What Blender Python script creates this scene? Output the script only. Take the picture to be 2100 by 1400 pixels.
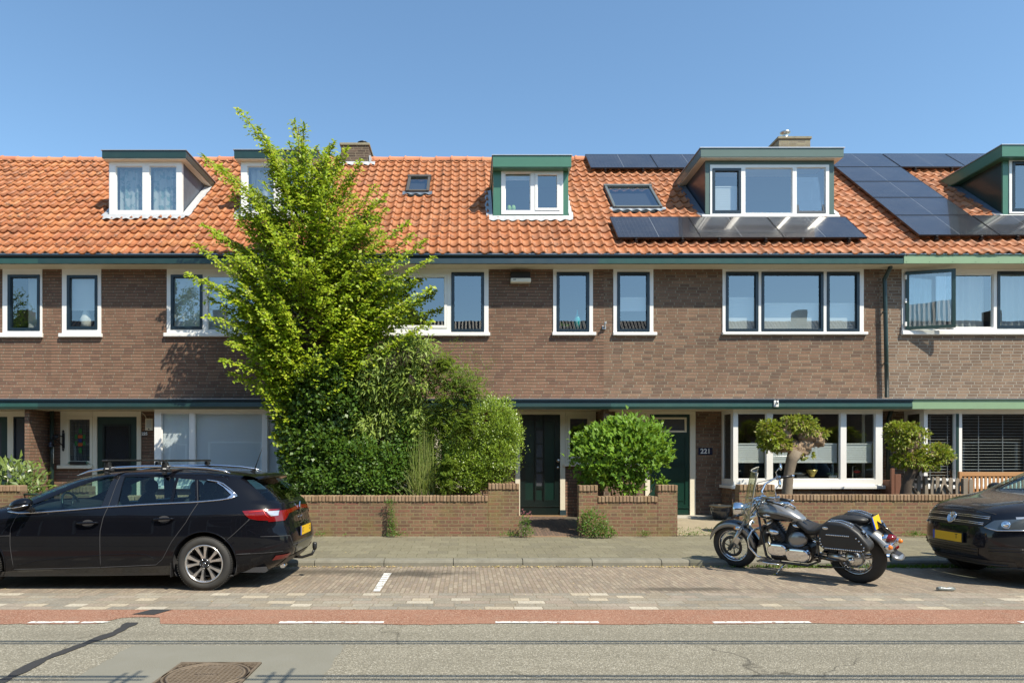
import bpy, bmesh, math, random
from mathutils import Vector, Matrix, noise, geometry
for _o in list(bpy.data.objects): bpy.data.objects.remove(_o)
R = math.radians
SC = bpy.context.scene
COL = SC.collection
# ------------------------------------------------------------------ camera
F, CX, CY, H = 1400.0, 958.0, 940.0, 1.55      # focal length in photo pixels, vanishing point, eye height
cd = bpy.data.cameras.new('camera'); cam = bpy.data.objects.new('camera', cd); COL.objects.link(cam)
cam.location = (0, 0, H); cam.rotation_euler = (R(90), 0, 0)
cd.sensor_width = 36; cd.lens = 36 * F / 2100
cd.shift_x = (1050 - CX) / 2100; cd.shift_y = (CY - 700) / 2100
cd.clip_start = .1; cd.clip_end = 3000
SC.camera = cam
# ------------------------------------------------------------------ light
SUN = Vector((.95, -1.0, 1.75)).normalized()
EL = math.asin(SUN.z); AZ = math.atan2(SUN.x, SUN.y)
W = bpy.data.worlds.new('World'); SC.world = W; W.use_nodes = True
wn = W.node_tree; wn.nodes.clear()
sky = wn.nodes.new('ShaderNodeTexSky'); sky.sky_type = 'NISHITA'; sky.sun_disc = False
sky.sun_elevation = EL; sky.sun_rotation = AZ
sky.air_density = 1.0; sky.dust_density = .4; sky.ozone_density = 2.2; sky.altitude = 0
bg = wn.nodes.new('ShaderNodeBackground'); bg.inputs[1].default_value = .142
wo = wn.nodes.new('ShaderNodeOutputWorld')
tnt = wn.nodes.new('ShaderNodeMix'); tnt.data_type = 'RGBA'; tnt.blend_type = 'MULTIPLY'; tnt.inputs[0].default_value = 1
wn.links.new(sky.outputs[0], tnt.inputs[6]); tnt.inputs[7].default_value = (.93, 1.07, 1.06, 1)
wn.links.new(tnt.outputs[2], bg.inputs[0]); wn.links.new(bg.outputs[0], wo.inputs[0])
ld = bpy.data.lights.new('sun', 'SUN'); ld.energy = 5.0; ld.angle = R(.4); ld.color = (1, .92, .77)
lo = bpy.data.objects.new('sun', ld); COL.objects.link(lo)
lo.rotation_euler = SUN.to_track_quat('Z', 'Y').to_euler()
SC.view_settings.view_transform = 'Standard'; SC.view_settings.look = 'None'
SC.view_settings.gamma = 1; SC.view_settings.exposure = 0.52
SC.cycles.max_bounces = 8; SC.cycles.transparent_max_bounces = 16
# ------------------------------------------------------------------ helpers
def at(px, py, Y): return Vector(((px - CX) / F * Y, Y, H + (CY - py) / F * Y))
def X_(px, Y): return (px - CX) / F * Y
def Z_(py, Y): return H + (CY - py) / F * Y
ORG = {}
def tag(o, label=None, cat=None, group=None, kind=None):
    if label: o['label'] = label
    if cat: o['category'] = cat
    if group: o['group'] = group
    if kind: o['kind'] = kind
    return o
def thing(name, loc, label, cat, group=None, local=False, rot=(0, 0, 0)):
    o = bpy.data.objects.new(name, None); COL.objects.link(o)
    o.location = loc; o.rotation_euler = rot; o.empty_display_size = .2
    ORG[o.name] = Vector((0, 0, 0)) if local else Vector(loc)
    return tag(o, label, cat, group)
class MB:
    def __init__(s): s.v = []; s.f = []; s.m = []; s.s = []; s.mi = 0; s.sm = False; s.M = None
    def av(s, p):
        p = Vector(p)
        if s.M is not None: p = s.M @ p
        s.v.append(p); return len(s.v) - 1
    def af(s, idx, sm=None):
        s.f.append(tuple(idx)); s.m.append(s.mi); s.s.append(s.sm if sm is None else sm)
    def poly(s, pts, sm=False): s.af([s.av(p) for p in pts], sm); return s
    def box(s, x0, x1, y0, y1, z0, z1):
        b = [s.av((x, y, z)) for z in (z0, z1) for y in (y0, y1) for x in (x0, x1)]
        for q in ((0, 2, 3, 1), (4, 5, 7, 6), (0, 1, 5, 4), (2, 6, 7, 3), (0, 4, 6, 2), (1, 3, 7, 5)):
            s.af([b[i] for i in q], False)
        return s
    def obox(s, c, size, rot=None):
        c = Vector(c); hx, hy, hz = [k / 2 for k in size]
        rot = rot or Matrix.Identity(3)
        b = [s.av(c + rot @ Vector((x, y, z))) for z in (-hz, hz) for y in (-hy, hy) for x in (-hx, hx)]
        for q in ((0, 2, 3, 1), (4, 5, 7, 6), (0, 1, 5, 4), (2, 6, 7, 3), (0, 4, 6, 2), (1, 3, 7, 5)):
            s.af([b[i] for i in q], False)
        return s
    def prism(s, pts, d):                                     # polygon pts extruded by vector d
        d = Vector(d); n = len(pts)
        a = [s.av(p) for p in pts]; b = [s.av(Vector(p) + d) for p in pts]
        s.af(a, False); s.af(b[::-1], False)
        for i in range(n): j = (i + 1) % n; s.af((a[j], a[i], b[i], b[j]), False)
        return s
    def tube(s, pts, r, seg=8, caps=True, flat=1.0, up=None):
        pts = [Vector(p) for p in pts]; n = len(pts)
        rr = r if isinstance(r, (list, tuple)) else [r] * n
        prev = None; rings = []
        for i, p in enumerate(pts):
            t = (pts[min(i + 1, n - 1)] - pts[max(i - 1, 0)])
            if t.length < 1e-9: t = Vector((0, 0, 1))
            t.normalize()
            if prev is None:
                u = up or (Vector((0, 0, 1)) if abs(t.z) < .9 else Vector((1, 0, 0)))
                a = t.cross(u).normalized()
            else:
                a = (prev - t * prev.dot(t))
                a = a.normalized() if a.length > 1e-6 else t.orthogonal().normalized()
            prev = a; b = t.cross(a)
            rings.append([s.av(p + (a * math.cos(2 * math.pi * k / seg) + b * flat * math.sin(2 * math.pi * k / seg)) * rr[i]) for k in range(seg)])
        for i in range(n - 1):
            for k in range(seg):
                k2 = (k + 1) % seg
                s.af((rings[i][k], rings[i][k2], rings[i + 1][k2], rings[i + 1][k]), True)
        if caps: s.af(rings[0][::-1], False); s.af(rings[-1], False)
        return s
    def lathe(s, prof, c, axis=(0, 0, 1), seg=24, sm=True, closed=False):   # prof: (radius, height) pairs
        ax = Vector(axis).normalized(); a = ax.orthogonal().normalized(); b = ax.cross(a); c = Vector(c)
        rings = [[s.av(c + ax * h + (a * math.cos(2 * math.pi * k / seg) + b * math.sin(2 * math.pi * k / seg)) * max(r, 1e-5)) for k in range(seg)] for r, h in prof]
        m = len(prof)
        for i in range(m if closed else m - 1):
            i2 = (i + 1) % m
            for k in range(seg):
                k2 = (k + 1) % seg
                s.af((rings[i][k], rings[i][k2], rings[i2][k2], rings[i2][k]), sm)
        return s
    def ell(s, c, r, seg=16, rings=10, M=None):
        c = Vector(c); M = M or Matrix.Identity(3); g = []
        for i in range(rings + 1):
            th = math.pi * i / rings
            g.append([s.av(c + M @ Vector((r[0] * math.sin(th) * math.cos(2 * math.pi * k / seg), r[1] * math.sin(th) * math.sin(2 * math.pi * k / seg), r[2] * math.cos(th)))) for k in range(seg)])
        for i in range(rings):
            for k in range(seg):
                k2 = (k + 1) % seg; s.af((g[i][k], g[i + 1][k], g[i + 1][k2], g[i][k2]), True)
        return s
    def grid(s, G, sm=True, close=False):
        I = [[s.av(p) for p in row] for row in G]
        for i in range(len(I) - 1):
            m = len(I[i])
            for k in range(m if close else m - 1):
                k2 = (k + 1) % m; s.af((I[i][k], I[i][k2], I[i + 1][k2], I[i + 1][k]), sm)
        return s
    def build(s, name, mats, parent=None, bevel=0, seg=2, weld=False, subd=0, normals=None, solid=0):
        if not isinstance(mats, (list, tuple)): mats = [mats]
        org = Vector((0, 0, 0))
        if parent is not None:
            r = parent
            while r.parent: r = r.parent
            org = ORG[r.name]
        elif s.v:
            n = len(s.v); org = Vector((sum(v.x for v in s.v) / n, sum(v.y for v in s.v) / n, min(v.z for v in s.v)))
        me = bpy.data.meshes.new(name)
        me.from_pydata([v - org for v in s.v], [], s.f)
        for m in mats: me.materials.append(m)
        me.polygons.foreach_set('material_index', s.m); me.polygons.foreach_set('use_smooth', s.s)
        if normals: me.normals_split_custom_set_from_vertices(normals)
        me.update()
        o = bpy.data.objects.new(name, me); COL.objects.link(o)
        if parent is not None: o.parent = parent
        else: o.location = org; ORG[o.name] = org
        if weld:
            w = o.modifiers.new('w', 'WELD'); w.merge_threshold = .0005
        if solid:
            q = o.modifiers.new('so', 'SOLIDIFY'); q.thickness = solid; q.offset = 0
        if bevel:
            b = o.modifiers.new('b', 'BEVEL'); b.width = bevel; b.segments = seg; b.limit_method = 'ANGLE'; b.angle_limit = R(40)
            b.harden_normals = False
        if subd:
            q = o.modifiers.new('s', 'SUBSURF'); q.levels = q.render_levels = subd
        return o
def copy_thing(src, name=None):
    def rec(o, par):
        c = o.copy(); COL.objects.link(c); c.parent = par
        if par is not None: c.matrix_parent_inverse = o.matrix_parent_inverse.copy()
        for ch in [k for k in bpy.data.objects if k.parent is o]: rec(ch, c)
        return c
    c = rec(src, None); ORG[c.name] = ORG[src.name]
    return c
# ------------------------------------------------------------------ materials
class N:
    def __init__(s, name):
        s.m = bpy.data.materials.new(name); s.m.use_nodes = True; s.t = s.m.node_tree; s.t.nodes.clear()
        s.out = s.t.nodes.new('ShaderNodeOutputMaterial')
    def n(s, typ, ins=None, **kw):
        nd = s.t.nodes.new('ShaderNode' + typ)
        for k, v in kw.items(): setattr(nd, k, v)
        for k, v in (ins or {}).items(): s.set(nd.inputs[k], v)
        return nd
    def set(s, sock, v):
        if isinstance(v, bpy.types.NodeSocket): s.t.links.new(v, sock)
        elif isinstance(v, bpy.types.Node): s.t.links.new(v.outputs[0], sock)
        else:
            if isinstance(v, (tuple, list)) and len(v) == 3 and len(sock.default_value) == 4: v = (*v, 1)
            sock.default_value = v
    def math(s, op, a, b=0, clamp=False):
        nd = s.n('Math', operation=op, use_clamp=clamp); s.set(nd.inputs[0], a); s.set(nd.inputs[1], b); return nd.outputs[0]
    def mix(s, f, a, b, blend='MIX'):
        nd = s.n('Mix', data_type='RGBA', blend_type=blend); s.set(nd.inputs[0], f); s.set(nd.inputs[6], a); s.set(nd.inputs[7], b); return nd.outputs[2]
    def ramp(s, f, stops, interp='LINEAR'):
        nd = s.n('ValToRGB', {0: f}); cr = nd.color_ramp; cr.interpolation = interp
        while len(cr.elements) < len(stops): cr.elements.new(.5)
        for e, (p, c) in zip(cr.elements, stops):
            e.position = p; e.color = (*c, 1) if isinstance(c, (tuple, list)) else (c, c, c, 1)
        return nd.outputs[0]
    def obj(s): return s.n('TexCoord').outputs['Object']
    def sep(s, v): nd = s.n('SeparateXYZ', {0: v}); return nd.outputs
    def comb(s, x, y, z=0): return s.n('CombineXYZ', {0: x, 1: y, 2: z}).outputs[0]
    def noise(s, scale, detail=3, rough=.5, vec=None, col=False):
        nd = s.n('TexNoise', {'Scale': scale, 'Detail': detail, 'Roughness': rough})
        s.set(nd.inputs['Vector'], vec if vec is not None else s.obj()); return nd.outputs[1 if col else 0]
    def bump(s, h, strength=.5, dist=.01, nrm=None):
        nd = s.n('Bump', {'Height': h, 'Strength': strength, 'Distance': dist})
        if nrm is not None: s.set(nd.inputs['Normal'], nrm)
        return nd.outputs[0]
    def bsdf(s, col, rough=.5, metal=0, normal=None, spec=.5, coat=0, **kw):
        ins = {'Base Color': col, 'Roughness': rough, 'Metallic': metal, 'Specular IOR Level': spec, 'Coat Weight': coat}
        if normal is not None: ins['Normal'] = normal
        ins.update(kw)
        b = s.n('BsdfPrincipled', ins); s.set(s.out.inputs[0], b.outputs[0]); return b
def plain(name, col, rough=.5, metal=0, var=.12, sc=6, coat=0, spec=.5, bump=0, bsc=60, dirt=0):
    a = N(name); c = col
    if var:
        f = a.noise(sc, 4, .6)
        c = a.mix(f, tuple(k * (1 - var) for k in col), tuple(min(1, k * (1 + var)) for k in col))
    if dirt:
        d = a.ramp(a.noise(2.3, 6, .7), [(.45, 0.0), (.75, 1.0)])
        c = a.mix(a.math('MULTIPLY', d, dirt), c, (.12, .11, .08))
    nrm = a.bump(a.noise(bsc, 3), bump, .004) if bump else None
    a.bsdf(c, rough, metal, nrm, spec, coat); return a.m
def bricks(name, cols, mortar, bw=.225, bh=.0655, ms=.009, squash=1.0, sqf=2, axes='wall', rand=True, rough=.85, bumpd=.018, weather=.5, smooth=.12, moss=0, big=None, stain=None, bed_shade=0.0):
    a = N(name); o = a.obj(); x, y, z = a.sep(o)[0:3]
    wob = a.noise(3.0, 2, .5, col=True)
    wx = a.sep(wob)
    if axes == 'wall': u, v = a.math('ADD', x, y), z
    elif axes == 'xy': u, v = x, y
    else: u, v = y, x
    u = a.math('ADD', u, a.math('MULTIPLY', a.math('SUBTRACT', wx[0], .5), .02)); v = a.math('ADD', v, a.math('MULTIPLY', a.math('SUBTRACT', wx[1], .5), .012))
    if rand:
        row = a.math('FLOOR', a.math('DIVIDE', v, bh))
        wnz = a.n('TexWhiteNoise', noise_dimensions='1D'); a.set(wnz.inputs['W'], row)
        u = a.math('ADD', u, a.math('MULTIPLY', wnz.outputs[0], bw))
    vec = a.comb(u, v)
    br = a.n('TexBrick', {'Vector': vec, 'Color1': (0, 0, 0), 'Color2': (1, 1, 1), 'Mortar': (.5, .5, .5), 'Scale': 1.0, 'Mortar Size': ms, 'Mortar Smooth': smooth, 'Bias': 0.0, 'Brick Width': bw, 'Row Height': bh})
    br.squash = squash; br.squash_frequency = sqf; br.offset = .5
    n = len(cols)
    c = a.ramp(br.outputs[0], [((i + .0) / n, k) for i, k in enumerate(cols)], 'CONSTANT' if n > 2 else 'LINEAR')
    fn = a.noise(40, 4, .7)
    c = a.mix(a.ramp(fn, [(.35, 0.0), (.75, .85)]), c, a.mix(.6, c, (.03, .02, .015))); c = a.mix(a.ramp(a.noise(13, 4, .7), [(.55, 0.0), (.8, .5)]), c, tuple(min(1, k * 1.15) for k in cols[3 % len(cols)]))
    if big is not None:
        c = a.mix(a.ramp(a.noise(.55, 4, .6), [(.35, 0.0), (.7, .75)]), c, big, 'MULTIPLY')
    fv = a.math('FRACT', a.math('DIVIDE', v, bh)); hj = a.math('MAXIMUM', a.math('LESS_THAN', fv, .16), a.math('GREATER_THAN', fv, .84))
    c = a.mix(br.outputs['Fac'], c, a.mix(a.math('MULTIPLY', hj, bed_shade), mortar, tuple(k * .38 for k in mortar)))  # horizontal joints darkened in the colour, painting the shade of recessed mortar
    if weather:
        w = a.ramp(a.noise(1.0, 6, .7, vec=a.comb(x, y, a.math('MULTIPLY', z, .45))), [(.38, 0.0), (.72, 1.0)])
        c = a.mix(a.math('MULTIPLY', w, weather), c, a.mix(.6, c, (.05, .04, .03)))
    if moss:
        w = a.ramp(a.noise(2.2, 6, .75), [(.5, 0.0), (.72, 1.0)])
        c = a.mix(a.math('MULTIPLY', w, moss), c, (.21, .18, .05))
    if stain is not None:                                      # oil stains: (x, y, rx, ry, strength)
        for sx, sy, rx, ry, st in stain:
            dx = a.math('DIVIDE', a.math('SUBTRACT', x, sx), rx); dy = a.math('DIVIDE', a.math('SUBTRACT', y, sy), ry)
            d = a.math('SQRT', a.math('ADD', a.math('MULTIPLY', dx, dx), a.math('MULTIPLY', dy, dy)))
            d = a.math('ADD', d, a.math('MULTIPLY', a.math('SUBTRACT', a.noise(3.5, 5, .7), .5), 1.6))
            c = a.mix(a.math('MULTIPLY', a.ramp(d, [(.35, 1.0), (1.0, 0.0)]), st), c, (.075, .065, .05))
    hgt = a.math('ADD', a.math('SUBTRACT', 1.0, br.outputs['Fac']), a.math('MULTIPLY', a.noise(90, 3), .35))
    hgt = a.math('ADD', hgt, a.math('MULTIPLY', br.outputs[0], .35))
    a.bsdf(c, rough, 0, a.bump(hgt, .9, bumpd), .25); return a.m
M = {}
FAC = [(0.260, 0.147, 0.098), (0.289, 0.163, 0.110), (0.234, 0.130, 0.087), (0.306, 0.178, 0.120), (0.273, 0.150, 0.102), (0.205, 0.115, 0.083), (0.278, 0.163, 0.110)]
FAC2 = [(0.231, 0.135, 0.088), (0.277, 0.165, 0.109), (0.202, 0.120, 0.083), (0.312, 0.191, 0.125), (0.249, 0.144, 0.096), (0.173, 0.107, 0.078), (0.272, 0.163, 0.114)]
FAC3 = [(0.254, 0.168, 0.114), (0.296, 0.200, 0.136), (0.224, 0.151, 0.107), (0.326, 0.220, 0.149), (0.272, 0.181, 0.125), (0.205, 0.139, 0.100)]
M['brickC'] = bricks('brown brick', FAC, (.27, .215, .155), weather=.5, bed_shade=.95)
M['brickD'] = bricks('mixed brown brick', FAC2, (.30, .25, .18), weather=.5, bed_shade=.6)
M['brickE'] = bricks('pale brown brick', FAC3, (.36, .32, .26), weather=.4, bed_shade=.35)
M['gwall'] = bricks('garden wall brick', [(0.233, 0.128, 0.077), (0.275, 0.157, 0.095), (0.199, 0.110, 0.069), (0.299, 0.176, 0.106), (0.247, 0.128, 0.084), (0.204, 0.123, 0.079), (0.285, 0.132, 0.088)], (0.257, 0.198, 0.110), bw=.235, bh=.0655, ms=.010, squash=.5, sqf=2, rand=False, weather=.6, moss=.5)
M['chimney'] = bricks('dark chimney brick', [(.12, .085, .062), (.16, .11, .08), (.09, .065, .05)], (.25, .2, .14), weather=.4, moss=.2)
M['chimney2'] = bricks('lichen covered chimney brick', [(.30, .26, .19), (.34, .30, .2), (.25, .215, .16)], (.30, .27, .2), weather=.3, moss=.6)
M['coping'] = None
def island(name, cols, rough=.8, noise_amt=.4, bump=.4, moss=0, mossc=(.2, .17, .05), spec=.3, sc=30):
    a = N(name); g = a.n('NewGeometry')
    n = len(cols)
    c = a.ramp(g.outputs['Random Per Island'], [(i / max(1, n - 1), k) for i, k in enumerate(cols)])
    c = a.mix(a.math('MULTIPLY', a.noise(sc, 4, .7), noise_amt), c, a.mix(.55, c, (.03, .025, .02)))
    if moss:
        w = a.ramp(a.noise(1.6, 7, .8), [(.5, 0.0), (.7, 1.0)])
        c = a.mix(a.math('MULTIPLY', w, moss), c, mossc)
    a.bsdf(c, rough, 0, a.bump(a.noise(70, 4, .7), bump, .005), spec); return a.m
M['coping'] = island('coping brick', [(.24, .15, .09), (.33, .215, .13), (.28, .175, .105), (.36, .25, .155), (.25, .17, .11)], moss=.4)
def roofmat(name, cols, dark, rough):
    a = N(name); g = a.n('NewGeometry'); n = len(cols)
    c = a.ramp(g.outputs['Random Per Island'], [(i / (n - 1), k) for i, k in enumerate(cols)])
    w = a.ramp(a.noise(.5, 5, .65), [(.36, 0.0), (.62, 1.0)])
    ox, oy, oz = a.sep(a.obj())[0:3]
    stk = a.ramp(a.noise(1.0, 5, .7, vec=a.comb(a.math('MULTIPLY', ox, 3.5), a.math('MULTIPLY', oy, .5), a.math('MULTIPLY', oz, .5))), [(.5, 0.0), (.75, .45)])
    c = a.mix(stk, c, (.17, .085, .05))
    sp = a.ramp(a.noise(9, 5, .75), [(.52, 0.0), (.66, 1.0)])
    c = a.mix(a.math('MULTIPLY', a.math('MULTIPLY', sp, a.math('ADD', w, .3)), dark), c, (.10, .055, .035))
    sp2 = a.ramp(a.noise(23, 3, .6), [(.60, 0.0), (.70, 1.0)])
    c = a.mix(a.math('MULTIPLY', sp2, .4), c, (.40, .30, .18))
    a.bsdf(c, rough, 0, a.bump(a.noise(30, 3), .25, .006), .35); return a.m
M['tileR'] = roofmat('orange roof tile', [(.33, .12, .048), (.40, .14, .05), (.43, .155, .058), (.46, .175, .07), (.41, .14, .052), (.44, .18, .08), (.36, .135, .06)], 1.0, .58)
M['tileL'] = roofmat('weathered orange roof tile', [(.31, .11, .045), (.37, .125, .044), (.42, .145, .05), (.45, .18, .066), (.38, .125, .048), (.44, .16, .055), (.32, .115, .05)], 1.0, .55)
M['ridge'] = island('ridge tile', [(.52, .2, .1), (.58, .24, .13), (.5, .18, .1)], moss=.25, mossc=(.35, .26, .1))
M['white'] = plain('white paint', (.80, .79, .76), .35, var=.03, spec=.5, dirt=.07)
M['cream'] = plain('cream paint', (.74, .68, .54), .4, var=.04)
M['soffit'] = plain('cream soffit boards', (.60, .53, .38), .55, var=.05)
M['dgreen'] = plain('dark green paint', (.016, .042, .036), .3, var=.15, coat=.15, dirt=.08)
M['dblue'] = plain('blue black paint', (.010, .022, .034), .3, var=.15, coat=.15)
M['gutter'] = plain('grey blue gutter paint', (.028, .052, .064), .35, var=.2, coat=.1, dirt=.15)
M['gutterG'] = plain('green gutter paint', (.022, .070, .056), .35, var=.2, coat=.1, dirt=.12)
M['lgreen'] = plain('light green panel', (.22, .34, .20), .5, var=.06, dirt=.12)
M['mgreen'] = plain('green panel', (.055, .165, .105), .35, var=.06, coat=.2)
M['slate'] = plain('grey green panel', (.072, .118, .10), .4, var=.05, coat=.2)
M['doorgreen'] = plain('bottle green door paint', (.006, .034, .023), .3, var=.1, coat=.15)
M['doorblack'] = plain('near black green door paint', (.006, .013, .012), .3, var=.1, coat=.15)
M['doorpanel'] = plain('black green door panel', (.005, .024, .018), .3, var=.1, coat=.15)
M['zinc'] = plain('zinc edge', (.50, .51, .52), .35, .7, var=.1)
M['lead'] = plain('lead flashing', (.42, .43, .44), .6, .2, var=.25, sc=9, bump=.6, bsc=14)
M['leadd'] = plain('dark lead flashing', (.12, .15, .19), .5, .3, var=.3, sc=9, bump=.6, bsc=14)
M['black'] = plain('black plastic', (.015, .015, .016), .4, var=.1)
M['steel'] = plain('brushed steel', (.55, .55, .54), .3, 1.0, var=.05)
M['dark'] = plain('dark interior', (.035, .035, .038), .8, var=.1)
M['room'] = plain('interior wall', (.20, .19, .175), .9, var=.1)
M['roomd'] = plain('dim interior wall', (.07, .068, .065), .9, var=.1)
def curtain(name, col, freq=55, axis=0, depth=.012, pat=None):
    a = N(name); x, y, z = a.sep(a.obj())[0:3]
    t = x if axis == 0 else z
    w = a.n('TexWave', {'Vector': a.comb(t, a.math('MULTIPLY', z if axis == 0 else x, .06)), 'Scale': freq / 20.0, 'Distortion': 1.0 if axis == 0 else 0.0, 'Detail': 1})
    c = a.mix(a.math('MULTIPLY', w.outputs[1], .15), col, tuple(k * .8 for k in col))
    if pat: c = a.mix(a.ramp(a.noise(7, 3, .5), [(.5, 0.0), (.58, .7)]), c, pat)
    d = a.n('BsdfDiffuse', {'Color': c, 'Normal': a.bump(w.outputs[1], 1.0, depth)}); tr = a.n('BsdfTranslucent', {'Color': c})
    mx = a.n('MixShader', {0: .25, 1: d.outputs[0], 2: tr.outputs[0]}); a.set(a.out.inputs[0], mx); return a.m
M['curtain'] = curtain('white curtain', (.75, .76, .74))
M['curtainp'] = curtain('patterned curtain', (.66, .72, .72), pat=(.16, .36, .38))
M['blind'] = curtain('pleated blind', (.88, .89, .88), 160, 1, .002)
M['slatblind'] = curtain('slatted blind', (.84, .90, .92), 220, 1, .002)
def glass(name, refl=.32, tint=(.75, .8, .8), rough=0.0, wav=0.0006):
    a = N(name)
    lw = a.n('LayerWeight', {'Blend': .5}); f = a.math('ADD', a.math('MULTIPLY', a.math('POWER', lw.outputs['Facing'], 4.0), .75), refl, True)
    nrm = a.bump(a.noise(1.3, 2), 1.0, wav) if wav else None
    g = a.n('BsdfGlossy', {'Color': (.93, .96, .97), 'Roughness': rough})
    if nrm is not None: a.set(g.inputs['Normal'], nrm)
    t = a.n('BsdfTransparent', {'Color': tint})
    mx = a.n('MixShader', {0: f, 1: t.outputs[0], 2: g.outputs[0]}); a.set(a.out.inputs[0], mx); return a.m
M['glass'] = glass('window glass', .25)
M['glasslow'] = glass('ground floor window glass', .12)
M['glassobsc'] = plain('obscured glass', (.07, .075, .085), .12, var=.4, sc=60, bump=.4, bsc=120)
M['glassclear'] = glass('clear ground floor glass', .14, (.93, .96, .97))
M['carglass'] = glass('tinted car glass', .05, (.58, .76, .74), wav=0)
# ------------------------------------------------------------------ ground, road, pavement
def sheet(name, x0, x1, y0, y1, z, m, nx=1, ny=1):
    b = MB(); b.grid([[(x0 + (x1 - x0) * i / nx, y0 + (y1 - y0) * j / ny, z) for i in range(nx + 1)] for j in range(ny + 1)], False)
    o = b.build(name, m); o.location = (0, 0, 0); o.data.transform(Matrix.Translation(ORG[o.name])); tag(o, kind='structure'); return o
sheet('ground', -900, 900, -900, 900, -.03, plain('bare earth', (.16, .14, .09), .9, sc=.5, var=.4))
def asphalt():
    a = N('worn asphalt with aggregate'); o = a.obj(); x, y, z = a.sep(o)[0:3]
    v = a.n('TexVoronoi', {'Vector': o, 'Scale': 95.0}); vr = a.sep(v.outputs['Color'])[0]
    c = a.ramp(vr, [(0, (.155, .145, .112)), (.25, (.25, .232, .178)), (.55, (.315, .292, .228)), (.82, (.39, .36, .285)), (.95, (.6, .56, .46))])
    c = a.mix(a.ramp(v.outputs['Distance'], [(.35, 0.0), (.8, .75)]), c, (.12, .11, .085))
    c = a.mix(a.ramp(a.noise(260, 2), [(.35, .0), (.65, .5)]), c, (.22, .195, .14))
    c = a.mix(a.ramp(a.noise(.9, 5, .6), [(.35, 0.0), (.75, .35)]), c, (.17, .155, .12))
    trk = a.ramp(a.noise(1.0, 4, .6, vec=a.comb(a.math('MULTIPLY', x, .12), a.math('MULTIPLY', y, 2.6))), [(.45, 0.0), (.7, .3)])
    c = a.mix(trk, c, (.13, .118, .09))
    cr = a.n('TexVoronoi', {'Vector': a.comb(a.math('ADD', x, a.math('MULTIPLY', a.noise(2.5, 4), .6)), a.math('ADD', y, a.math('MULTIPLY', a.noise(2.1, 4), .5))), 'Scale': .55}, feature='DISTANCE_TO_EDGE')
    c = a.mix(a.math('MULTIPLY', a.ramp(cr.outputs[0], [(.0, 1.0), (.007, 0.0)]), a.ramp(a.noise(.6, 2), [(.5, 0.0), (.6, .75)])), c, (.05, .045, .035))
    # tyre scuffed darker patches and tar spots
    sp = a.ramp(a.noise(6, 4, .7, vec=a.comb(a.math('MULTIPLY', x, .6), a.math('MULTIPLY', y, 1.3))), [(.64, 0.0), (.69, .8)])
    reg = a.ramp(a.noise(.7, 3, .5), [(.5, 0.0), (.62, 1.0)])
    c = a.mix(a.math('MULTIPLY', sp, reg), c, (.04, .038, .035))
    # smooth grey repair patch with a ragged edge
    wob = a.math('MULTIPLY', a.math('SUBTRACT', a.noise(5, 4), .5), .12)
    def inside(v, lo, hi):
        e1 = a.math('GREATER_THAN', a.math('ADD', v, wob), lo); e2 = a.math('LESS_THAN', a.math('ADD', v, wob), hi); return a.math('MULTIPLY', e1, e2)
    pm = a.math('MULTIPLY', inside(x, -2.78, -1.02), inside(y, 2.5, 5.68))
    pc = a.mix(a.noise(300, 3), (.155, .148, .118), (.235, .225, .182))
    pc = a.mix(a.ramp(a.noise(3, 4), [(.4, 0.0), (.7, .5)]), pc, (.22, .212, .178))
    c = a.mix(pm, c, pc)
    h = a.math('MULTIPLY', v.outputs['Distance'], a.math('SUBTRACT', 1.0, a.math('MULTIPLY', pm, .8)))
    a.bsdf(c, .82, 0, a.bump(h, .9, -.006), .3); return a.m
sheet('road', -80, 80, -4.5, 7.2, 0, asphalt())
def redlane():
    a = N('red cycle lane asphalt'); v = a.n('TexVoronoi', {'Vector': a.obj(), 'Scale': 130.0}); vr = a.sep(v.outputs['Color'])[0]
    c = a.ramp(vr, [(0, (.16, .075, .048)), (.4, (.26, .128, .083)), (.8, (.32, .172, .115)), (1, (.45, .31, .23))])
    c = a.mix(a.ramp(a.noise(1.2, 4), [(.4, 0.0), (.8, .5)]), c, (.34, .19, .13)); c = a.mix(a.ramp(a.noise(5, 6, .8), [(.52, 0.0), (.75, .55)]), c, (.27, .20, .15)); c = a.mix(a.ramp(a.noise(11, 5, .8), [(.66, 0.0), (.7, .8)]), c, (.08, .05, .04))
    a.bsdf(c, .85, 0, a.bump(v.outputs['Distance'], .7, -.004), .2); return a.m
rnd = random.Random(4)
b = MB(); n = 500; rows = [[], []]
for i in range(n + 1):
    x = -30 + 60 * i / n
    lo_ = 6.40 + .05 * noise.noise(Vector((x * 1.1, 0, 0))) + .03 * noise.noise(Vector((x * 7, 3, 0)))
    if 5.2 < x < 7.4: lo_ += .055 * math.sin((x - 5.2) / 2.2 * math.pi)
    hi = 7.0
    if -3.42 < x < -2.90: lo_ = 6.66 + .08 * noise.noise(Vector((x * 6, 9, 0)))
    rows[0].append((x, lo_, .004)); rows[1].append((x, hi, .004))
b.grid(rows, False); o = b.build('cycle_lane', redlane()); tag(o, kind='structure')
tar = plain('tar seam', (.035, .034, .033), .7, var=.3, sc=30, bump=.5)
b = MB()
pts = [(-3.30, 4.3), (-3.24, 4.8), (-3.27, 5.25), (-3.20, 5.7), (-3.13, 6.1), (-3.16, 6.45)]
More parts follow.
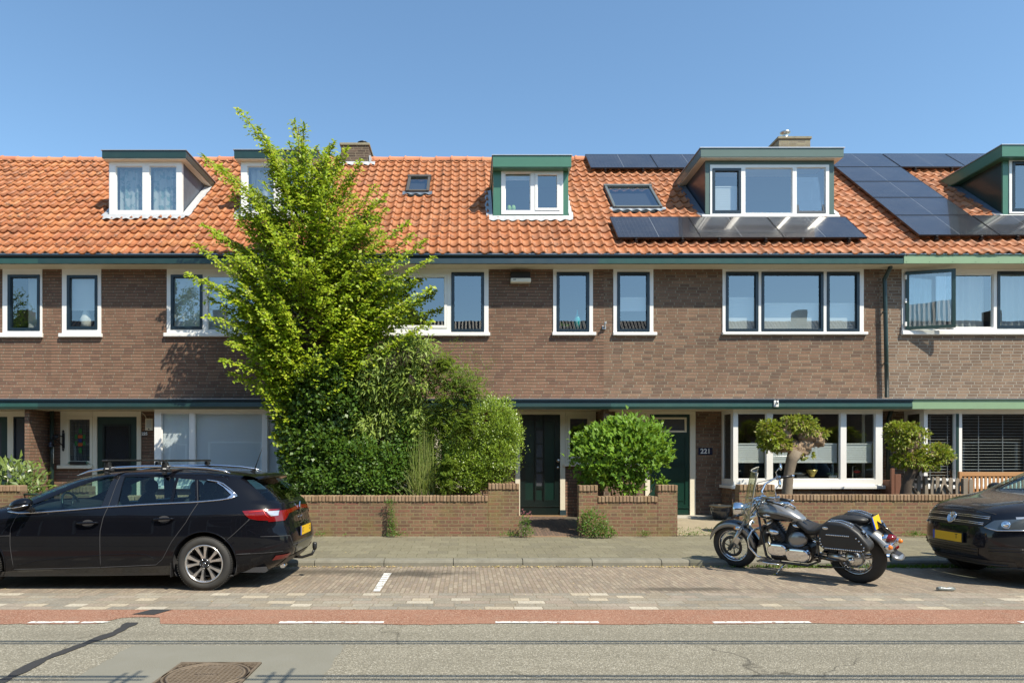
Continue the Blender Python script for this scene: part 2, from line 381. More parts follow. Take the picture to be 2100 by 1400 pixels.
for i in range(len(pts) - 1):
    for k in range(8):
        t = k / 8; t2 = (k + 1) / 8
        def q(t): return Vector((pts[i][0] * (1 - t) + pts[i + 1][0] * t, pts[i][1] * (1 - t) + pts[i + 1][1] * t, .006))
        p, p2 = q(t), q(t2); w1 = .045 + .03 * noise.noise(p * 9); w2 = .045 + .03 * noise.noise(p2 * 9)
        
        b.poly([p + Vector((-w1, 0, 0)), p + Vector((w1, 0, 0)), p2 + Vector((w2, 0, 0)), p2 + Vector((-w2, 0, 0))])
b.poly([(-3.33, 6.78, .008), (-3.10, 6.76, .008), (-3.02, 6.99, .008), (-3.23, 7.0, .008)])
o = b.build('tar_seam', tar); tag(o, kind='structure')
# mixed paver band
BAND0 = [(.30, .28, .235), (.24, .235, .215), (.34, .285, .24), (.36, .31, .27), (.27, .27, .25), (.62, .54, .41), (.29, .25, .2), (.36, .34, .29), (.20, .205, .195), (.33, .27, .235), (.30, .28, .24), (.68, .63, .52), (.31, .28, .225)]
BAND = [tuple(.55 * c + .45 * g for c, g in zip(k, (.36, .305, .215))) for k in BAND0]
sheet('paver_strip', -40, 40, 7.0, 7.86, .004, bricks('mixed concrete pavers', BAND, (.23, .19, .135), bw=.30, bh=.143, ms=.005, squash=.72, sqf=2, axes='xy', weather=.4, bumpd=.005))
PK = [(0.308, 0.246, 0.186), (0.354, 0.289, 0.220), (0.274, 0.225, 0.179), (0.331, 0.266, 0.208), (0.377, 0.316, 0.241), (0.308, 0.260, 0.204)]
sheet('parking_strip', -40, 40, 7.86, 9.82, .002, bricks('clinker paving', PK, (.22, .18, .125), bw=.21, bh=.056, ms=.006, axes='yx', weather=.35, bumpd=.008,
      stain=[(-1.9, 9.35, 1.0, .33, .75), (-.75, 9.2, .95, .36, .85), (2.6, 8.1, .9, .16, .75), (-4.5, 8.9, 2.2, .6, .4)]))
# kerb stones
kc = plain('concrete kerb', (.19, .178, .14), .85, var=.4, sc=7, bump=.4, dirt=.3)
b = MB(); rnd = random.Random(2)
for k in range(-24, 26):
    x0 = -.2 + k * 1.0 + .004; x1 = x0 + .992; dz = rnd.uniform(-.003, .003)
    prof = [(9.82, -.05), (9.825, .055 + dz), (9.842, .083 + dz), (9.87, .094 + dz), (9.99, .098 + dz), (9.99, -.05)]
    b.prism([(x0, y, z) for y, z in prof], (x1 - x0, 0, 0))
o = b.build('kerb', kc, bevel=.004, seg=1); tag(o, kind='structure')
b = MB(); b.box(-24.5, 26, 9.9, 9.985, -.05, .085); o = b.build('kerb_bedding', plain('dark joint', (.05, .045, .035), .9)); tag(o, kind='structure')
TL = [(.225, .205, .14), (.24, .22, .15), (.21, .193, .135), (.232, .212, .143), (.25, .23, .158)]
b = MB(); b.poly([(-40, 9.988, .096), (40, 9.988, .096), (40, 12.62, .132), (-40, 12.62, .132)])
o = b.build('pavement', bricks('paving tiles', TL, (.15, .14, .085), bw=.302, bh=.302, ms=.006, axes='xy', rand=False, weather=.35, bumpd=.004)); tag(o, kind='structure')
soil = plain('garden soil', (.09, .075, .05), .95, var=.5, sc=8, bump=1, bsc=20)
b = MB(); b.poly([(-40, 12.6, .135), (40, 12.6, .135), (40, 14, .26), (-40, 14, .26)]).poly([(-40, 14, .26), (40, 14, .26), (40, 16, .28), (-40, 16, .28)]); tag(b.build('garden_soil', soil), kind='structure')
PB = [(.14, .095, .075), (.19, .125, .09), (.12, .085, .07), (.165, .11, .085)]
pm = bricks('path clinkers', PB, (.10, .085, .06), bw=.21, bh=.056, ms=.006, axes='yx', weather=.4, bumpd=.01)
b = MB(); b.poly([(X_(1064, 12.5), 12.45, .137), (X_(1192, 12.5), 12.45, .137), (X_(1192, 12.5), 14, .265), (X_(1064, 12.5), 14, .265)]).poly([(X_(1064, 12.5), 14, .265), (X_(1192, 12.5), 14, .265), (X_(1192, 12.5), 15.1, .285), (X_(1064, 12.5), 15.1, .285)])
tag(b.build('garden_path', pm), kind='structure')
b = MB(); b.box(X_(1064, 12.4), X_(1190, 12.4), 12.40, 12.46, .08, .143)
tag(b.build('path_edging', M['coping']), kind='structure')
gp = plain('sandy paving', (.30, .25, .17), .9, var=.35, sc=5, bump=.7, bsc=40, dirt=.25)
b = MB(); b.poly([(X_(1392, 12.5), 12.58, .139), (X_(1512, 12.5), 12.58, .139), (6.0, 14, .264), (3.85, 14, .264)]).poly([(3.85, 14, .264), (6.0, 14, .264), (6.0, 15.1, .284), (3.85, 15.1, .284)])
tag(b.build('garden_path', gp), kind='structure')
b = MB(); b.box(X_(1322, 14.9), X_(1500, 14.9), 14.55, 15.1, .1, .305)
tag(b.build('door_step', plain('concrete step', (.42, .39, .33), .8, var=.2, dirt=.3, sc=8), bevel=.008), kind='structure')
# worn line markings
def paintm():
    a = N('worn road paint'); c = a.mix(a.noise(30, 4), (.62, .61, .56), (.82, .81, .77))
    pr = a.n('BsdfPrincipled', {'Base Color': c, 'Roughness': .6}); t = a.n('BsdfTransparent')
    f = a.ramp(a.noise(14, 6, .75), [(.53, 1.0), (.60, 0.0)])
    mx = a.n('MixShader', {0: f, 1: t.outputs[0], 2: pr.outputs[0]}); a.set(a.out.inputs[0], mx); return a.m
PM = paintm()
def dash(x0, x1, y, w=.066):
    b = MB(); n = 40; lo_, hi = [], []
    for i in range(n + 1):
        x = x0 + (x1 - x0) * i / n
        j = .014 * noise.noise(Vector((x * 8, y, 1))); k = .012 * noise.noise(Vector((x * 9, y, 7)))
        lo_.append((x, y - w / 2 + j, .008)); hi.append((x, y + w / 2 + k, .008))
    b.grid([lo_, hi], False); return b
for i, (a0, a1) in enumerate([(60, 168), (168, 222), (573, 787), (1016, 1228), (1462, 1662)]):
    Y = 6.45; x0, x1 = X_(a0, Y), X_(a1, Y)
    b = dash(x0, x1 - (.03 if i == 0 else 0), Y)
    tag(b.build('lane_marking', PM), kind='structure')
for x0 in (5.22, 7.2, -7.3, -9.3): tag(dash(x0, x0 + .97, 6.45).build('lane_marking', PM), kind='structure')
b = MB()
for i in range(8):
    t0, t1 = i / 8, (i + 1) / 8
    y0, y1 = 7.95 + 1.28 * t0, 7.95 + 1.28 * t1; xb0, xb1 = -1.10 , -1.10
    b.poly([(xb0 - .003 * i, y0 + .012, .007), (xb0 + .08, y0 + .012, .007), (xb1 + .08, y1 - .012, .007), (xb1 - .003 * i, y1 - .012, .007)])
tag(b.build('bay_marking', PM), kind='structure')
# leaf litter in the gutter, weeds
def litter(name, mat, n, fx, fy, z, s, seed, kindlabel):
    r = random.Random(seed); b = MB()
    for _ in range(n):
        x, y = fx(r), fy(r); a = r.uniform(0, 6.28); q = s * r.uniform(.5, 1.3); t = r.uniform(-.5, .5)
        u = Vector((math.cos(a), math.sin(a), t * .6)); w = Vector((-math.sin(a), math.cos(a), r.uniform(-.4, .4)))
        c = Vector((x, y, z + r.uniform(.003, .012)))
        b.poly([c - u * q, c + w * q * .5, c + u * q, c - w * q * .5])
    o = b.build(name, mat); tag(o, kindlabel, 'leaf litter', kind='stuff'); return o
lm = island('dry leaves', [(.45, .33, .14), (.6, .5, .3), (.35, .22, .1), (.55, .42, .15), (.3, .3, .1)], rough=.7)
def clus(r, cs):
    c, s = r.choice(cs); return r.gauss(c, s)
litter('leaf_litter', lm, 1500, lambda r: clus(r, [(-2.3, .7), (-1.4, .3), (.4, .5), (1.2, .6), (2.9, .4), (5.2, .9), (-3.5, .6)]), lambda r: 9.80 - abs(r.gauss(0, .06)), .004, .018, 5, 'dry yellow leaves lying in the gutter along the kerb')
litter('leaf_litter', lm, 260, lambda r: r.uniform(-5, 9), lambda r: r.uniform(10.05, 12.4), .10, .012, 6, 'small dry leaves scattered over the pavement')
litter('leaf_litter', lm, 170, lambda r: r.uniform(-6, 9), lambda r: r.uniform(7.0, 9.6), .004, .011, 8, 'tiny leaf scraps scattered over the parking strip')
litter('leaf_litter', lm, 420, lambda r: r.gauss(4.25, .35), lambda r: r.uniform(12.55, 14), .15, .018, 7, 'fallen blossom on the sandy path before the green front door')
# ------------------------------------------------------------------ terrace
YF, YD, YB, YE, YC = 14.7, 15.12, 14.45, 14.25, 14.25      # upper facade, door wall, bay front, eaves fascia, canopy fascia
TA = math.atan(.864); CT, ST = math.cos(TA), math.sin(TA); RE = (14.2, 5.81); VR = 6.01
def rp(x, v, h=0): return Vector((x, RE[0] + v * CT - h * ST, RE[1] + v * ST + h * CT))
def roofY(py): return (5.81 - .864 * 14.2 - H) / ((CY - py) / F - .864)
def roofv(py): return (roofY(py) - 14.2) / CT
def panel(b, x0, x1, z0, z1, holes, y0, y1, outer=True):    # a board with openings: front at y0, reveals back to y1
    xs = sorted({x0, x1, *[h[0] for h in holes], *[h[1] for h in holes]}); zs = sorted({z0, z1, *[h[2] for h in holes], *[h[3] for h in holes]})
    for i in range(len(xs) - 1):
        for j in range(len(zs) - 1):
            cx, cz = (xs[i] + xs[i + 1]) / 2, (zs[j] + zs[j + 1]) / 2
            if xs[i] < x0 - 1e-6 or xs[i + 1] > x1 + 1e-6 or zs[j] < z0 - 1e-6 or zs[j + 1] > z1 + 1e-6: continue
            if any(h[0] < cx < h[1] and h[2] < cz < h[3] for h in holes): continue
            b.poly([(xs[i], y0, zs[j]), (xs[i + 1], y0, zs[j]), (xs[i + 1], y0, zs[j + 1]), (xs[i], y0, zs[j + 1])])
    rects = list(holes) + ([(x0, x1, z0, z1)] if outer else [])
    for a0, a1, c0, c1 in rects:
        b.poly([(a0, y0, c0), (a0, y1, c0), (a0, y1, c1), (a0, y0, c1)]); b.poly([(a1, y0, c0), (a1, y0, c1), (a1, y1, c1), (a1, y1, c0)])
        b.poly([(a0, y0, c0), (a1, y0, c0), (a1, y1, c0), (a0, y1, c0)]); b.poly([(a0, y0, c1), (a0, y1, c1), (a1, y1, c1), (a1, y0, c1)])
    return b
def ring(b, x0, x1, z0, z1, w, y0, y1):
    return panel(b, x0, x1, z0, z1, [(x0 + w, x1 - w, z0 + w, z1 - w)], y0, y1)
def room(par, x0, x1, z0, z1, y0, d, m, name='room'):
    b = MB(); y1 = y0 + d
    b.poly([(x0, y1, z0), (x1, y1, z0), (x1, y1, z1), (x0, y1, z1)])
    b.poly([(x0, y0, z0), (x0, y1, z0), (x0, y1, z1), (x0, y0, z1)]); b.poly([(x1, y0, z0), (x1, y1, z0), (x1, y1, z1), (x1, y0, z1)])
    b.poly([(x0, y0, z0), (x1, y0, z0), (x1, y1, z0), (x0, y1, z0)]); b.poly([(x0, y0, z1), (x1, y0, z1), (x1, y1, z1), (x0, y1, z1)])
    return b.build(name, m, par)
def window(house, O, lights, Y, sill=None, fm='white', glassm='glass', rm='roomd', depth=1.4, name='window', top=True, px=True):
    """O = outer rect, lights = [rect, sash material or None, cover]; all in photo pixels at the depth Y."""
    def cv(r): return (X_(r[0], Y), X_(r[1], Y), Z_(r[3], Y), Z_(r[2], Y)) if px else r
    o = cv(O); hs = [cv(l[0]) for l in lights]
    b = MB(); panel(b, *o, hs, Y, Y + .1); fr = b.build(name, M[fm], house, bevel=.004, seg=1)
    if sill:
        s = cv(sill); b = MB(); b.box(s[0], s[1], Y - .055, Y + .02, s[2], s[3]); b.build('sill', M[fm], fr, bevel=.008, seg=1)
    for l, h in zip(lights, hs):
        x0, x1, z0, z1 = h
        if l[1]:
            b = MB(); ring(b, x0 + .004, x1 - .004, z0 + .004, z1 - .004, .056, Y - .012, Y + .06)
            b.build('sash', M[l[1]], fr, bevel=.006, seg=2)
            b = MB(); ring(b, x0 + .058, x1 - .058, z0 + .058, z1 - .058, .010, Y + .012, Y + .03); b.build('glazing_bead', M['white'] if l[1] == 'dgreenw' else M[l[1]], fr)
            gx0, gx1, gz0, gz1 = x0 + .06, x1 - .06, z0 + .06, z1 - .06
        else:
            b = MB(); ring(b, x0 + .001, x1 - .001, z0 + .001, z1 - .001, .014, Y + .03, Y + .05); b.build('glazing_bead', M[fm], fr)
            gx0, gx1, gz0, gz1 = x0 + .002, x1 - .002, z0 + .002, z1 - .002
        b = MB(); b.poly([(gx0, Y + .04, gz0), (gx1, Y + .04, gz0), (gx1, Y + .04, gz1), (gx0, Y + .04, gz1)]); b.build('pane', M[glassm], fr)
        c = l[2] if len(l) > 2 else None
        for cc in (c or []):
            kind = cc[0]; yc = Y + (.075 if kind == 'slat' else .13)
            a0, a1 = x0 + .01, x1 - .01
            if kind == 'roller' or kind == 'band':
                zt = Z_(cc[1], Y); zb = Z_(cc[2], Y); b = MB(); b.poly([(a0, yc, zb), (a1, yc, zb), (a1, yc, zt), (a0, yc, zt)]); 
                b.build('blind', M['blind'], fr)
                b = MB(); b.box(a0, a1, yc - .012, yc + .012, zb - .012, zb + .012); b.box(a0, a1, yc - .012, yc + .012, zt - .012, zt + .012); b.build('blind_rail', M['white'], fr)
            elif kind == 'slat':
                b = MB(); b.poly([(a0, yc, z0), (a1, yc, z0), (a1, yc, z1), (a0, yc, z1)]); b.build('blind', M['slatblind'], fr)
            elif kind in ('curtain', 'curtainp'):
                b = MB(); f0, f1 = cc[1], cc[2]; xa, xb = a0 + (a1 - a0) * f0, a0 + (a1 - a0) * f1; nn = max(8, int((xb - xa) * 60)); G = [[], []]
                for i in range(nn + 1):
                    x = xa + (xb - xa) * i / nn; yy = Y + .2 + .02 * math.sin(x * 47) + .012 * math.sin(x * 29 + 1)
                    G[0].append((x, yy, z0)); G[1].append((x, yy, z1))
                b.grid(G, True); b.build('curtain', M[kind], fr)
    # shallow room behind, so that the panes look into a space
    a = min(h[0] for h in hs) - .25; c = max(h[1] for h in hs) + .25
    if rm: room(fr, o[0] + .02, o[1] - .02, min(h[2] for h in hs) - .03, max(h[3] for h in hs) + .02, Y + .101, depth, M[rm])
    return fr, hs
def fixture_wall(house, x0, x1, z0, z1, holes, y, m, name='wall', depth=.12):
    b = MB(); panel(b, x0, x1, z0, z1, holes, y, y + depth, False); return b.build(name, m, house)
def tiles(house, x0, x1, skip, mat, seed, wob=.006):
    r = random.Random(seed); b = MB(); w = .2165; g = .362; n = int(round((x1 - x0) / w)); w = (x1 - x0) / n
    rows = int(math.ceil(VR / g)); prof = []
    for k in range(11):
        t = k / 10
        h = -.020 * math.sin(math.pi * t / .62) if t < .62 else .032 * math.sin(math.pi * (t - .62) / .38)
        prof.append((t, h))
    for j in range(rows):
        for i in range(n):
            xa = x0 + i * w; v0 = j * g; v1 = min(v0 + g + .05, VR + .02); vm = (v0 + v1) / 2; xm = xa + w / 2
            if any(s[0] < xm < s[1] and s[2] < vm < s[3] for s in skip): continue
            dv = r.uniform(-.008, .008); dh = r.uniform(-wob, wob); tl = r.uniform(-wob, wob)
            A, B_, C_ = [], [], []; dh += .022 * noise.noise(Vector((xa * .5, v0 * .5, 3.3)))
            for t, h in prof:
                x = xa + t * w * 1.03; hh = h + dh + tl * (t - .5)
                dr = .012 * math.sin(math.pi * t / .62) if t < .62 else 0
                A.append(rp(x, v0 + dv - dr, hh + .030)); B_.append(rp(x, v1, hh * .95 - .002)); C_.append(rp(x, v0 + dv - dr, hh + .004))
            ia = [b.av(p) for p in A]; ib = [b.av(p) for p in B_]; ic = [b.av(p) for p in C_]
            for k in range(10):
                b.af((ia[k], ia[k + 1], ib[k + 1], ib[k]), True); b.af((ic[k], ic[k + 1], ia[k + 1], ia[k]), False)
            b.af((ia[0], ib[0], ic[0]), False)
    o = b.build('roof', mat, house)
    b = MB(); b.poly([rp(x0, -.02, -.05), rp(x1, -.02, -.05), rp(x1, VR, -.05), rp(x0, VR, -.05)])
    b.build('roof_boarding', M['dark'], o)
    yr = rp(0, VR).y; zr = rp(0, VR).z
    b = MB(); b.poly([(x0, yr, zr), (x1, yr, zr), (x1, yr + 4.9, zr - 4.1), (x0, yr + 4.9, zr - 4.1)]); b.build('rear_slope', mat, o)
    # ridge tiles
    b = MB(); m = max(1, int((x1 - x0) / .40)); L = (x1 - x0) / m
    for i in range(m):
        a0 = x0 + i * L; dz = r.uniform(-.014, .014) + .03 * noise.noise(Vector((a0 * .5, VR * .5, 3.3))); c = Vector((a0, yr + .01, zr + .01 + dz)); G = []
        for s_, rad in ((0, .105), (.05, .125), (.055, .105), (L - .04, .098), (L + .02, .092)):
            G.append([(a0 + s_, c.y + rad * 1.15 * math.cos(a), c.z - .03 + rad * math.sin(a)) for a in [math.pi * (-.12 + 1.24 * k / 10) for k in range(11)]])
        b.grid(G)
    b.build('ridge', M['ridge'], o)
    return o
def eaves(house, x0, x1, gm, dm, zt=Z_(522.5, YE), zb=Z_(541, YE), light=False):
    b = MB()
    if light:
        b.box(x0, x1, YE - .03, YE, zb, zt); b.build('fascia', M[gm], house, bevel=.003)
        b = MB(); b.box(x0, x1, YE - .05, YE + .02, zt + .001, zt + .012); b.build('fascia_cap', M['zinc'], house)
        b = MB(); r = .006
        k = int((x1 - x0) / .48)
        for i in range(k):
            for z in (zb + .03, zt - .03): b.lathe([(0, 0), (r, 0), (r, .004), (0, .004)], (x0 + .05 + i * .48, YE - .03, z), (0, -1, 0), 6)
        b.build('screw', M['dark'], house)
    else:
        zm = zt - .055
        b.prism([(x0, YE, zb), (x0, YE - .02, zb + .004), (x0, YE - .02, zm - .02), (x0, YE, zm), (x0, YE + .02, zm), (x0, YE + .02, zb)], (x1 - x0, 0, 0)); b.build('fascia', M[gm], house)
        b = MB(); b.prism([(x0, YE + .02, zm), (x0, YE - .035, zm + .006), (x0, YE - .055, zm + .03), (x0, YE - .055, zt), (x0, YE - .04, zt + .004), (x0, YE + .02, zt)], (x1 - x0, 0, 0)); b.build('gutter', M[dm], house)
        b = MB(); b.box(x0, x1, YE - .06, YE - .045, zt + .002, zt + .012); b.build('gutter_edge', M['zinc'], house)
    b = MB(); n = 4
    for i in range(n):
        y0 = YE + .021 + (YF - YE - .02) * i / n; b.box(x0, x1, y0 + .004, YE + .021 + (YF - YE - .02) * (i + 1) / n, zb + .012, zb + .03)
    b.build('soffit', M['soffit'], house)
def canopy(house, x0, x1, gm, dm, yt=818.5, yb=838.5, light=False):
    zt, zb = Z_(yt, YC), Z_(yb, YC); b = MB()
    if light: b.box(x0, x1, YC - .02, YC + .02, zb, zt); b.build('canopy_fascia', M[gm], house, bevel=.003)
    else:
        zm = zt - .06
        b.prism([(x0, YC + .02, zb), (x0, YC - .01, zb), (x0, YC - .03, zb + .05), (x0, YC - .02, zm), (x0, YC + .02, zm)], (x1 - x0, 0, 0)); b.build('canopy_fascia', M[gm], house)
        b = MB(); b.prism([(x0, YC + .02, zm), (x0, YC - .02, zm + .004), (x0, YC - .05, zm + .02), (x0, YC - .05, zt), (x0, YC + .02, zt)], (x1 - x0, 0, 0)); b.build('canopy_gutter', M[dm], house)
    b = MB(); b.prism([(x0, YC - .055, zt + .002), (x0, YC - .055, zt + .014), (x0, YF + .01, zt + .045), (x0, YF + .01, zt + .002)], (x1 - x0, 0, 0)); b.build('canopy_roof', M['zinc'], house)
    b = MB(); b.box(x0, x1, YC + .021, YD + .01, zb + .008, zb + .03); b.build('canopy_soffit', M['soffit'], house)
def flash(par, pts, w, m='lead', seed=0, lift=.045, side=1):
    """a strip of lead dressed over the tiles along a line of (x, v)"""
    b = MB(); G = [[], [], []]; n = 60
    for i in range(n + 1):
        t = i / n; x = pts[0][0] * (1 - t) + pts[1][0] * t; v = pts[0][1] * (1 - t) + pts[1][1] * t
        dx = pts[1][0] - pts[0][0]; dv = pts[1][1] - pts[0][1]; L = math.hypot(dx, dv); nx, nv = dv / L * side, -dx / L * side
        ww = w * (1 + .25 * noise.noise(Vector((x * 5, v * 5, seed))))
        hw = .5 * (1 + math.sin(x * 29)) * .03 if abs(dx) > abs(dv) else .012
        G[0].append(rp(x, v, lift + .03)); G[1].append(rp(x + nx * ww * .5, v + nv * ww * .5, lift)); G[2].append(rp(x + nx * ww, v + nv * ww, lift - .02 + hw))
    b.grid(G); return b.build('flashing', M[m], par)
def dormer(house, fx, fy, Yf, ax, ay, Ya, wo, lights, fm='white', facem=None, cheekm='leadd', fasc='dgreen', soff='cream', glassm='glass', opened=None, tilt=None):
    x0, x1 = X_(fx[0], Yf), X_(fx[1], Yf); z0, z1 = Z_(fy[1], Yf), Z_(fy[0], Yf)
    a0, a1 = X_(ax[0], Ya), X_(ax[1], Ya); zt, zb = Z_(ay[0], Ya), Z_(ay[1], Ya)
    def ry(z): return RE[0] + (z - RE[1]) / .864
    face = facem or fm
    O = (X_(wo[0], Yf), X_(wo[1], Yf), Z_(wo[3], Yf), Z_(wo[2], Yf))
    b = MB(); panel(b, x0 - .005, x1 + .005, z0, zb, [O], Yf, Yf + .04); d = b.build('dormer', M[face], house, bevel=.003, seg=1)
    for xa, xb in ((x0, x0 + .05), (x1 - .05, x1)):
        b = MB(); b.prism([(xa, Yf + .041, z0), (xa, Yf + .041, zb), (xa, ry(zb) + .1, zb), (xa, ry(z0) + .05, z0 - .05)], (xb - xa, 0, 0))
        b.build('cheek', M[cheekm], d)
    fr, hs = window(house, wo, lights, Yf - .02 + .002, None, fm, glassm, None)
    fr.name = 'window'
    xs0, xs1 = O[0] + .02, O[1] - .02
    b = MB(); yb = Yf + .1; yk = min(ry(z1) - .1, Yf + .9)
    b.poly([(x0 + .06, yk, z0), (x1 - .06, yk, z0), (x1 - .06, yk, zb), (x0 + .06, yk, zb)]); b.poly([(x0 + .06, Yf + .05, z0 - .02), (x1 - .06, Yf + .05, z0 - .02), (x1 - .06, yk, z0), (x0 + .06, yk, z0)])
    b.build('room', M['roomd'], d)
    yr = ry(zt) + .15
    b = MB(); b.box(a0, a1, Ya, yr, zb + .012, zt); b.build('dormer_fascia', M[fasc], d, bevel=.004, seg=1)
    b = MB(); b.box(a0 + .012, a1 - .012, Ya + .012, ry(zb), zb, zb + .011); b.build('dormer_soffit', M[soff], d)
    b = MB(); b.box(a0 - .02, a1 + .02, Ya - .02, yr, zt + .001, zt + .018); b.build('dormer_roof_edge', M['zinc'], d)
    v0 = (Yf - RE[0]) / CT; vt = (ry(zb) - RE[0]) / CT
    flash(d, ((x0 - .1, v0 + .01), (x1 + .1, v0 + .01)), .17, side=1, seed=x0)
    flash(d, ((x0 - .02, v0), (x0 - .02, vt)), .15, 'leadd' if x0 > 3 else 'lead', side=-1, seed=x1); flash(d, ((x1 + .02, v0), (x1 + .02, vt)), .15, side=1, seed=x1 + 1)
    return (x0 + .03, x1 - .03, v0 + .12, vt), d, fr
def house(label, x0, x1, wm):
    h = thing('terraced_house', ((x0 + x1) / 2, YF, 0), label, 'house', 'brick houses of the terrace')
    return h
def rect(px0, px1, py0, py1, Y): return (X_(px0, Y), X_(px1, Y), Z_(py1, Y), Z_(py0, Y))
S0, S1, S2, S3 = -8.95, -3.0, 2.94, 8.88
HA = house('brick house at the left edge of the photo with an obscured glass side light', -14.9, S0, 0)
HB = house('brick house 225 with two white dormers and a lattice grille front door', S0, S1, 0)
HC = house('brick house with the small green dormer and black panelled front door', S1, S2, 0)
HD = house('brick house 221 with the wide grey green dormer and dark green front door', S2, S3, 0)
HE = house('pale brick house at the right edge with light green fascia and open casement', S3, 14.8, 0)
ZC = Z_(818.5, YC) - .1; ZS = Z_(541, YE) + .04
def up(rects, Y=YF): return [rect(*r, Y) for r in rects]
SILLY = (680.5, 687.5)
# upper facades with their openings
UW = {  # house: (outer rects, material)
 'A': ([(5, 86, 549, 686)], 'brickC'), 'B': ([(127, 207, 549, 684), (342, 634, 549, 684)], 'brickC'),
 'C': ([(706, 1002, 549, 682), (1134.5, 1216, 549, 682)], 'brickC'), 'D': ([(1258, 1340, 549, 682), (1482, 1771.5, 549, 682)], 'brickD'),
 'E': ([(1850, 2142, 549, 682)], 'brickE')}
HS = {'A': (HA, -14.9, S0), 'B': (HB, S0, S1), 'C': (HC, S1, S2), 'D': (HD, S2, S3), 'E': (HE, S3, 14.8)}
for k, (rs, m) in UW.items():
    h, x0, x1 = HS[k]
    hol = up([(a, b_, c - 12, d) for a, b_, c, d in rs])
    if k == 'A': hol += [(-13.3, -11.0, Z_(682, YF), Z_(540, YF))]
    fixture_wall(h, x0 + .0, x1, ZC, ZS, hol, YF, M[m], depth=.1)
    b = MB(); b.box(x0, x1, YF + 7.5, YF + 7.6, 0, 5.8); b.build('rear_wall', M[m], h)
T = 545
window(HA, (5, 86, T, 684), [((15.5, 82, 563, 678), 'dblue', [('curtain', .45, .95)])], YF - .02, (0, 88, 683, 692))
window(HA, (-312, -95, T, 684), [((-300, -240, 562, 678), 'dblue', []), ((-228, -105, 562, 678), None, [])], YF - .02, (-316, -91, 683, 692))
window(HB, (127, 207, T, 684), [((137, 200, 564, 675.5), 'dblue', [('roller', 566, 633)])], YF - .02, (122, 210, 684, 691.5))
window(HB, (342, 634, T, 684), [((350, 415.5, 563, 675.5), 'dblue', [('slat',)]), ((426, 546, 566, 676), None, [('slat',)]), ((557, 624, 563, 675.5), 'dblue', [('slat',)])], YF - .02, (337, 640, 683, 690.5))
window(HC, (706, 1002, T, 682), [((714, 780, 558, 680), 'dblue', []), ((795.5, 917, 562, 673), 'white', []), ((925.5, 993, 558, 680.5), 'dblue', [])], YF - .02, (700, 1005, 682, 689))
window(HC, (1134.5, 1216, T, 682), [((1141.5, 1208.8, 557.5, 680.5), 'dblue', [])], YF - .02, (1132, 1222, 681.5, 688))
window(HD, (1258, 1340, T, 682), [((1265.6, 1332.6, 557.5, 680.5), 'dblue', [('band', 608, 634)])], YF - .02, (1256.5, 1346.5, 681.5, 688))
window(HD, (1482, 1771.5, T, 682), [((1488.5, 1555.5, 557, 680), 'dblue', [('band', 608, 673)]), ((1561.5, 1689, 557, 680), 'dblue', [('band', 620, 673)]), ((1695.5, 1763, 557, 680), 'dblue', [('band', 620, 673)])], YF - .02, (1480.5, 1778, 681, 686.5))
fe, he = window(HE, (1850, 2142, T, 682), [((1857, 1956, 556, 676), None, [('curtain', .1, 1)]), ((1960, 2038, 562, 671), None, [('curtain', .1, .95)]), ((2045, 2135, 556, 673.5), 'dblue', [('curtain', .2, .9)])], YF - .02, (1848, 2146, 678, 686.5))
# the open casement of the right hand house
hp = at(1857, 617, YF - .04); fp = at(1959, 617, YF - .3); L = (fp - hp).length * 1.0
ang = math.atan2(fp.y - hp.y, fp.x - hp.x); hh = (Z_(556, YF) - Z_(674, YF)) / 2
b = MB(); b.M = Matrix.Translation(hp) @ Matrix.Rotation(ang, 4, 'Z')
ring(b, 0, L, -hh, hh, .062, -.025, .03)
b.poly([(0, .03, -hh), (0, .03, hh), (.062, .03, hh - .062), (.062, .03, -hh + .062)]); cs = b.build('open_casement', M['dgreen'], HE, bevel=.004, seg=1)
b = MB(); b.M = Matrix.Translation(hp) @ Matrix.Rotation(ang, 4, 'Z'); b.poly([(.06, 0, -hh + .06), (L - .06, 0, -hh + .06), (L - .06, 0, hh - .06), (.06, 0, hh - .06)]); b.build('pane', M['glass'], cs)
b = MB()
for dz in (-.5, 0, .5): b.box(hp.x - .03, hp.x + .005, hp.y - .04, hp.y, hp.z + dz - .045, hp.z + dz + .045)
b.build('hinge', M['white'], cs)
# roofs and dormers
GX = 'gutter'
sk = {'A': [], 'B': [], 'C': [], 'D': [], 'E': []}
WL = [(None, 'curtainp'), (None, 'curtainp')]
s, d1, f1 = dormer(HB, (224, 373), (330, 444), roofY(446), (209, 381), (309, 325.5), roofY(446) - .17, (224.5, 372.5, 329, 443.5),
                   [((237, 292, 340.5, 431.5), None, [('curtainp', 0, 1)]), ((306, 361.5, 340.5, 431.5), None, [('curtainp', 0, 1)])], cheekm='leadd'); sk['B'].append(s)
s, d2, f2 = dormer(HB, (494, 642), (330, 444), roofY(446), (480, 651), (308, 325.5), roofY(446) - .17, (494.5, 641.5, 329, 443.5),
                   [((507, 561, 340.5, 431.5), None, [('curtain', 0, 1)]), ((576, 631, 340.5, 431.5), None, [('curtain', 0, 1)])], cheekm='leadd'); sk['B'].append(s)
for fr in (f1, f2):
    pass
s, d3, f3 = dormer(HC, (1012, 1165), (345, 446), roofY(449), (1010.5, 1172), (319, 343.5), roofY(449) - .22, (1028, 1155, 346, 439.5),
                   [((1036, 1088, 354, 431.5), None, [('roller', 355, 364)]), ((1097, 1148, 353, 432), 'white', [])], facem='mgreen', fasc='mgreen', cheekm='mgreen', soff='mgreen'); sk['C'].append(s)
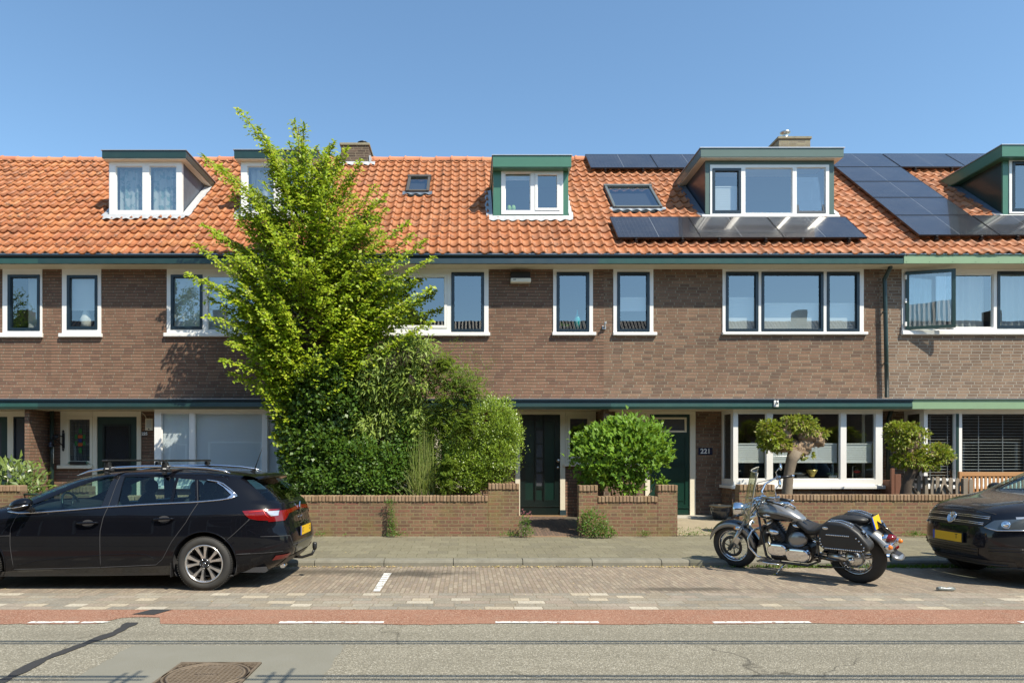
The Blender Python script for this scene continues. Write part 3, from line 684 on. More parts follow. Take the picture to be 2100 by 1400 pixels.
s, d4, f4 = dormer(HD, (1447, 1710), (330, 445), roofY(447), (1437, 1730.5), (304, 323), roofY(447) - .17, (1456.5, 1700.5, 338, 443.5),
                   [((1461, 1520, 345, 437), 'dblue', [('band', 379, 433)]), ((1528.5, 1625.5, 344, 437), None, []), ((1634, 1694, 343, 438), None, [])], facem='slate', fasc='slate', cheekm='dblue', soff='cream'); sk['D'].append(s)
# tilted sash of the wide dormer
Yf = roofY(447) - .02; x0, x1, z0, z1 = X_(1635, Yf), X_(1693, Yf), Z_(437, Yf), Z_(350, Yf)
b = MB(); b.M = Matrix.Translation((x0, Yf + .03, z0)) @ Matrix.Rotation(R(-9), 4, 'X') ; ring(b, 0, x1 - x0, 0, z1 - z0, .055, -.02, .03); ts = b.build('tilted_sash', M['dblue'], HD, bevel=.004, seg=1)
b = MB(); b.M = Matrix.Translation((x0, Yf + .03, z0)) @ Matrix.Rotation(R(-9), 4, 'X'); b.poly([(.05, 0, .05), (x1 - x0 - .05, 0, .05), (x1 - x0 - .05, 0, z1 - z0 - .05), (.05, 0, z1 - z0 - .05)]); b.build('pane', M['glass'], ts)
s, d5, f5 = dormer(HE, (2057, 2270), (325, 445), roofY(447), (2055, 2276), (297.5, 322), roofY(447) - .2, (2070, 2258, 326, 438),
                   [((2076, 2150, 331, 433), 'dblue', []), ((2158, 2250, 331, 433), None, [])], facem='mgreen', fasc='mgreen', cheekm='dgreen', soff='mgreen'); sk['E'].append(s)
sk['C'].append((X_(836, 17.3), X_(880, 17.3), roofv(398), roofv(370))); sk['D'].append((X_(1252, 16.5), X_(1340, 16.5), roofv(432), roofv(390)))
for i, k in enumerate('ABCDE'):
    h, x0, x1 = HS[k]; tiles(h, x0, x1, sk[k], M['tileL'] if k in 'AB' else M['tileR'], 10 + i, .009 if k in 'AB' else .005)
for k, gm, dm, lt in (('A', 'gutterG', 'dblue', 0), ('B', 'dgreen', 'dblue', 0), ('C', 'gutter', 'dblue', 0), ('D', 'gutterG', 'dblue', 0), ('E', 'lgreen', 'zinc', 1)):
    h, x0, x1 = HS[k]
    ox0 = x0 + (.22 if k == 'E' else -.0); ox1 = x1 + (.22 if k == 'D' else 0)
    if k == 'D': ox0 = x0 - .2
    if k == 'C': ox1 = x1 - .2
    eaves(h, ox0, ox1, gm, dm, light=lt)
    cx0 = x0 + (.4 if k == 'E' else .0) + (.06 if k == 'D' else 0); cx1 = x1 + (.4 if k == 'D' else 0) + (.06 if k == 'C' else 0)
    canopy(h, cx0, cx1, 'lgreen' if k == 'E' else ('gutterG' if k in 'DA' else 'dgreen'), dm if k != 'E' else 'zinc', light=lt)
# ---------------------------------------------------------------- ground floor
def door(house, r, Y, m, style):
    x0, x1, z0, z1 = rect(*r, Y); w = x1 - x0; hgt = z1 - z0
    b = MB(); P = lambda fx: x0 + w * fx
    Q = lambda fz: z1 - hgt * fz
    if style == 'C':
        hs = [(P(.405), P(.57), Q(a + .125), Q(a)) for a in (.158, .298, .44, .583)]
        pn = [(P(.13), P(.36), Q(.845), Q(.06)), (P(.62), P(.86), Q(.845), Q(.06)), (P(.405), P(.57), Q(.845), Q(.735)), (P(.405), P(.57), Q(.125), Q(.05))]
        panel(b, x0, x1, z0, z1, hs + pn, Y, Y + .02); d = b.build('front_door', M[m], house, bevel=.004, seg=1)
        b = MB()
        for q in pn: b.box(q[0] - .005, q[1] + .005, Y + .018, Y + .03, q[2] - .005, q[3] + .005)
        b.build('door_panel', M['doorpanel'], d)
        b = MB()
        for q in hs: b.box(q[0] - .002, q[1] + .002, Y + .019, Y + .03, q[2], q[3])
        b.build('door_window', M['glassobsc'], d)
        b = MB()
        for fx in (.375, .595): b.box(P(fx) - .012, P(fx) + .012, Y - .02, Y + .001, Q(.85), Q(.02))
        b.box(x0, x1, Y - .015, Y + .001, Q(.915), Q(.905)); b.build('moulding', M[m], d, bevel=.003, seg=1)
        b = MB(); b.lathe([(0, 0), (.016, 0), (.016, .03), (.036, .035), (.04, .06), (.02, .075), (0, .077)], (P(.945), Y - .001, Q(.455)), (0, -1, 0), 16)
        b.build('door_knob', M['steel'], d); b = MB(); b.lathe([(0, 0), (.026, 0), (.026, .008), (.02, .012), (0, .012)], (P(.945), Y - .001, Q(.525)), (0, -1, 0), 16); b.build('lock', M['steel'], d)
    elif style == 'D':
        h1 = (P(.09), P(.90), Q(.175), Q(.035)); p1 = (P(.12), P(.88), Q(.90), Q(.225))
        panel(b, x0, x1, z0, z1, [h1, p1], Y, Y + .03); d = b.build('front_door', M[m], house, bevel=.004, seg=1)
        b = MB(); b.box(p1[0] - .003, p1[1] + .003, Y + .02, Y + .04, p1[2] - .003, p1[3] + .003); b.box(x0, x1, Y - .02, Y, Q(.935), Q(.925)); b.box(P(.6), P(.85), Y + .008, Y + .02, Q(.865), Q(.862)); b.build('door_panel', M[m], d)
        b = MB(); ring(b, h1[0] - .01, h1[1] + .01, h1[2] - .01, h1[3] + .01, .04, Y - .015, Y + .02); b.build('transom_frame', M['cream'], d, bevel=.003, seg=1)
        b = MB(); b.box(h1[0], h1[1], Y + .018, Y + .028, h1[2], h1[3]); b.build('door_window', M['glassobsc'], d)
        b = MB(); b.lathe([(0, 0), (.02, 0), (.02, .03), (.035, .035), (.035, .06), (0, .07)], (P(.1), Y - .001, Q(.5)), (0, -1, 0), 14); b.build('door_knob', M['steel'], d)
    elif style == 'B':
        h1 = (P(.145), P(.86), Q(.80), Q(.075)); panel(b, x0, x1, z0, z1, [h1], Y, Y + .03); d = b.build('front_door', M[m], house, bevel=.004, seg=1)
        b = MB(); ring(b, h1[0], h1[1], h1[2], h1[3], .045, Y - .012, Y + .03); b.build('moulding', M['doorblack'], d, bevel=.008, seg=2)
        b = MB(); b.box(h1[0], h1[1], Y + .031, Y + .05, h1[2], h1[3]); b.build('door_window', M['dark'], d)
        # lattice of the iron grille
        b = MB(); a0, a1, c0, c1 = h1[0] + .045, h1[1] - .045, h1[2] + .045, h1[3] - .045; st = .055; k = -40
        for sgn in (1, -1):
            for k in range(-60, 60):
                # line x + sgn*z = k*st
                cst = k * st; ps = []
                for X in (a0, a1):
                    z = (cst - (X - a0)) * sgn + c0
                    if c0 <= z <= c1: ps.append((X, z))
                for Zz in (c0, c1):
                    X = cst - sgn * (Zz - c0) + a0
                    if a0 <= X <= a1: ps.append((X, Zz))
                if len(ps) >= 2 and (Vector(ps[0]) - Vector(ps[-1])).length > .03:
                    b.tube([(ps[0][0], Y + .012 + .004 * sgn, ps[0][1]), (ps[-1][0], Y + .012 + .004 * sgn, ps[-1][1])], .0045, 4, False)
        b.mi = 0; cc = ((a0 + a1) / 2, Y + .008, c0 + (c1 - c0) * .42)
        for rr in (.16, .11, .05): b.tube([(cc[0] + rr * math.cos(t), cc[1], cc[2] + rr * 1.15 * math.sin(t)) for t in [i * math.pi / 12 for i in range(25)]], .007, 5, False)
        for t in range(8):
            an = t * math.pi / 4; b.tube([(cc[0] + .03 * math.cos(an), cc[1], cc[2] + .03 * math.sin(an)), (cc[0] + .1 * math.cos(an + .4), cc[1], cc[2] + .1 * math.sin(an + .4)), (cc[0] + .17 * math.cos(an), cc[1], cc[2] + .19 * math.sin(an))], .008, 5, False)
        b.build('grille', plain('wrought iron', (.035, .035, .04), .45, .5), d)
    return d
FLZ = .19
def frame2(house, O, holes, Y, m, name='door_frame'):
    b = MB(); panel(b, *rect(*O, Y), [rect(*h, Y) for h in holes], Y, Y + .09); return b.build(name, M[m], house, bevel=.004, seg=1)
SOF = 2.62
# --- house 223 (behind the bushes)
fixture_wall(HC, X_(640, YD), S2, .0, SOF, [rect(1057, 1222, 838, 955, YD), rect(1057, 1159, 950, 1060, YD)], YD, M['brickC'], depth=.1)
frame2(HC, (1057, 1159, 836, 1060), [(1066.5, 1149, 849.5, 1060.5)], YD - .03, 'cream')
door(HC, (1066.8, 1148.6, 849.8, 1056.5), YD, 'doorblack', 'C')
b = MB(); b.box(X_(1148, YD), X_(1160.5, YD), YD - .04, YD - .03, Z_(1058, YD), Z_(1045, YD)); b.build('jamb_block', M['gutter'], HC)
window(HC, (1159.5, 1222, 836, 956), [((1163, 1211, 852, 941), 'cream', [])], YD - .03, (1155.5, 1224, 950, 956), 'cream', 'glasslow')
b = MB(); b.box(X_(1060, YD), X_(1160, YD), YD - .12, YD + .02, .25, .298); b.build('threshold', plain('worn wooden threshold', (.28, .17, .08), .7, var=.3, sc=8), HC, bevel=.006)
room(HC, X_(1057, YD), X_(1159, YD), .1, 2.6, YD + .1, .2, M['roomd'], 'hallway')
# --- bays: D, and mirrored B and C
def bay(house, s, f, fm, brick, side='L', low='glasslow', ybot=982, coversk=None, slats=False, dsash=False):
    """s = list of light pixel spans, f = outer pixel span at the bay front"""
    cov = coversk or []
    top = 837
    fr, hs = window(house, (f[0], f[1], top, 995.5), [((a, b_, 847, ybot), None, cov) for a, b_ in s], YB, (f[0] - 4, f[1] + 4, 995, 1002), fm, low, None)
    x0, x1 = X_(f[0], YB), X_(f[1], YB)
    b = MB(); b.poly([(x0, YB + .06, 0), (x1, YB + .06, 0), (x1, YB + .06, Z_(1001, YB)), (x0, YB + .06, Z_(1001, YB))])
    for x in (x0, x1): b.poly([(x, YB + .06, 0), (x, YD, 0), (x, YD, Z_(1001, YB)), (x, YB + .06, Z_(1001, YB))])
    b.build('bay_wall', M[brick], house)
    # side light frames and room
    for x, sg in ((x0, 1), (x1, -1)):
        b = MB(); zt, zb = Z_(top, YB), Z_(995.5, YB); y0, y1 = YB + .101, YD - .001; w = .055 * sg
        lo_, hi_ = min(x, x + w), max(x, x + w)
        b.box(lo_, hi_, y0, y1, zb, zb + .14); b.box(lo_, hi_, y0, y1, zt - .1, zt - .0); b.box(lo_, hi_, y0, y0 + .05, zb + .141, zt - .101); b.box(lo_, hi_, y1 - .08, y1, zb + .141, zt - .101)
        b.build('side_light_frame', M[fm], fr, bevel=.004, seg=1)
        b = MB(); b.poly([(x + w / 2, y0 + .05, zb + .14), (x + w / 2, y1 - .08, zb + .14), (x + w / 2, y1 - .08, zt - .1), (x + w / 2, y0 + .05, zt - .1)]); b.build('pane', M[low], fr)
        if side == ('L' if sg > 0 else 'R'): b = MB(); b.box(min(x - .05 * sg, x), max(x - .05 * sg, x), y0 - .1, y1, zb - .06, zb); b.build('side_sill', M[fm], fr)
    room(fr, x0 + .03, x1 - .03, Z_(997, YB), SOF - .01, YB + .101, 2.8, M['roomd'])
    b = MB(); b.box(x0 + .06, x1 - .06, YB + .102, YB + .35, Z_(984, YB) - .03, Z_(984, YB)); b.build('window_board', M['cream'], fr, bevel=.004, seg=1)
    return fr
bayD = bay(HD, [(1513.3, 1572.4), (1585, 1724), (1736, 1796)], (1503.8, 1810), 'white', 'brickD', coversk=[('band', 909.5, 947.5)])
fixture_wall(HD, S2, X_(1482.6, YD), .0, SOF, [rect(1262, 1427, 838, 955, YD), rect(1324, 1427, 950, 1060, YD)], YD, M['brickD'], depth=.1)
fixture_wall(HD, X_(1811, YB), S3 + .2, .0, SOF, [], YD, M['brickD'], depth=.1)
frame2(HD, (1323.5, 1426.5, 836, 1058), [(1333, 1415.2, 849, 1058.5)], YD - .03, 'cream')
door(HD, (1333.4, 1415, 849.3, 1054.6), YD, 'doorgreen', 'D')
room(HD, X_(1324, YD), X_(1427, YD), .1, 2.6, YD + .1, .2, M['roomd'], 'hallway')
window(HD, (1262, 1323, 836, 956), [((1269, 1317, 852, 941), 'cream', [('roller', 853, 868)])], YD - .03, (1258, 1325, 950, 956), 'cream', 'glasslow')
b = MB(); b.box(S2 - .055, S2 + .055, YB - .03, YD - .001, 0, SOF - .002); b.build('party_wall_fin', M['brickD'], HD)
# C bay (hidden by shrubs for the most part)
bayC = bay(HC, [(680, 740), (752, 891), (903, 963)], (665, 972), 'cream', 'brickC', side='R', coversk=[('roller', 850, 868)])
# B: bay, door and leaded window
bayB = bay(HB, [(330.5, 388), (399.3, 537.5), (548, 606)], (316.5, 616), 'white', 'brickC', coversk=[('slat',)], low='glassclear')
fixture_wall(HB, S0, X_(316.5, YB) , .0, SOF, [rect(124, 289, 838, 960, YD), rect(189, 289, 950, 1062, YD)], YD, M['brickC'], depth=.1)
fixture_wall(HB, X_(616, YB), X_(640, YD), .0, SOF, [], YD, M['brickC'], depth=.1)
frame2(HB, (189, 289, 843, 1062), [(198.5, 280.2, 854, 1062.5)], YD - .03, 'cream')
door(HB, (199, 280, 854.2, 1058), YD, 'dgreen', 'B')
room(HB, X_(189, YD), X_(289, YD), .1, 2.6, YD + .1, .2, M['roomd'], 'hallway')
def leaded():
    a = N('leaded stained glass'); x, y, z = a.sep(a.obj())[0:3]
    v = a.n('TexWhiteNoise', noise_dimensions='2D'); q = .092
    cx = a.math('FLOOR', a.math('DIVIDE', x, q)); cz = a.math('FLOOR', a.math('DIVIDE', z, .125)); a.set(v.inputs[0], a.comb(cx, cz))
    c = a.ramp(v.outputs[0], [(0, (.10, .10, .085)), (.5, (.07, .08, .09)), (.8, (.12, .11, .10))])
    a.bsdf(c, .12, 0, a.bump(a.noise(25), .3, .004)); return a.m
fr, hs = window(HB, (123.8, 190, 843, 960), [((135.5, 192 - 2, 853.5, 951), 'cream', [])], YD - .03, (118.6, 191, 953.7, 960.6), 'cream', 'glasslow', None)
x0, x1, z0, z1 = rect(142.5, 186, 859, 944.5, YD); b = MB(); b.box(x0, x1, YD + .02, YD + .04, z0, z1); lg = b.build('leaded_glass', leaded(), fr)
b = MB()
for i in range(6): X = x0 + (x1 - x0) * i / 5; b.box(X - .004, X + .004, YD + .010, YD + .019, z0, z1)
for j in range(8): Zq = z0 + (z1 - z0) * j / 7; b.box(x0, x1, YD + .012, YD + .0185, Zq - .004, Zq + .004)
b.build('lead_came', plain('lead cames', (.16, .17, .18), .5, .5), fr)
sg = [plain('green stained glass', (.03, .14, .04), .15), plain('amber stained glass', (.35, .08, .02), .15), plain('blue stained glass', (.02, .03, .14), .15)]
for j, (cx, cz, w, hh_, mi) in enumerate([(.5, .72, .035, .10, 0), (.5, .58, .05, .07, 1), (.5, .49, .035, .07, 2), (.5, .39, .05, .07, 1), (.5, .25, .035, .11, 0), (.30, .58, .03, .09, 0), (.68, .58, .03, .09, 0), (.30, .42, .03, .09, 0), (.68, .42, .03, .09, 0)]):
    b = MB(); X = x0 + (x1 - x0) * cx; Zq = z0 + (z1 - z0) * cz; b.box(X - w, X + w, YD + .006, YD + .011, Zq - hh_ / 2, Zq + hh_ / 2); b.build('coloured_glass', sg[mi], fr)
b = MB(); b.box(S0 - .385, S0 - .285, YB - .05, YD - .001, 0, SOF - .002); b.build('party_wall_fin', M['brickC'], HB)
# A: door with obscured side light
fixture_wall(HA, -14.9, X_(-200, YD), .0, SOF, [], YD, M['brickC'], depth=.1)
frame2(HA, (-90, 56, 840, 1062), [(-70, 15, 854, 1062.5), (27, 53, 854, 948)], YD - .03, 'cream')
fixture_wall(HA, X_(-200, YD), S0, .0, SOF, [rect(-90, 56, 838, 1062, YD)], YD, M['brickC'], depth=.1)
b = MB(); x0, x1, z0, z1 = rect(-70, 15, 854, 1060, YD); ring(b, x0, x1, z0, z1, .13, YD, YD + .03); dA = b.build('front_door', M['dgreen'], HA, bevel=.004, seg=1)
b = MB(); b.box(x0 + .12, x1 - .12, YD + .015, YD + .03, z0 + .12, z1 - .12); b.build('door_window', M['glassobsc'], dA)
b = MB(); b.lathe([(0, 0), (.02, 0), (.02, .03), (.045, .04), (.045, .07), (0, .08)], (x1 - .06, YD, Z_(946, YD)), (0, -1, 0), 14); b.build('door_knob', M['steel'], dA)
x0, x1, z0, z1 = rect(27, 53.5, 854, 948, YD); b = MB(); ring(b, x0, x1, z0, z1, .045, YD - .01, YD + .03); b.build('side_light', M['dblue'], HA)
b = MB(); b.box(x0 + .04, x1 - .04, YD + .015, YD + .03, z0 + .04, z1 - .04); b.build('pane', M['glassobsc'], HA)
# E: bay with an angled side light and black venetian blinds
bayE = bay(HE, [(1902.5, 1959.5), (1973, 2112), (2124, 2190)], (1895, 2200), 'white', 'brickE')
fixture_wall(HE, S3 + .2, X_(1895, YB), .0, SOF, [], YD, M['brickE'], depth=.1)
sl = plain('grey blind slats', (.42, .40, .37), .5); b = MB(); z = Z_(851, YB)
while z > Z_(982, YB):
    for (a0, a1) in ((1902.5, 1958), (1973, 2112), (2124, 2190)):
        b.obox(((X_(a0, YB) + X_(a1, YB)) / 2, YB + .13, z), (X_(a1, YB) - X_(a0, YB) - .02, .05, .003), Matrix.Rotation(R(12), 3, 'X'))
    z -= .0635
b.build('venetian_blind', sl, bayE)
b = MB()
for px in (1914, 1950, 2014, 2064, 2108): b.box(X_(px, YB) - .009, X_(px, YB) + .009, YB + .10, YB + .104, Z_(982, YB), Z_(851, YB))
b.build('blind_tape', plain('blind tape', (.25, .25, .26), .7), bayE)
b = MB(); b.box(X_(1960.5, YB), X_(1966, YB), YB - .012, YB + .0, Z_(990, YB), Z_(848, YB)); b.build('sash_stile', M['dgreen'], bayE)
# chimneys
def chimney(house, px, pyt, pyb, Y, d, m, pots, capm):
    x0, x1 = X_(px[0], Y), X_(px[1], Y); zt, zb = Z_(pyt, Y), Z_(pyb, Y) - .5
    b = MB(); b.box(x0, x1, Y, Y + d, zb, zt - .06); ch = b.build('chimney', M[m], house, bevel=.006, seg=1)
    b = MB(); b.box(x0 - .03, x1 + .03, Y - .03, Y + d + .03, zt - .06, zt + .01); b.box(x0 + .1, x1 - .1, Y + .1, Y + d - .1, zt + .01, zt + .05); b.build('chimney_cap', M[capm], ch, bevel=.012, seg=2)
    for (pxx, prof, dy, mm) in pots:
        b = MB(); b.lathe(prof, (X_(pxx, Y + dy), Y + dy, zt + .02), (0, 0, 1), 20); b.build('chimney_pot', M[mm], ch)
    return ch
M['capm'] = plain('mossy mortar cap', (.24, .21, .14), .9, var=.4, sc=8, bump=.6, bsc=20)
ch = chimney(HC, (699, 756), 294, 334, 18.45, .85, 'chimney', [(744, [(.10, 0), (.09, .06), (.05, .1), (.05, .16), (.14, .165), (.15, .19), (.10, .22), (0, .225)], .45, 'black')], 'capm')
flash(ch, ((X_(694, 18.3), roofv(337)), (X_(768, 18.3), roofv(337))), .15, side=1)
b = MB(); b.prism([(X_(757, 18.45), 18.42, Z_(336, 18.4)), (X_(757, 18.45), 18.42, Z_(318, 18.4)), (X_(757, 18.45), 19.0, Z_(318, 18.4)), (X_(757, 18.45), 19.0, Z_(336, 18.4))], (.05, 0, 0)); b.build('lead_apron', M['lead'], ch)
wire = [(.09, 0), (.09, .06), (.12, .1), (.12, .12), (.08, .13), (.07, .2), (.14, .25), (.15, .28), (.09, .3), (0, .3)]
chimney(HD, (1597, 1662), 281, 304, 18.9, .8, 'chimney2', [(1610, [(.14, 0), (.14, .03), (.10, .06), (.10, .2), (.14, .22), (.14, .25), (.09, .27), (0, .27)], .3, 'steel'), (1638, [(.06, 0), (.06, .05), (.08, .09), (.06, .14), (0, .15)], .4, 'steel')], 'capm')
# skylights
def skylight(house, q, fm, w, depth=.06):
    """q = px corners tl, tr, br, bl"""
    c = []
    for px, py in q:
        Y = roofY(py) - .05; c.append((X_(px, Y), roofv(py)))
    xl = (c[0][0] + c[3][0]) / 2; xr = (c[1][0] + c[2][0]) / 2; v0 = (c[2][1] + c[3][1]) / 2; v1 = (c[0][1] + c[1][1]) / 2
    def bx(b, x0, x1, va, vb, h0, h1):
        p = [rp(x, v, h) for h in (h0, h1) for v in (va, vb) for x in (x0, x1)]; i = [b.av(k) for k in p]
        for f in ((0, 2, 3, 1), (4, 5, 7, 6), (0, 1, 5, 4), (2, 6, 7, 3), (0, 4, 6, 2), (1, 3, 7, 5)): b.af([i[k] for k in f], False)
    b = MB(); bx(b, xl, xl + w, v0, v1, 0, .11); bx(b, xr - w, xr, v0, v1, 0, .11); bx(b, xl + w, xr - w, v0, v0 + w, 0, .105); bx(b, xl - .02, xr + .02, v1 - w, v1 + .02, 0, .13)
    s = b.build('roof_window', M[fm], house, bevel=.008, seg=1)
    b = MB(); b.poly([rp(xl + w, v0 + w, .08), rp(xr - w, v0 + w, .08), rp(xr - w, v1 - w, .08), rp(xl + w, v1 - w, .08)]); b.build('pane', M['glass'], s)
    b = MB(); b.poly([rp(xl, v0, -.3), rp(xr, v0, -.3), rp(xr, v1, -.3), rp(xl, v1, -.3)])
    for x in (xl + .001, xr - .001): b.poly([rp(x, v0, -.3), rp(x, v1, -.3), rp(x, v1, .0), rp(x, v0, .0)])
    b.build('room', M['room'], s)
    flash(s, ((xl - .08, v0 + .02), (xr + .08, v0 + .02)), .09, 'leadd', side=1)
M['skyframe'] = plain('taupe roof window frame', (.10, .09, .075), .45, .3, var=.1); M['skyframe2'] = plain('grey roof window frame', (.13, .15, .15), .45, .3, var=.1)
skylight(HC, ((836, 369), (881, 369), (882, 399), (834, 399)), 'skyframe', .07)
skylight(HD, ((1239, 388), (1336, 389), (1357, 432), (1257, 432)), 'skyframe2', .06)
# ---------------------------------------------------------------- the row across the street (seen in the panes and paint only)
darkroof = N('dark roof tile'); x, y, z = darkroof.sep(darkroof.obj())[0:3]
wv = darkroof.n('TexWave', {'Vector': darkroof.comb(x, 0, 0), 'Scale': 1.45}); wv2 = darkroof.n('TexWave', {'Vector': darkroof.comb(z, 0, 0), 'Scale': 1.25}, wave_profile='SAW')
hh = darkroof.math('ADD', wv.outputs[1], darkroof.math('MULTIPLY', wv2.outputs[1], .6)); darkroof.bsdf((.05, .04, .034), .4, 0, darkroof.bump(hh, 1, .06)); darkroof = darkroof.m
opp = None
for i in range(13):
    x0 = -39 + i * 6.0
    if opp is None:
        opp = thing('terraced_house', (x0 + 3, -9, 0), 'x', 'house', 'houses across the street')
        b = MB(); hol = [(x0 + .5, x0 + 1.4, 4.2, 5.5), (x0 + 2.4, x0 + 5.4, 4.2, 5.5), (x0 + 2.4, x0 + 5.4, .9, 2.5), (x0 + .6, x0 + 1.6, .1, 2.4)]
        b.M = Matrix.Translation((x0, -9, 0)) @ Matrix.Rotation(math.pi, 4, 'Z') @ Matrix.Translation((-x0 - 6, 0, 0)); panel(b, x0, x0 + 6, 0, 5.75, hol, 0, .12, False); b.build('wall', M['brickC'], opp)
        for h_ in hol:
            b = MB(); b.M = Matrix.Translation((x0, -9, 0)) @ Matrix.Rotation(math.pi, 4, 'Z') @ Matrix.Translation((-x0 - 6, 0, 0)); ring(b, *h_, .08, -.02, .08); fr = b.build('window_frame', M['white'], opp)
            b = MB(); b.M = Matrix.Translation((x0, -9, 0)) @ Matrix.Rotation(math.pi, 4, 'Z') @ Matrix.Translation((-x0 - 6, 0, 0)); b.poly([(h_[0], .1, h_[2]), (h_[1], .1, h_[2]), (h_[1], .1, h_[3]), (h_[0], .1, h_[3])]); b.build('pane', M['dark'], fr)
        b = MB(); b.poly([(x0, -8.5, 5.7), (x0 + 6, -8.5, 5.7), (x0 + 6, -13, 10.1), (x0, -13, 10.1)]); b.poly([(x0, -17.5, 5.7), (x0 + 6, -17.5, 5.7), (x0 + 6, -13, 10.1), (x0, -13, 10.1)]); b.poly([(x0, -8.5, 5.6), (x0 + 6, -8.5, 5.6), (x0 + 6, -17.5, 5.6), (x0, -17.5, 5.6)]); rf = b.build('roof', darkroof, opp)
        b = MB(); b.box(x0 + 5.3, x0 + 5.95, -13.4, -12.6, 9.6, 10.7); b.build('chimney', M['chimney'], opp)
        b = MB(); b.box(x0, x0 + 6, -8.52, -8.4, 5.58, 5.78); b.build('gutter', M['white'], opp)
        c = opp
    else:
        c = copy_thing(opp); c.location.x = x0 + 3
    c['label'] = 'dark roofed brick house across the street, ' + ('in the middle' if i == 6 else ('first', 'second', 'third', 'fourth', 'fifth', 'sixth')[abs(i - 6) - 1] + (' left' if i < 6 else ' right') + ' of the middle one')
sheet('pavement', -60, 60, -9, -4.5, .1, plain('far pavement', (.24, .23, .19), .9))
# ------------------------------------------------------------------ garden walls
YW = 12.5
def gwall(label, segs, seed, piers=True):
    """segs = (px0, px1, py top); coping bricks on edge along each top"""
    r = random.Random(seed); x0 = X_(segs[0][0], YW); x1 = X_(segs[-1][1], YW)
    t = thing('garden_wall', ((x0 + x1) / 2, YW + .1, .1), label, 'wall', 'garden walls along the pavement')
    for a, c, py in segs:
        xa, xb, zt = X_(a, YW), X_(c, YW), Z_(py, YW); ht = .108
        b = MB(); b.box(xa + .002, xb - .002, YW + .0, YW + .21, 0, zt - ht); b.build('brickwork', M['gwall'], t)
        b = MB(); n = max(2, int(round((xb - xa) / .0635))); w = (xb - xa) / n
        for i in range(n):
            j = lambda s: r.uniform(-s, s)
            b.obox((xa + (i + .5) * w, YW + .095 + j(.004), zt - ht / 2 + j(.003)), (w - .011, .235, ht - .002), Matrix.Rotation(j(.035), 3, 'Y') @ Matrix.Rotation(j(.03), 3, 'Z'))
        b.build('coping', M['coping'], t, bevel=.008, seg=2)
        b = MB(); b.box(xa + .01, xb - .01, YW + .005, YW + .205, zt - ht, zt - .018); b.build('mortar_bed', M['mortar'], t)
    return t
M['mortar'] = plain('old mortar', (.22, .18, .12), .95, var=.3, sc=20)
gwall('brown brick garden wall pier at the left edge beside the rhododendron', [(-330, -30, 1016), (-30, 42, 995)], 1)
gwall('long brown brick garden wall running behind the black estate car', [(122, 184, 997), (184, 1001, 1015.7), (1001, 1065, 991)], 2)
gwall('short brick garden wall with two raised piers under the round bush', [(1187, 1226, 994.5), (1226, 1349, 1017), (1349, 1389.5, 994)], 3)
gwall('brick garden wall running behind the motorcycle and the parked car', [(1516, 1588.5, 993), (1588.5, 2230, 1013.8)], 4)
b = MB(); b.tube([at(42, 1013, 12.6), at(122, 1013, 12.6)], .02, 8); b.tube([at(46, 1013, 12.6), at(46, 1085, 12.6)], .015, 8)
tag(b.build('gate_rail', M['dgreen']), 'thin green metal rail between the garden piers left of the estate car', 'rail')
# ------------------------------------------------------------------ solar panels
def pvmat():
    a = N('solar cells'); g = a.n('TexCoord').outputs['UV']; x, y, z = a.sep(g)[0:3]
    def lines(v, p, w): 
        f = a.math('FRACT', a.math('DIVIDE', v, p)); return a.math('MAXIMUM', a.math('LESS_THAN', f, w), a.math('GREATER_THAN', f, 1 - w))
    l = a.math('MAXIMUM', lines(x, .0875, .02), lines(y, .176, .012)); l2 = lines(x, .878, .006)
    c = a.mix(a.math('MULTIPLY', l, .55), (.012, .014, .022), (.10, .11, .12)); c = a.mix(l2, c, (.16, .17, .18))
    d = a.ramp(a.noise(30, 3, .7), [(.66, 0.0), (.72, .35)]); c = a.mix(d, c, (.45, .44, .40))
    dust = a.ramp(a.noise(2, 4), [(.3, .03), (.8, .10)]); c = a.mix(dust, c, (.3, .28, .25))
    a.bsdf(c, .25, 0, None, .25, 1.0, **{'Coat Roughness': .05, 'Coat IOR': 1.29}); return a.m
M['pv'] = pvmat(); M['pvf'] = plain('black anodised frame', (.02, .02, .022), .35, .3)
def pv(x0, v0, w, l, label, group, clamps=True, h=.135):
    c = rp(x0 + w / 2, v0, h)
    t = thing('solar_panel', c, label, 'solar panel', group)
    b = MB(); q = [(x0 + .012, v0 + .012), (x0 + w - .012, v0 + .012), (x0 + w - .012, v0 + l - .012), (x0 + .012, v0 + l - .012)]
    b.poly([rp(x, v, h + .003) for x, v in q]); o = b.build('cell_sheet', M['pv'], t)
    uv = o.data.uv_layers.new(); 
    for i, (x, v) in enumerate(q): uv.data[i].uv = (x - x0, v - v0)
    b = MB()
    def bx(x0, x1, va, vb, h0, h1):
        p = [rp(x, v, hh) for hh in (h0, h1) for v in (va, vb) for x in (x0, x1)]; i = [b.av(k) for k in p]
        for f in ((0, 2, 3, 1), (4, 5, 7, 6), (0, 1, 5, 4), (2, 6, 7, 3), (0, 4, 6, 2), (1, 3, 7, 5)): b.af([i[k] for k in f], False)
    bx(x0 + .002, x0 + .014, v0, v0 + l, h - .035, h + .006); bx(x0 + w - .014, x0 + w - .002, v0, v0 + l, h - .035, h + .006)
    bx(x0 + .014, x0 + w - .014, v0, v0 + .014, h - .035, h + .006); bx(x0 + .014, x0 + w - .014, v0 + l - .014, v0 + l, h - .035, h + .006)
    b.build('panel_frame', M['pvf'], t)
    if clamps:
        for f in (.22, .78):
            b = MB(); bx(x0 + w * f - .02, x0 + w * f + .02, v0 - .05, v0 + .01, .03, h - .01); bx(x0 + w * f - .03, x0 + w * f + .03, v0 - .07, v0 - .035, .035, .08); b.build('roof_hook', M['black'], t)
    return t
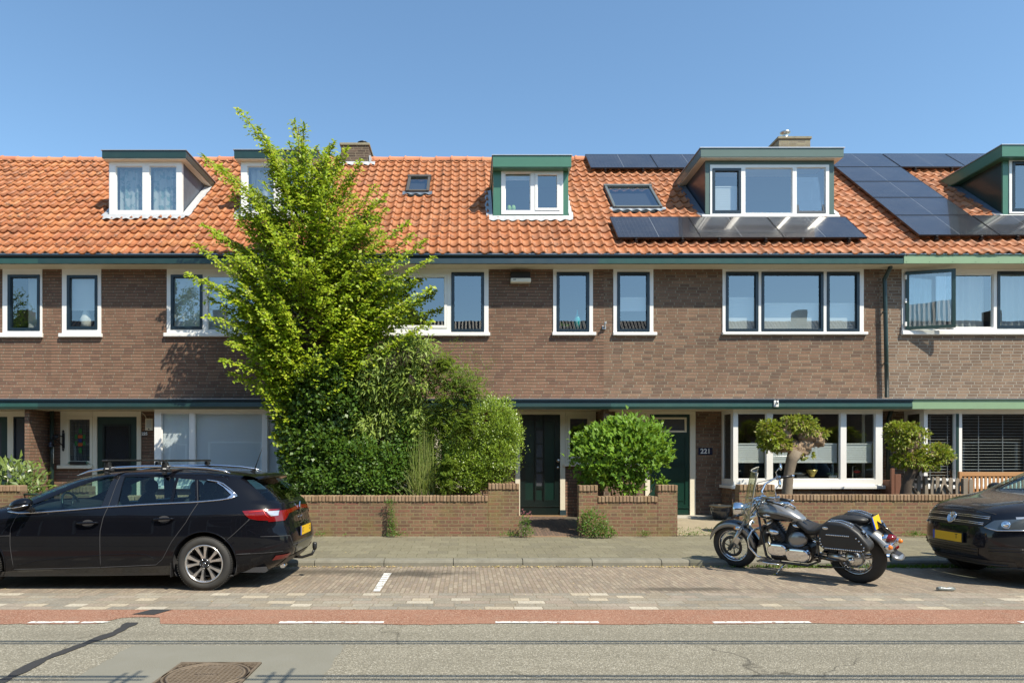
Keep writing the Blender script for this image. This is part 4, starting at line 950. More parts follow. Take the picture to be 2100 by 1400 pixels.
gp1 = 'solar panels on the tiled roof'
for i, s in enumerate(('leftmost', 'middle', 'rightmost')): pv(3.20 + i * 1.768, .50, 1.762, 1.13, f'{s} black solar panel of the low row under the wide grey green dormer', gp1)
for i, s in enumerate(('left end', 'second', 'third')): pv(3.23 + i * 1.768, 4.96, 1.762, 1.1, f'{s} black solar panel of the ridge row left of the wide dormer', gp1)
for i, s in enumerate(('topmost', 'second from the top', 'middle', 'second from the bottom', 'lowest')):
    pv(9.66, 5.03 - i * 1.1, 1.71, 1.08, f'{s} black solar panel of the column right of the wide dormer', gp1, i == 4)
for i, s in enumerate(('first', 'second')): pv(11.39 + i * 1.72, 5.03, 1.71, 1.08, f'{s} black panel along the ridge to the right of the panel column', gp1)
for i, s in enumerate(('first', 'second')): pv(11.39 + i * 1.72, .63, 1.71, 1.08, f'{s} low black panel right of the column, under the dormer at the edge', gp1)
# ------------------------------------------------------------------ drainpipes and wall fixtures
def pipe(label, pts, r=.04, brackets=()):
    b = MB(); pts = [Vector(p) for p in pts]; b.tube(pts, r, 14)
    t = thing('drainpipe', pts[-1], label, 'drainpipe'); b.build('pipe', M['dgreenp'], t)
    for z in brackets:
        b = MB(); p = min(pts, key=lambda q: abs(q.z - z)); b.lathe([(r + .006, -.015), (r + .006, .015)], (p.x, p.y, z), (0, 0, 1), 14); b.box(p.x - .01, p.x + .01, p.y, p.y + .09, z - .01, z + .01); b.build('bracket', M['dgreenp'], t)
M['dgreenp'] = plain('green drainpipe paint', (.016, .036, .032), .35, var=.2, coat=.2)
zt = Z_(548, 14.4)
pipe('dark green drainpipe with a bent top between the brown and the pale brick house', [at(1826, 541, 14.45), at(1826, 548, 14.5), at(1814, 573, 14.6), at(1814.5, 580, 14.6), at(1817, 700, 14.6), at(1819, 815, 14.6)], .042, (Z_(640, 14.6), Z_(745, 14.6)))
pipe('dark green drainpipe under the canopy right of the white bay window', [at(1828, 841, 14.9), at(1823, 856, 15.0), at(1822, 864, 15.02), at(1822, 1040, 15.02)], .045)
pipe('green drainpipe in the porch left of the leaded window', [at(106.5, 841, 14.98), at(106.5, 1040, 14.98)], .045)
def text(s, loc, size, mat, name, parent, rot=(R(90), 0, 0), ext=.002, sx=1.0, bold=0):
    c = bpy.data.curves.new(name, 'FONT'); c.body = s; c.size = size; c.align_x = 'CENTER'; c.align_y = 'CENTER'; c.extrude = ext; c.offset = bold
    o = bpy.data.objects.new(name, c); COL.objects.link(o); bpy.context.view_layer.update()
    me = bpy.data.meshes.new_from_object(o.evaluated_get(bpy.context.evaluated_depsgraph_get())); me.name = name
    COL.objects.unlink(o); bpy.data.objects.remove(o)
    m = bpy.data.objects.new(name, me); COL.objects.link(m); me.materials.clear(); me.materials.append(mat)
    T = Matrix.Translation(loc) @ (rot if isinstance(rot, Matrix) else Matrix.LocRotScale(None, __import__('mathutils').Euler(rot), None)) @ Matrix.Diagonal((sx, 1, 1, 1))
    r = parent
    while r.parent: r = r.parent
    me.transform(Matrix.Translation(-ORG[r.name]) @ T); m.parent = parent; return m
M['enamelw'] = plain('white enamel', (.8, .8, .78), .3, var=0); M['enamelb'] = plain('blue black enamel', (.01, .014, .04), .25, var=0, coat=.5)
def nplate(s, px0, px1, py0, py1, Y, label, sz):
    x0, x1, z0, z1 = rect(px0, px1, py0, py1, Y); t = thing('house_number', ((x0 + x1) / 2, Y, z0), label, 'house number')
    b = MB(); b.box(x0, x1, Y - .012, Y - .001, z0, z1); b.build('plate', M['enamelb'], t, bevel=.006)
    text(s, ((x0 + x1) / 2, Y - .0135, (z0 + z1) / 2), sz, M['enamelw'], 'digits', t, bold=.004); return t
nplate('221', 1431.8, 1461, 917.5, 932.5, YD, 'black plate with white number 221 beside the green front door', .15)
t = nplate('225', 291.3, 302.7, 884.8, 893.8, YD, 'small blue enamel plate with white number 225 under the cream box', .088)
def bodything(name, label, cat, loc): return thing(name, loc, label, cat)
# siren box under the eaves
x0, x1, z0, z1 = rect(1046.5, 1087.5, 560, 582, YF); t = thing('siren_box', ((x0 + x1) / 2, YF, z0), 'weathered black and cream box mounted high on the brick between the windows', 'wall box')
b = MB(); b.box(x0, x1, YF - .16, YF - .001, z0 + .0, z0 + .085); b.build('lower_shell', M['cream'], t, bevel=.01)
b = MB(); b.prism([(x0 + .005, YF - .13, z0 + .086), (x0 + .005, YF - .001, z0 + .086), (x0 + .005, YF - .001, z1), (x0 + .005, YF - .09, z1)], (x1 - x0 - .01, 0, 0)); b.build('upper_shell', M['black'], t, bevel=.006)
b = MB(); b.box(x0 + .05, x0 + .11, YF - .165, YF - .16, z0 + .045, z0 + .06); b.build('slot', M['black'], t)
x0, x1, z0, z1 = rect(300.5, 316, 858, 882.5, YD); Y = YD - .07; t = thing('alarm_box', ((x0 + x1) / 2, YD, z0), 'cream plastic alarm box in the porch above the number 225 plate', 'alarm box')
b = MB(); b.box(x0, x1, Y, YD - .001, z0, z1); b.build('casing', M['cream'], t, bevel=.01); b = MB(); b.box(x0 + .03, x1 - .03, Y - .006, Y, z0 + .06, z1 - .03); b.build('cover', plain('grey plastic', (.5, .49, .46), .5), t); b = MB(); b.lathe([(.014, 0), (.014, .012), (0, .013)], ((x0 + x1) / 2, Y, z0 + .03), (0, -1, 0), 12); b.build('sensor', M['black'], t)
b = MB(); b.tube([at(290, 846, YD - .03), at(294, 848, YD - .03), at(298, 853, YD - .03), at(300, 858, YD - .03)], .006, 6); b.build('cable', M['cream'], t)
# little grey bracket between the two narrow windows
c = at(1238.5, 672, YF); t = thing('wall_bracket', c, 'small grey metal tube bracket on the brick between two narrow windows', 'bracket')
b = MB(); b.box(c.x - .045, c.x + .035, YF - .05, YF - .001, c.z - .04, c.z + .035); b.build('base', M['steelg'] if 'steelg' in M else M['zinc'], t, bevel=.008)
b = MB(); b.tube([(c.x - .005, YF - .05, c.z), (c.x + .01, YF - .13, c.z + .10)], .022, 12); b.build('tube', M['zinc'], t)
c = at(1591, 827, YC - .03); t = thing('outdoor_lamp', c, 'small white box fixture clipped on the green canopy over the bay window', 'lamp')
b = MB(); b.box(c.x - .05, c.x + .05, c.y - .03, c.y - .001, c.z - .075, c.z + .06); b.build('box', M['white'], t, bevel=.008); b = MB(); b.tube([(c.x + .03, c.y - .035, c.z + .075), (c.x - .01, c.y - .07, c.z - .02)], .018, 10); b.build('arm', M['steel'], t)
# cast iron bell in the porch
t = thing('door_bell', at(121, 905, 14.9), 'black cast iron bell on a bracket left of the leaded window', 'bell'); Yb = YD - .05
iron = plain('cast iron', (.02, .02, .022), .45, .4)
b = MB(); b.box(X_(127, Yb), X_(132, Yb), Yb - .0, Yb + .02, Z_(919, Yb), Z_(887, Yb)); b.lathe([(0, 0), (.03, .02), (.0, .07)], (X_(129.5, Yb), Yb, Z_(887, Yb)), (0, 0, 1), 8); b.lathe([(0, 0), (.03, .02), (.0, .07)], (X_(129.5, Yb), Yb, Z_(919, Yb)), (0, 0, -1), 8); b.build('back_plate', iron, t, bevel=.004)
b = MB(); b.tube([(X_(128, Yb), Yb - .02, Z_(894, Yb)), (X_(124, Yb), Yb - .1, Z_(892, Yb)), (X_(118, Yb), Yb - .2, Z_(896, Yb)), (X_(117, Yb), Yb - .22, Z_(905, Yb))], .012, 8); b.tube([(X_(128, Yb), Yb - .02, Z_(912, Yb)), (X_(123, Yb), Yb - .1, Z_(903, Yb)), (X_(118, Yb), Yb - .2, Z_(898, Yb))], .01, 8); b.ell((X_(121, Yb), Yb - .14, Z_(896, Yb)), (.07, .03, .05)); b.build('bracket', iron, t)
b = MB(); b.lathe([(0, 0), (.03, -.01), (.045, -.05), (.06, -.11), (.085, -.13)], (X_(117, Yb), Yb - .22, Z_(904, Yb)), (0, 0, 1), 18); b.build('bell', plain('dark bronze', (.05, .05, .06), .35, .7), t, solid=.004)
b = MB(); b.tube([(X_(121, Yb), Yb - .2, Z_(915, Yb)), (X_(121, Yb), Yb - .2, Z_(950, Yb))], .007, 6); b.build('pull_rod', M['cream'], t)
# letter box under the leaded glass
t = thing('letter_box', at(161, 952, YD - .06), 'dark letter flap with pointed green ends on the white sill under leaded glass', 'letter flap')
b = MB(); c = at(161, 948.5, YD - .06); b.box(c.x - .18, c.x + .18, c.y - .03, c.y + .02, c.z - .04, c.z + .035); b.build('flap', M['black'], t, bevel=.01)
for sg_ in (-1, 1):
    b = MB(); b.prism([(c.x + sg_ * .18, c.y - .02, c.z + .03), (c.x + sg_ * .235, c.y - .02, c.z), (c.x + sg_ * .18, c.y - .02, c.z - .03)], (0, .03, 0)); b.build('end_cap', M['mgreen'], t)
# things standing inside the windows
def lathe_thing(name, label, cat, px, py, Y, prof, m, sub=None):
    c = at(px, py, Y); b = MB(); b.lathe(prof, c, (0, 0, 1), 24); o = b.build(name, m); 
    return tag(o, label, cat)
turq = plain('turquoise ceramic', (.01, .52, .50), .25, var=.05, coat=.5)
lathe_thing('vase', 'tall turquoise bottle vase inside the narrow upstairs window', 'vase', 1184, 675, 14.86, [(0, 0), (.055, .005), (.078, .12), (.08, .2), (.055, .28), (.02, .33), (.012, .40), (.012, .42)], turq)
lathe_thing('vase', 'darker teal vase half hidden behind the sash right of the turquoise vase', 'vase', 1199.5, 675, 14.95, [(0, 0), (.055, .005), (.078, .12), (.08, .2), (.055, .28), (.02, .33), (.012, .40)], plain('teal ceramic', (.01, .2, .22), .3, coat=.5))
lathe_thing('statuette', 'white draped statuette on the sill under the roller blind', 'statuette', 177, 672, 14.86, [(0, 0), (.11, .005), (.10, .08), (.125, .17), (.10, .22), (.075, .30), (.05, .37), (.02, .40), (0, .41)], plain('white plaster', (.72, .69, .62), .6))
for px, s_ in ((1044, 'left'), (1053, 'right')):
    lathe_thing('cactus_vase', f'{s_} one of the two small pale green vases in the green dormer window', 'vase', px, 434, 15.78, [(0, 0), (.045, .01), (.052, .06), (.05, .1), (.03, .14), (0, .15)], plain('pale green ceramic', (.35, .6, .15), .4))
Yi = YB + .25; gold = plain('brass', (.55, .42, .12), .3, .6)
lathe_thing('bowl', 'yellow brass bowl on the window board of the white bay', 'bowl', 1665, 977, Yi, [(0, 0), (.05, .0), (.055, .03), (.10, .10), (.115, .15), (.09, .14)], gold)
t = thing('potted_plant', at(1708, 984, Yi), 'small white bowl with a plant at the right of the wide bay pane', 'potted plant')
c = at(1708, 983, Yi); b = MB(); b.lathe([(0, 0), (.045, 0), (.075, .04), (.082, .09), (.07, .09)], c, (0, 0, 1), 20); b.build('pot', M['white'], t)
b = MB(); b.tube([c + Vector((0, 0, .09)), c + Vector((.01, 0, .25)), c + Vector((-.02, 0, .42))], .006, 6)
for a_ in range(6): b.poly([c + Vector((0, 0, .09)), c + Vector((.08 * math.cos(a_), .08 * math.sin(a_), .15)), c + Vector((.15 * math.cos(a_ + .3), .15 * math.sin(a_ + .3), .12)), c + Vector((.08 * math.cos(a_ + .4), .08 * math.sin(a_ + .4), .11))])
b.build('leaves', plain('house plant green', (.05, .11, .03), .5), t)
t = thing('desk_typewriter', at(1630, 984, Yi), 'dark desk clutter with a small typewriter behind the wide bay pane', 'typewriter')  # typewriter body and roller on the window board, no lamp
c = at(1645, 983, Yi); b = MB(); b.box(c.x - .17, c.x + .1, c.y - .1, c.y + .12, c.z, c.z + .07); b.box(c.x - .13, c.x + .06, c.y - .0, c.y + .1, c.z + .07, c.z + .12); b.build('body', M['black'], t, bevel=.012); b = MB(); b.tube([(c.x - .17, c.y + .03, c.z + .135), (c.x + .1, c.y + .03, c.z + .135)], .018, 10); b.build('roller', M['steel'], t)
t = thing('red_machine', at(1762, 984, Yi), 'red and black machine behind the right bay pane', 'machine')  # small machine with a red hood, no lamp
c = at(1760, 983, Yi + .1); b = MB(); b.box(c.x - .06, c.x + .08, c.y, c.y + .12, c.z, c.z + .14); b.build('body', M['black'], t, bevel=.01); b = MB(); b.ell((c.x, c.y + .05, c.z + .17), (.07, .06, .035)); b.build('hood', plain('red enamel', (.5, .02, .01), .3), t); b = MB(); b.tube([(c.x - .12, c.y, c.z), (c.x - .12, c.y, c.z + .28), (c.x - .05, c.y, c.z + .3)], .012, 8); b.build('stand', M['steel'], t)
t = thing('potted_plant', at(1160, 677, 14.86), 'small bushy green plant at the left of the turquoise vase', 'potted plant')
c = at(1157, 675, 14.86); b = MB(); b.lathe([(0, 0), (.04, 0), (.05, .06), (.045, .06)], c, (0, 0, 1), 14); b.build('pot', M['dblue'], t); b = MB(); rr = random.Random(5)
for _ in range(40):
    d = Vector((rr.gauss(0, 1), rr.gauss(0, 1), abs(rr.gauss(0, 1)))).normalized() * .1; p = c + Vector((0, 0, .06)); b.poly([p + d * .3, p + d + Vector((0, .015, .01)), p + d * 1.2, p + d + Vector((0, -.015, -.01))])
b.build('leaves', plain('bright house plant', (.12, .25, .03), .5), t)
# glazed pot beside the green door
c = at(1477, 1063, 14.4); t = thing('plant_pot', c, 'empty dark glazed pot with a sandy rim beside the bay window', 'plant pot')
b = MB(); b.lathe([(0, 0), (.13, 0), (.15, .03), (.185, .12), (.20, .19), (.19, .235), (.20, .25)], c, (0, 0, 1), 28); b.build('pot', plain('dark blue glaze', (.025, .03, .04), .18, var=.4, coat=.6), t)
b = MB(); b.lathe([(.19, .245), (.225, .265), (.225, .285), (.20, .29), (.165, .27), (.15, .2), (0, .19)], c, (0, 0, 1), 28); b.build('rim', plain('sandy unglazed rim', (.34, .27, .18), .8), t)
# ------------------------------------------------------------------ bench and picket fence
M['teak'] = island('oiled teak', [(.42, .22, .095), (.50, .27, .12), (.38, .19, .08)], rough=.5, noise_amt=.25, sc=8)
M['greywood'] = island('weathered grey wood', [(.24, .20, .155), (.30, .25, .19), (.2, .165, .13)], rough=.8, noise_amt=.5, sc=14)
Yb = 13.75; bx0, bx1 = X_(1970, Yb), X_(1970, Yb) + 1.55; g = .245; zt = Z_(967.5, Yb)
t = thing('garden_bench', ((bx0 + bx1) / 2, Yb - .2, g), 'slatted teak garden bench under the right hand bay window', 'bench')
def bb(name, *boxes, m='teak'):
    b = MB()
    for q in boxes: b.box(*q)
    return b.build(name, M[m], t, bevel=.006)
bb('top_rail', (bx0, bx1, Yb, Yb + .035, zt - .085, zt)); bb('lower_rail', (bx0 + .06, bx1 - .06, Yb, Yb + .03, g + .42, g + .48))
b = MB(); k = int((bx1 - bx0 - .14) / .083)
for i in range(k): b.box(bx0 + .075 + i * .083, bx0 + .075 + i * .083 + .05, Yb + .008, Yb + .024, g + .481, zt - .086)
b.build('back_slats', M['teak'], t, bevel=.003, seg=1)
b = MB()
for i in range(6): b.box(bx0 + .03, bx1 - .03, Yb - .47 + i * .075, Yb - .41 + i * .075, g + .41, g + .43)
b.build('seat', M['teak'], t, bevel=.004, seg=1)
for x in (bx0 - .03, bx1 - .03):
    bb('leg', (x, x + .055, Yb - .01, Yb + .05, g, zt - .09 + (.1 if x < bx0 else .1))); bb('leg', (x, x + .055, Yb - .5, Yb - .44, g, g + .62))
    bb('armrest', (x - .01, x + .065, Yb - .54, Yb - .015, g + .625, g + .655))
t = thing('picket_fence', at(1928, 1013, 13.3), 'low grey weathered picket fence with rounded tops behind the garden wall', 'fence')
def Yfn(px): return 13.55 - (px - 1865) / 120 * .35
def picket(px, w, pyt):
    Y = Yfn(px); x = X_(px, Y); zt = Z_(pyt, Y); b = MB(); w = w / 2 * Y / F
    P = [(x - w, Y, .15), (x + w, Y, .15)] + [(x + w * math.cos(a), Y, zt - w + w * math.sin(a)) for a in [math.pi * k / 8 for k in range(9)]]
    b.prism(P, (0, .02, 0)); b.build('picket', M['greywood'], t)
for px, w, py in ((1872, 7, 974), (1885, 7, 974.5), (1913, 8, 977), (1923.5, 8, 976.5), (1936.5, 8, 978), (1950.5, 8, 979), (1964.5, 8.5, 980), (1992, 8, 981.5)): picket(px, w, py)
for a_, c_, y0, y1, h in ((1862, 1896, 986, 988, 7), (1903, 1976, 987, 992, 8)):
    p, q = at(a_, y0, Yfn(a_) + .022), at(c_, y1, Yfn(c_) + .022); b = MB(); hh = h / 2 * 13.4 / F
    b.prism([p + Vector((0, 0, hh)), p - Vector((0, 0, hh)), q - Vector((0, 0, hh)), q + Vector((0, 0, hh))], (0, .03, 0)); b.build('rail', M['greywood'], t)
for px, w, py in ((1899, 7, 975.5), (1979.5, 10, 980.5)):
    Y = Yfn(px); x = X_(px, Y); w = w / 2 * Y / F; b = MB(); b.box(x - w, x + w, Y - .02, Y + .06, .15, Z_(py, Y)); b.build('post', M['greywood'], t, bevel=.005)
for a_, c_ in ((1869, 1860), (1868, 1882), (1933, 1925), (1938, 1952)):
    Y = Yfn(a_) - .02; p, q = at(a_, 992, Y), at(c_, 1016, Y); b = MB(); b.tube([p, q], .025, 4); b.build('brace', M['greywood'], t)
t = thing('planter', at(1840, 1000, 14.3), 'reddish wooden crate planter standing behind the small knotted tree', 'planter')
b = MB(); Yp = 14.2
for px0, px1, py in ((1828, 1835, 960), (1836, 1848, 972)): b.box(X_(px0, Yp), X_(px1, Yp), Yp, Yp + .05, .25, Z_(py, Yp))
b.box(X_(1828, Yp), X_(1848, Yp), Yp + .055, Yp + .35, .25, Z_(985, Yp)); b.build('boards', plain('red brown timber', (.17, .07, .04), .7), t, bevel=.005)
# ------------------------------------------------------------------ manhole cover
t = thing('manhole_cover', (-1.86, 4.87, 0), 'rusty square iron manhole frame with a round gridded lid in the grey patch', 'manhole cover')
iron = plain('rusty iron', (.17, .13, .09), .7, .2, var=.4, sc=25, bump=.4, bsc=120); irond = plain('dark recess', (.03, .018, .010), .9, var=.3, sc=20)  # recess plate coloured much darker than the ribs
mx0, mx1, my0, my1 = -2.165, -1.555, 4.56, 5.17; mc = ((mx0 + mx1) / 2, (my0 + my1) / 2)
b = MB(); b.box(mx0, mx1, my0, my1, -.03, .006); b.build('base', irond, t)
b = MB()
for q in ((mx0, mx1, my0, my0 + .018), (mx0, mx1, my1 - .018, my1), (mx0, mx0 + .018, my0 + .018, my1 - .018), (mx1 - .018, mx1, my0 + .018, my1 - .018)): b.box(*q, .0061, .013)
n = 17; st = (mx1 - mx0) / n
for i in range(1, n):
    for j in range(1, n):
        cx, cy = mx0 + i * st, my0 + j * st
        if math.hypot(cx - mc[0], cy - mc[1]) > .315: b.box(cx - st * .5, cx + st * .5, cy - .005, cy + .005, .0061, .0125); b.box(cx - .005, cx + .005, cy - st * .5, cy - .0051, .0061, .0125)
b.build('frame', iron, t)
b = MB(); b.lathe([(.300, .0061), (.300, .013), (.285, .013), (.285, .0061)], (mc[0], mc[1], 0), (0, 0, 1), 48); b.lathe([(.268, .0061), (.268, .0135), (.25, .0135), (.25, .0061)], (mc[0], mc[1], 0), (0, 0, 1), 48)
st = .034
for i in range(-8, 9):
    x = i * st; h_ = math.sqrt(max(0, .25 ** 2 - x * x))
    if h_ > .02:
        b.box(mc[0] + x - .007, mc[0] + x + .007, mc[1] - h_, mc[1] + h_, .0061, .0132)
        b.box(mc[0] - h_, mc[0] + h_, mc[1] + x - .007, mc[1] + x + .007, .0061, .0129)
b.box(mc[0] - .08, mc[0] + .08, mc[1] - .045, mc[1] + .045, .0061, .0145); b.box(mc[0] - .05, mc[0] + .05, mc[1] + .15, mc[1] + .2, .0061, .0145)
b.build('lid', iron, t)
text('KOMO', (mc[0], mc[1], .0148), .055, irond, 'lettering', t, rot=(0, 0, 0), ext=.0005)
# ------------------------------------------------------------------ overhead cables (their shadows cross the road)
HW = 4.2; OX, OY = .95 / 1.75 * HW, HW / 1.75
for k, (ys, xa, xb) in enumerate(((5.80, -40, 40), (5.73, -40, 40), (4.875, -1.50, 40), (4.80, -1.60, 40), (4.86, -40, -2.28), (4.79, -40, -2.28))):
    b = MB(); nseg = 40
    b.tube([(xa + (xb - xa) * i / nseg + OX, ys - OY, HW) for i in range(nseg + 1)], .020 if k % 2 == 0 else .015, 6); o = b.build('overhead_cable', M['black'])
    tag(o, ('far thicker', 'far thinner', 'near thicker right hand', 'near thinner right hand', 'near thicker left hand', 'near thinner left hand')[k] + ' cable over the road whose thin shadow crosses the asphalt', 'cable', 'overhead cables above the road')
for i, (x, y0, y1) in enumerate(((-1.27, 4.55, 5.04), (-1.385, 4.5, 4.95), (-2.37, 4.55, 4.98), (-2.45, 4.5, 4.93))):
    b = MB(); b.tube([(x + OX, y0 - OY, HW + .03), (x + OX, y1 - OY, HW + .03)], [.018, .010], 8); o = b.build('cable_spacer', M['black'])
    tag(o, ('first', 'second', 'third', 'fourth')[i] + ' rod from the right across the cables, casting a short slanting shadow', 'spacer', 'rods across the overhead cables')
# crumpled can on the parking strip
c = at(1941, 1212, 7.99); b = MB(); b.tube([(c.x - .1, 8.0, .028), (c.x - .05, 8.01, .026), (c.x, 8.0, .022), (c.x + .05, 7.99, .026), (c.x + .1, 8.0, .027)], [.02, .028, .022, .028, .018], 10)
tag(b.build('crushed_bottle', plain('clear crumpled plastic', (.20, .22, .21), .25, var=.5, sc=30, coat=.4)), 'flattened grey plastic bottle lying on the pavers before the parked car', 'bottle')
# ------------------------------------------------------------------ vegetation
def leafmat(name, cols, trans=.38, rough=.45, spec=.35, tip=None):
    a = N(name); g = a.n('NewGeometry'); n = len(cols)
    c = a.ramp(g.outputs['Random Per Island'], [(i / max(1, n - 1), k) for i, k in enumerate(cols)])
    c = a.mix(a.ramp(a.noise(1.1, 2), [(.35, 0.0), (.7, .35)]), c, tip or cols[-1]); c = a.mix(a.ramp(a.noise(2.6, 3), [(.45, 0.0), (.75, .5)]), c, cols[2] if len(cols) > 2 else cols[0])
    p = a.n('BsdfPrincipled', {'Base Color': c, 'Roughness': rough, 'Specular IOR Level': spec})
    tr = a.n('BsdfTranslucent', {'Color': a.mix(.35, c, (.35, .42, .02), 'MIX')})
    mx = a.n('MixShader', {0: trans, 1: p.outputs[0], 2: tr.outputs[0]}); a.set(a.out.inputs[0], mx); return a.m
M['bark'] = plain('grey brown bark', (.11, .085, .06), .9, var=.4, sc=14, bump=1, bsc=40)
M['barkd'] = plain('dark furrowed bark', (.07, .05, .035), .9, var=.5, sc=18, bump=1, bsc=50)
M['hornbeam'] = leafmat('fresh green leaf', [(.24, .36, .015), (.34, .46, .018), (.17, .29, .012), (.42, .53, .022), (.52, .57, .045), (.28, .34, .03)], .40)
M['ivy'] = leafmat('dark glossy leaf', [(.05, .11, .014), (.075, .15, .018), (.035, .08, .012), (.11, .20, .02)], .28, .42, .4)
M['mid'] = leafmat('mid green leaf', [(.06, .14, .018), (.10, .20, .025), (.05, .11, .015), (.13, .24, .03)], .35)
M['privet'] = leafmat('privet leaf', [(.19, .30, .025), (.27, .39, .035), (.13, .22, .018), (.36, .46, .06)], .35, .35, .5)
M['laurel'] = leafmat('broad glossy leaf', [(.12, .24, .02), (.17, .31, .028), (.08, .18, .015), (.22, .37, .035)], .32, .5, .3)
M['budd'] = leafmat('grey green lance leaf', [(.20, .29, .045), (.28, .37, .06), (.14, .22, .03), (.34, .42, .10)], .3)
M['acacia'] = leafmat('feathery leaflet', [(.13, .23, .04), (.18, .29, .055), (.10, .18, .035), (.30, .38, .06)], .35)
M['blade'] = leafmat('grass blade', [(.16, .24, .04), (.24, .32, .07), (.12, .18, .03), (.36, .38, .14)], .35)
M['rhodo'] = leafmat('rhododendron leaf', [(.09, .15, .025), (.14, .21, .04), (.20, .27, .06), (.07, .11, .03)], .25, .35, .55)
M['maple'] = leafmat('bronze tinged leaf', [(.18, .26, .014), (.26, .35, .02), (.12, .18, .015), (.26, .18, .04), (.36, .42, .05)], .35)
M['purple'] = leafmat('purple blossom', [(.13, .03, .16), (.22, .05, .33), (.09, .03, .09), (.28, .17, .22)], .2)
M['pink'] = leafmat('pink blossom', [(.5, .16, .2), (.4, .12, .18), (.55, .25, .25)], .3)
M['dead'] = leafmat('dry stalks', [(.30, .22, .15), (.40, .31, .22), (.22, .15, .10)], .1, .8, .1)
import numpy as np
class Leaves:
    def __init__(s): s.P = []; s.D = []; s.U = []; s.S = []; s.R = []
    def add(s, p, d, u, size, ratio=.6): s.P.append(p); s.D.append(d); s.U.append(u); s.S.append(size); s.R.append(ratio)
    def build(s, name, mat, parent=None, fold=.18, droop=.12, hexa=False):
        P = np.array(s.P, float).reshape(-1, 3); D = np.array(s.D, float).reshape(-1, 3); U = np.array(s.U, float).reshape(-1, 3)
        S = np.array(s.S, float)[:, None]; Q = np.array(s.R, float)[:, None]
        D /= np.linalg.norm(D, axis=1)[:, None] + 1e-9
        side = np.cross(D, U); side /= np.linalg.norm(side, axis=1)[:, None] + 1e-9; Nn = np.cross(side, D)
        b = P; tip = P + D * S - Nn * S * droop
        mid = P + D * S * .45; l = mid - side * S * Q * .5 + Nn * S * fold * .5; r = mid + side * S * Q * .5 + Nn * S * fold * .5
        V = np.stack([b, r, tip, l], 1).reshape(-1, 3); n = len(P)
        org = np.array(ORG[root_of(parent).name]) if parent is not None else np.array([V[:, 0].mean(), V[:, 1].mean(), V[:, 2].min()])
        V = V - org; me = bpy.data.meshes.new(name)
        me.vertices.add(4 * n); me.vertices.foreach_set('co', V.ravel()); me.loops.add(4 * n); me.loops.foreach_set('vertex_index', np.arange(4 * n, dtype=np.int32))
        me.polygons.add(n); me.polygons.foreach_set('loop_start', np.arange(0, 4 * n, 4, dtype=np.int32)); me.update(calc_edges=True); me.validate()
        me.materials.append(mat); o = bpy.data.objects.new(name, me); COL.objects.link(o)
        if parent is not None: o.parent = parent
        else: o.location = org; ORG[o.name] = Vector(org)
        return o
def root_of(o):
    while o.parent: o = o.parent
    return o
def rv(r): 
    v = Vector((r.gauss(0, 1), r.gauss(0, 1), r.gauss(0, 1))); return v.normalized()
# ------------------------------------------------------------------ the tall tree
def interp(tab, y):
    for (y0, v0), (y1, v1) in zip(tab, tab[1:]):
        if y0 <= y <= y1: return v0 + (v1 - v0) * (y - y0) / (y1 - y0)
    return tab[0][1] if y < tab[0][0] else tab[-1][1]
EL_ = [(290, 590), (330, 555), (380, 520), (430, 490), (480, 480), (520, 462), (570, 462), (620, 462), (680, 480), (720, 500), (760, 515), (800, 555), (850, 565), (900, 580), (960, 600), (1030, 610)]
ER_ = [(290, 650), (330, 705), (380, 740), (430, 770), (480, 800), (530, 825), (580, 830), (630, 835), (680, 815), (720, 780), (760, 750), (850, 745), (950, 740), (1030, 730)]
r = random.Random(77)
YT = 13.45; tx = X_(628, YT)
tree = thing('hornbeam_tree', (tx, YT, .2), 'tall bright green tree with upswept leafy branches before the brick terrace', 'tree')
LV = Leaves(); WB = MB()
def leafy_branch(p0, p1, sag=.0, dens=1.0, tw=.42, start=.22, lsz=.086):
    p0, p1 = Vector(p0), Vector(p1); L = (p1 - p0).length; n = max(5, int(L / .16)); pts = []
    bend = rv(r) * .08 * L
    for i in range(n + 1):
        t = i / n; q = p0.lerp(p1, t) + bend * math.sin(math.pi * t) * .6 + Vector((0, 0, -sag * L * math.sin(math.pi * t)))
        pts.append(q)
    WB.tube(pts, [.004 + .012 * L * (1 - i / n) * .5 for i in range(n + 1)], 5, False)
    s_ = start * L; k = 0
    while s_ < L:
        t = s_ / L; i = min(n - 1, int(t * n)); f = t * n - i; q = pts[i].lerp(pts[i + 1], f); d = (pts[i + 1] - pts[i]).normalized()
        up = Vector((r.gauss(.25, .3), r.gauss(0, .3) - .6, .95)).normalized(); sd = d.cross(up).normalized() * (1 if k % 2 else -1)
        tl = tw * (1 - .72 * t) * r.uniform(.6, 1.25) * min(1, L)
        td = (sd * .8 + d * .7 + Vector((0, 0, r.uniform(-.25, .25)))).normalized(); m = max(2, int(tl / .042))
        for j in range(m):
            lp = q + td * tl * (j + .6) / m + Vector((0, 0, -.25 * tl * ((j + 1) / m) ** 2)); ls = lsz * r.uniform(.65, 1.15)
            s2 = td.cross(up) * (1 if j % 2 else -1)
            LV.add(lp, (td * .6 + s2 * .8 + rv(r) * .35 + Vector((0, 0, -.15))), (up + rv(r) * .42), ls, .66)
        LV.add(q, d + sd * .6 + rv(r) * .3, up + rv(r) * .5, lsz * r.uniform(.6, 1.0), .62)
        s_ += r.uniform(.034, .060) / dens; k += 1
    for j in range(5): LV.add(pts[-1] - d * .03 * j, d + rv(r) * .5, Vector((0, -.2, 1)) + rv(r) * .4, lsz * .8, .62)
def trunk_pt(z): 
    t = (z - .2) / 8.0; return Vector((tx + .06 * math.sin(t * 5) + (X_(612, YT) - tx) * max(0, t - .3), YT + .05 * math.cos(t * 6), z))
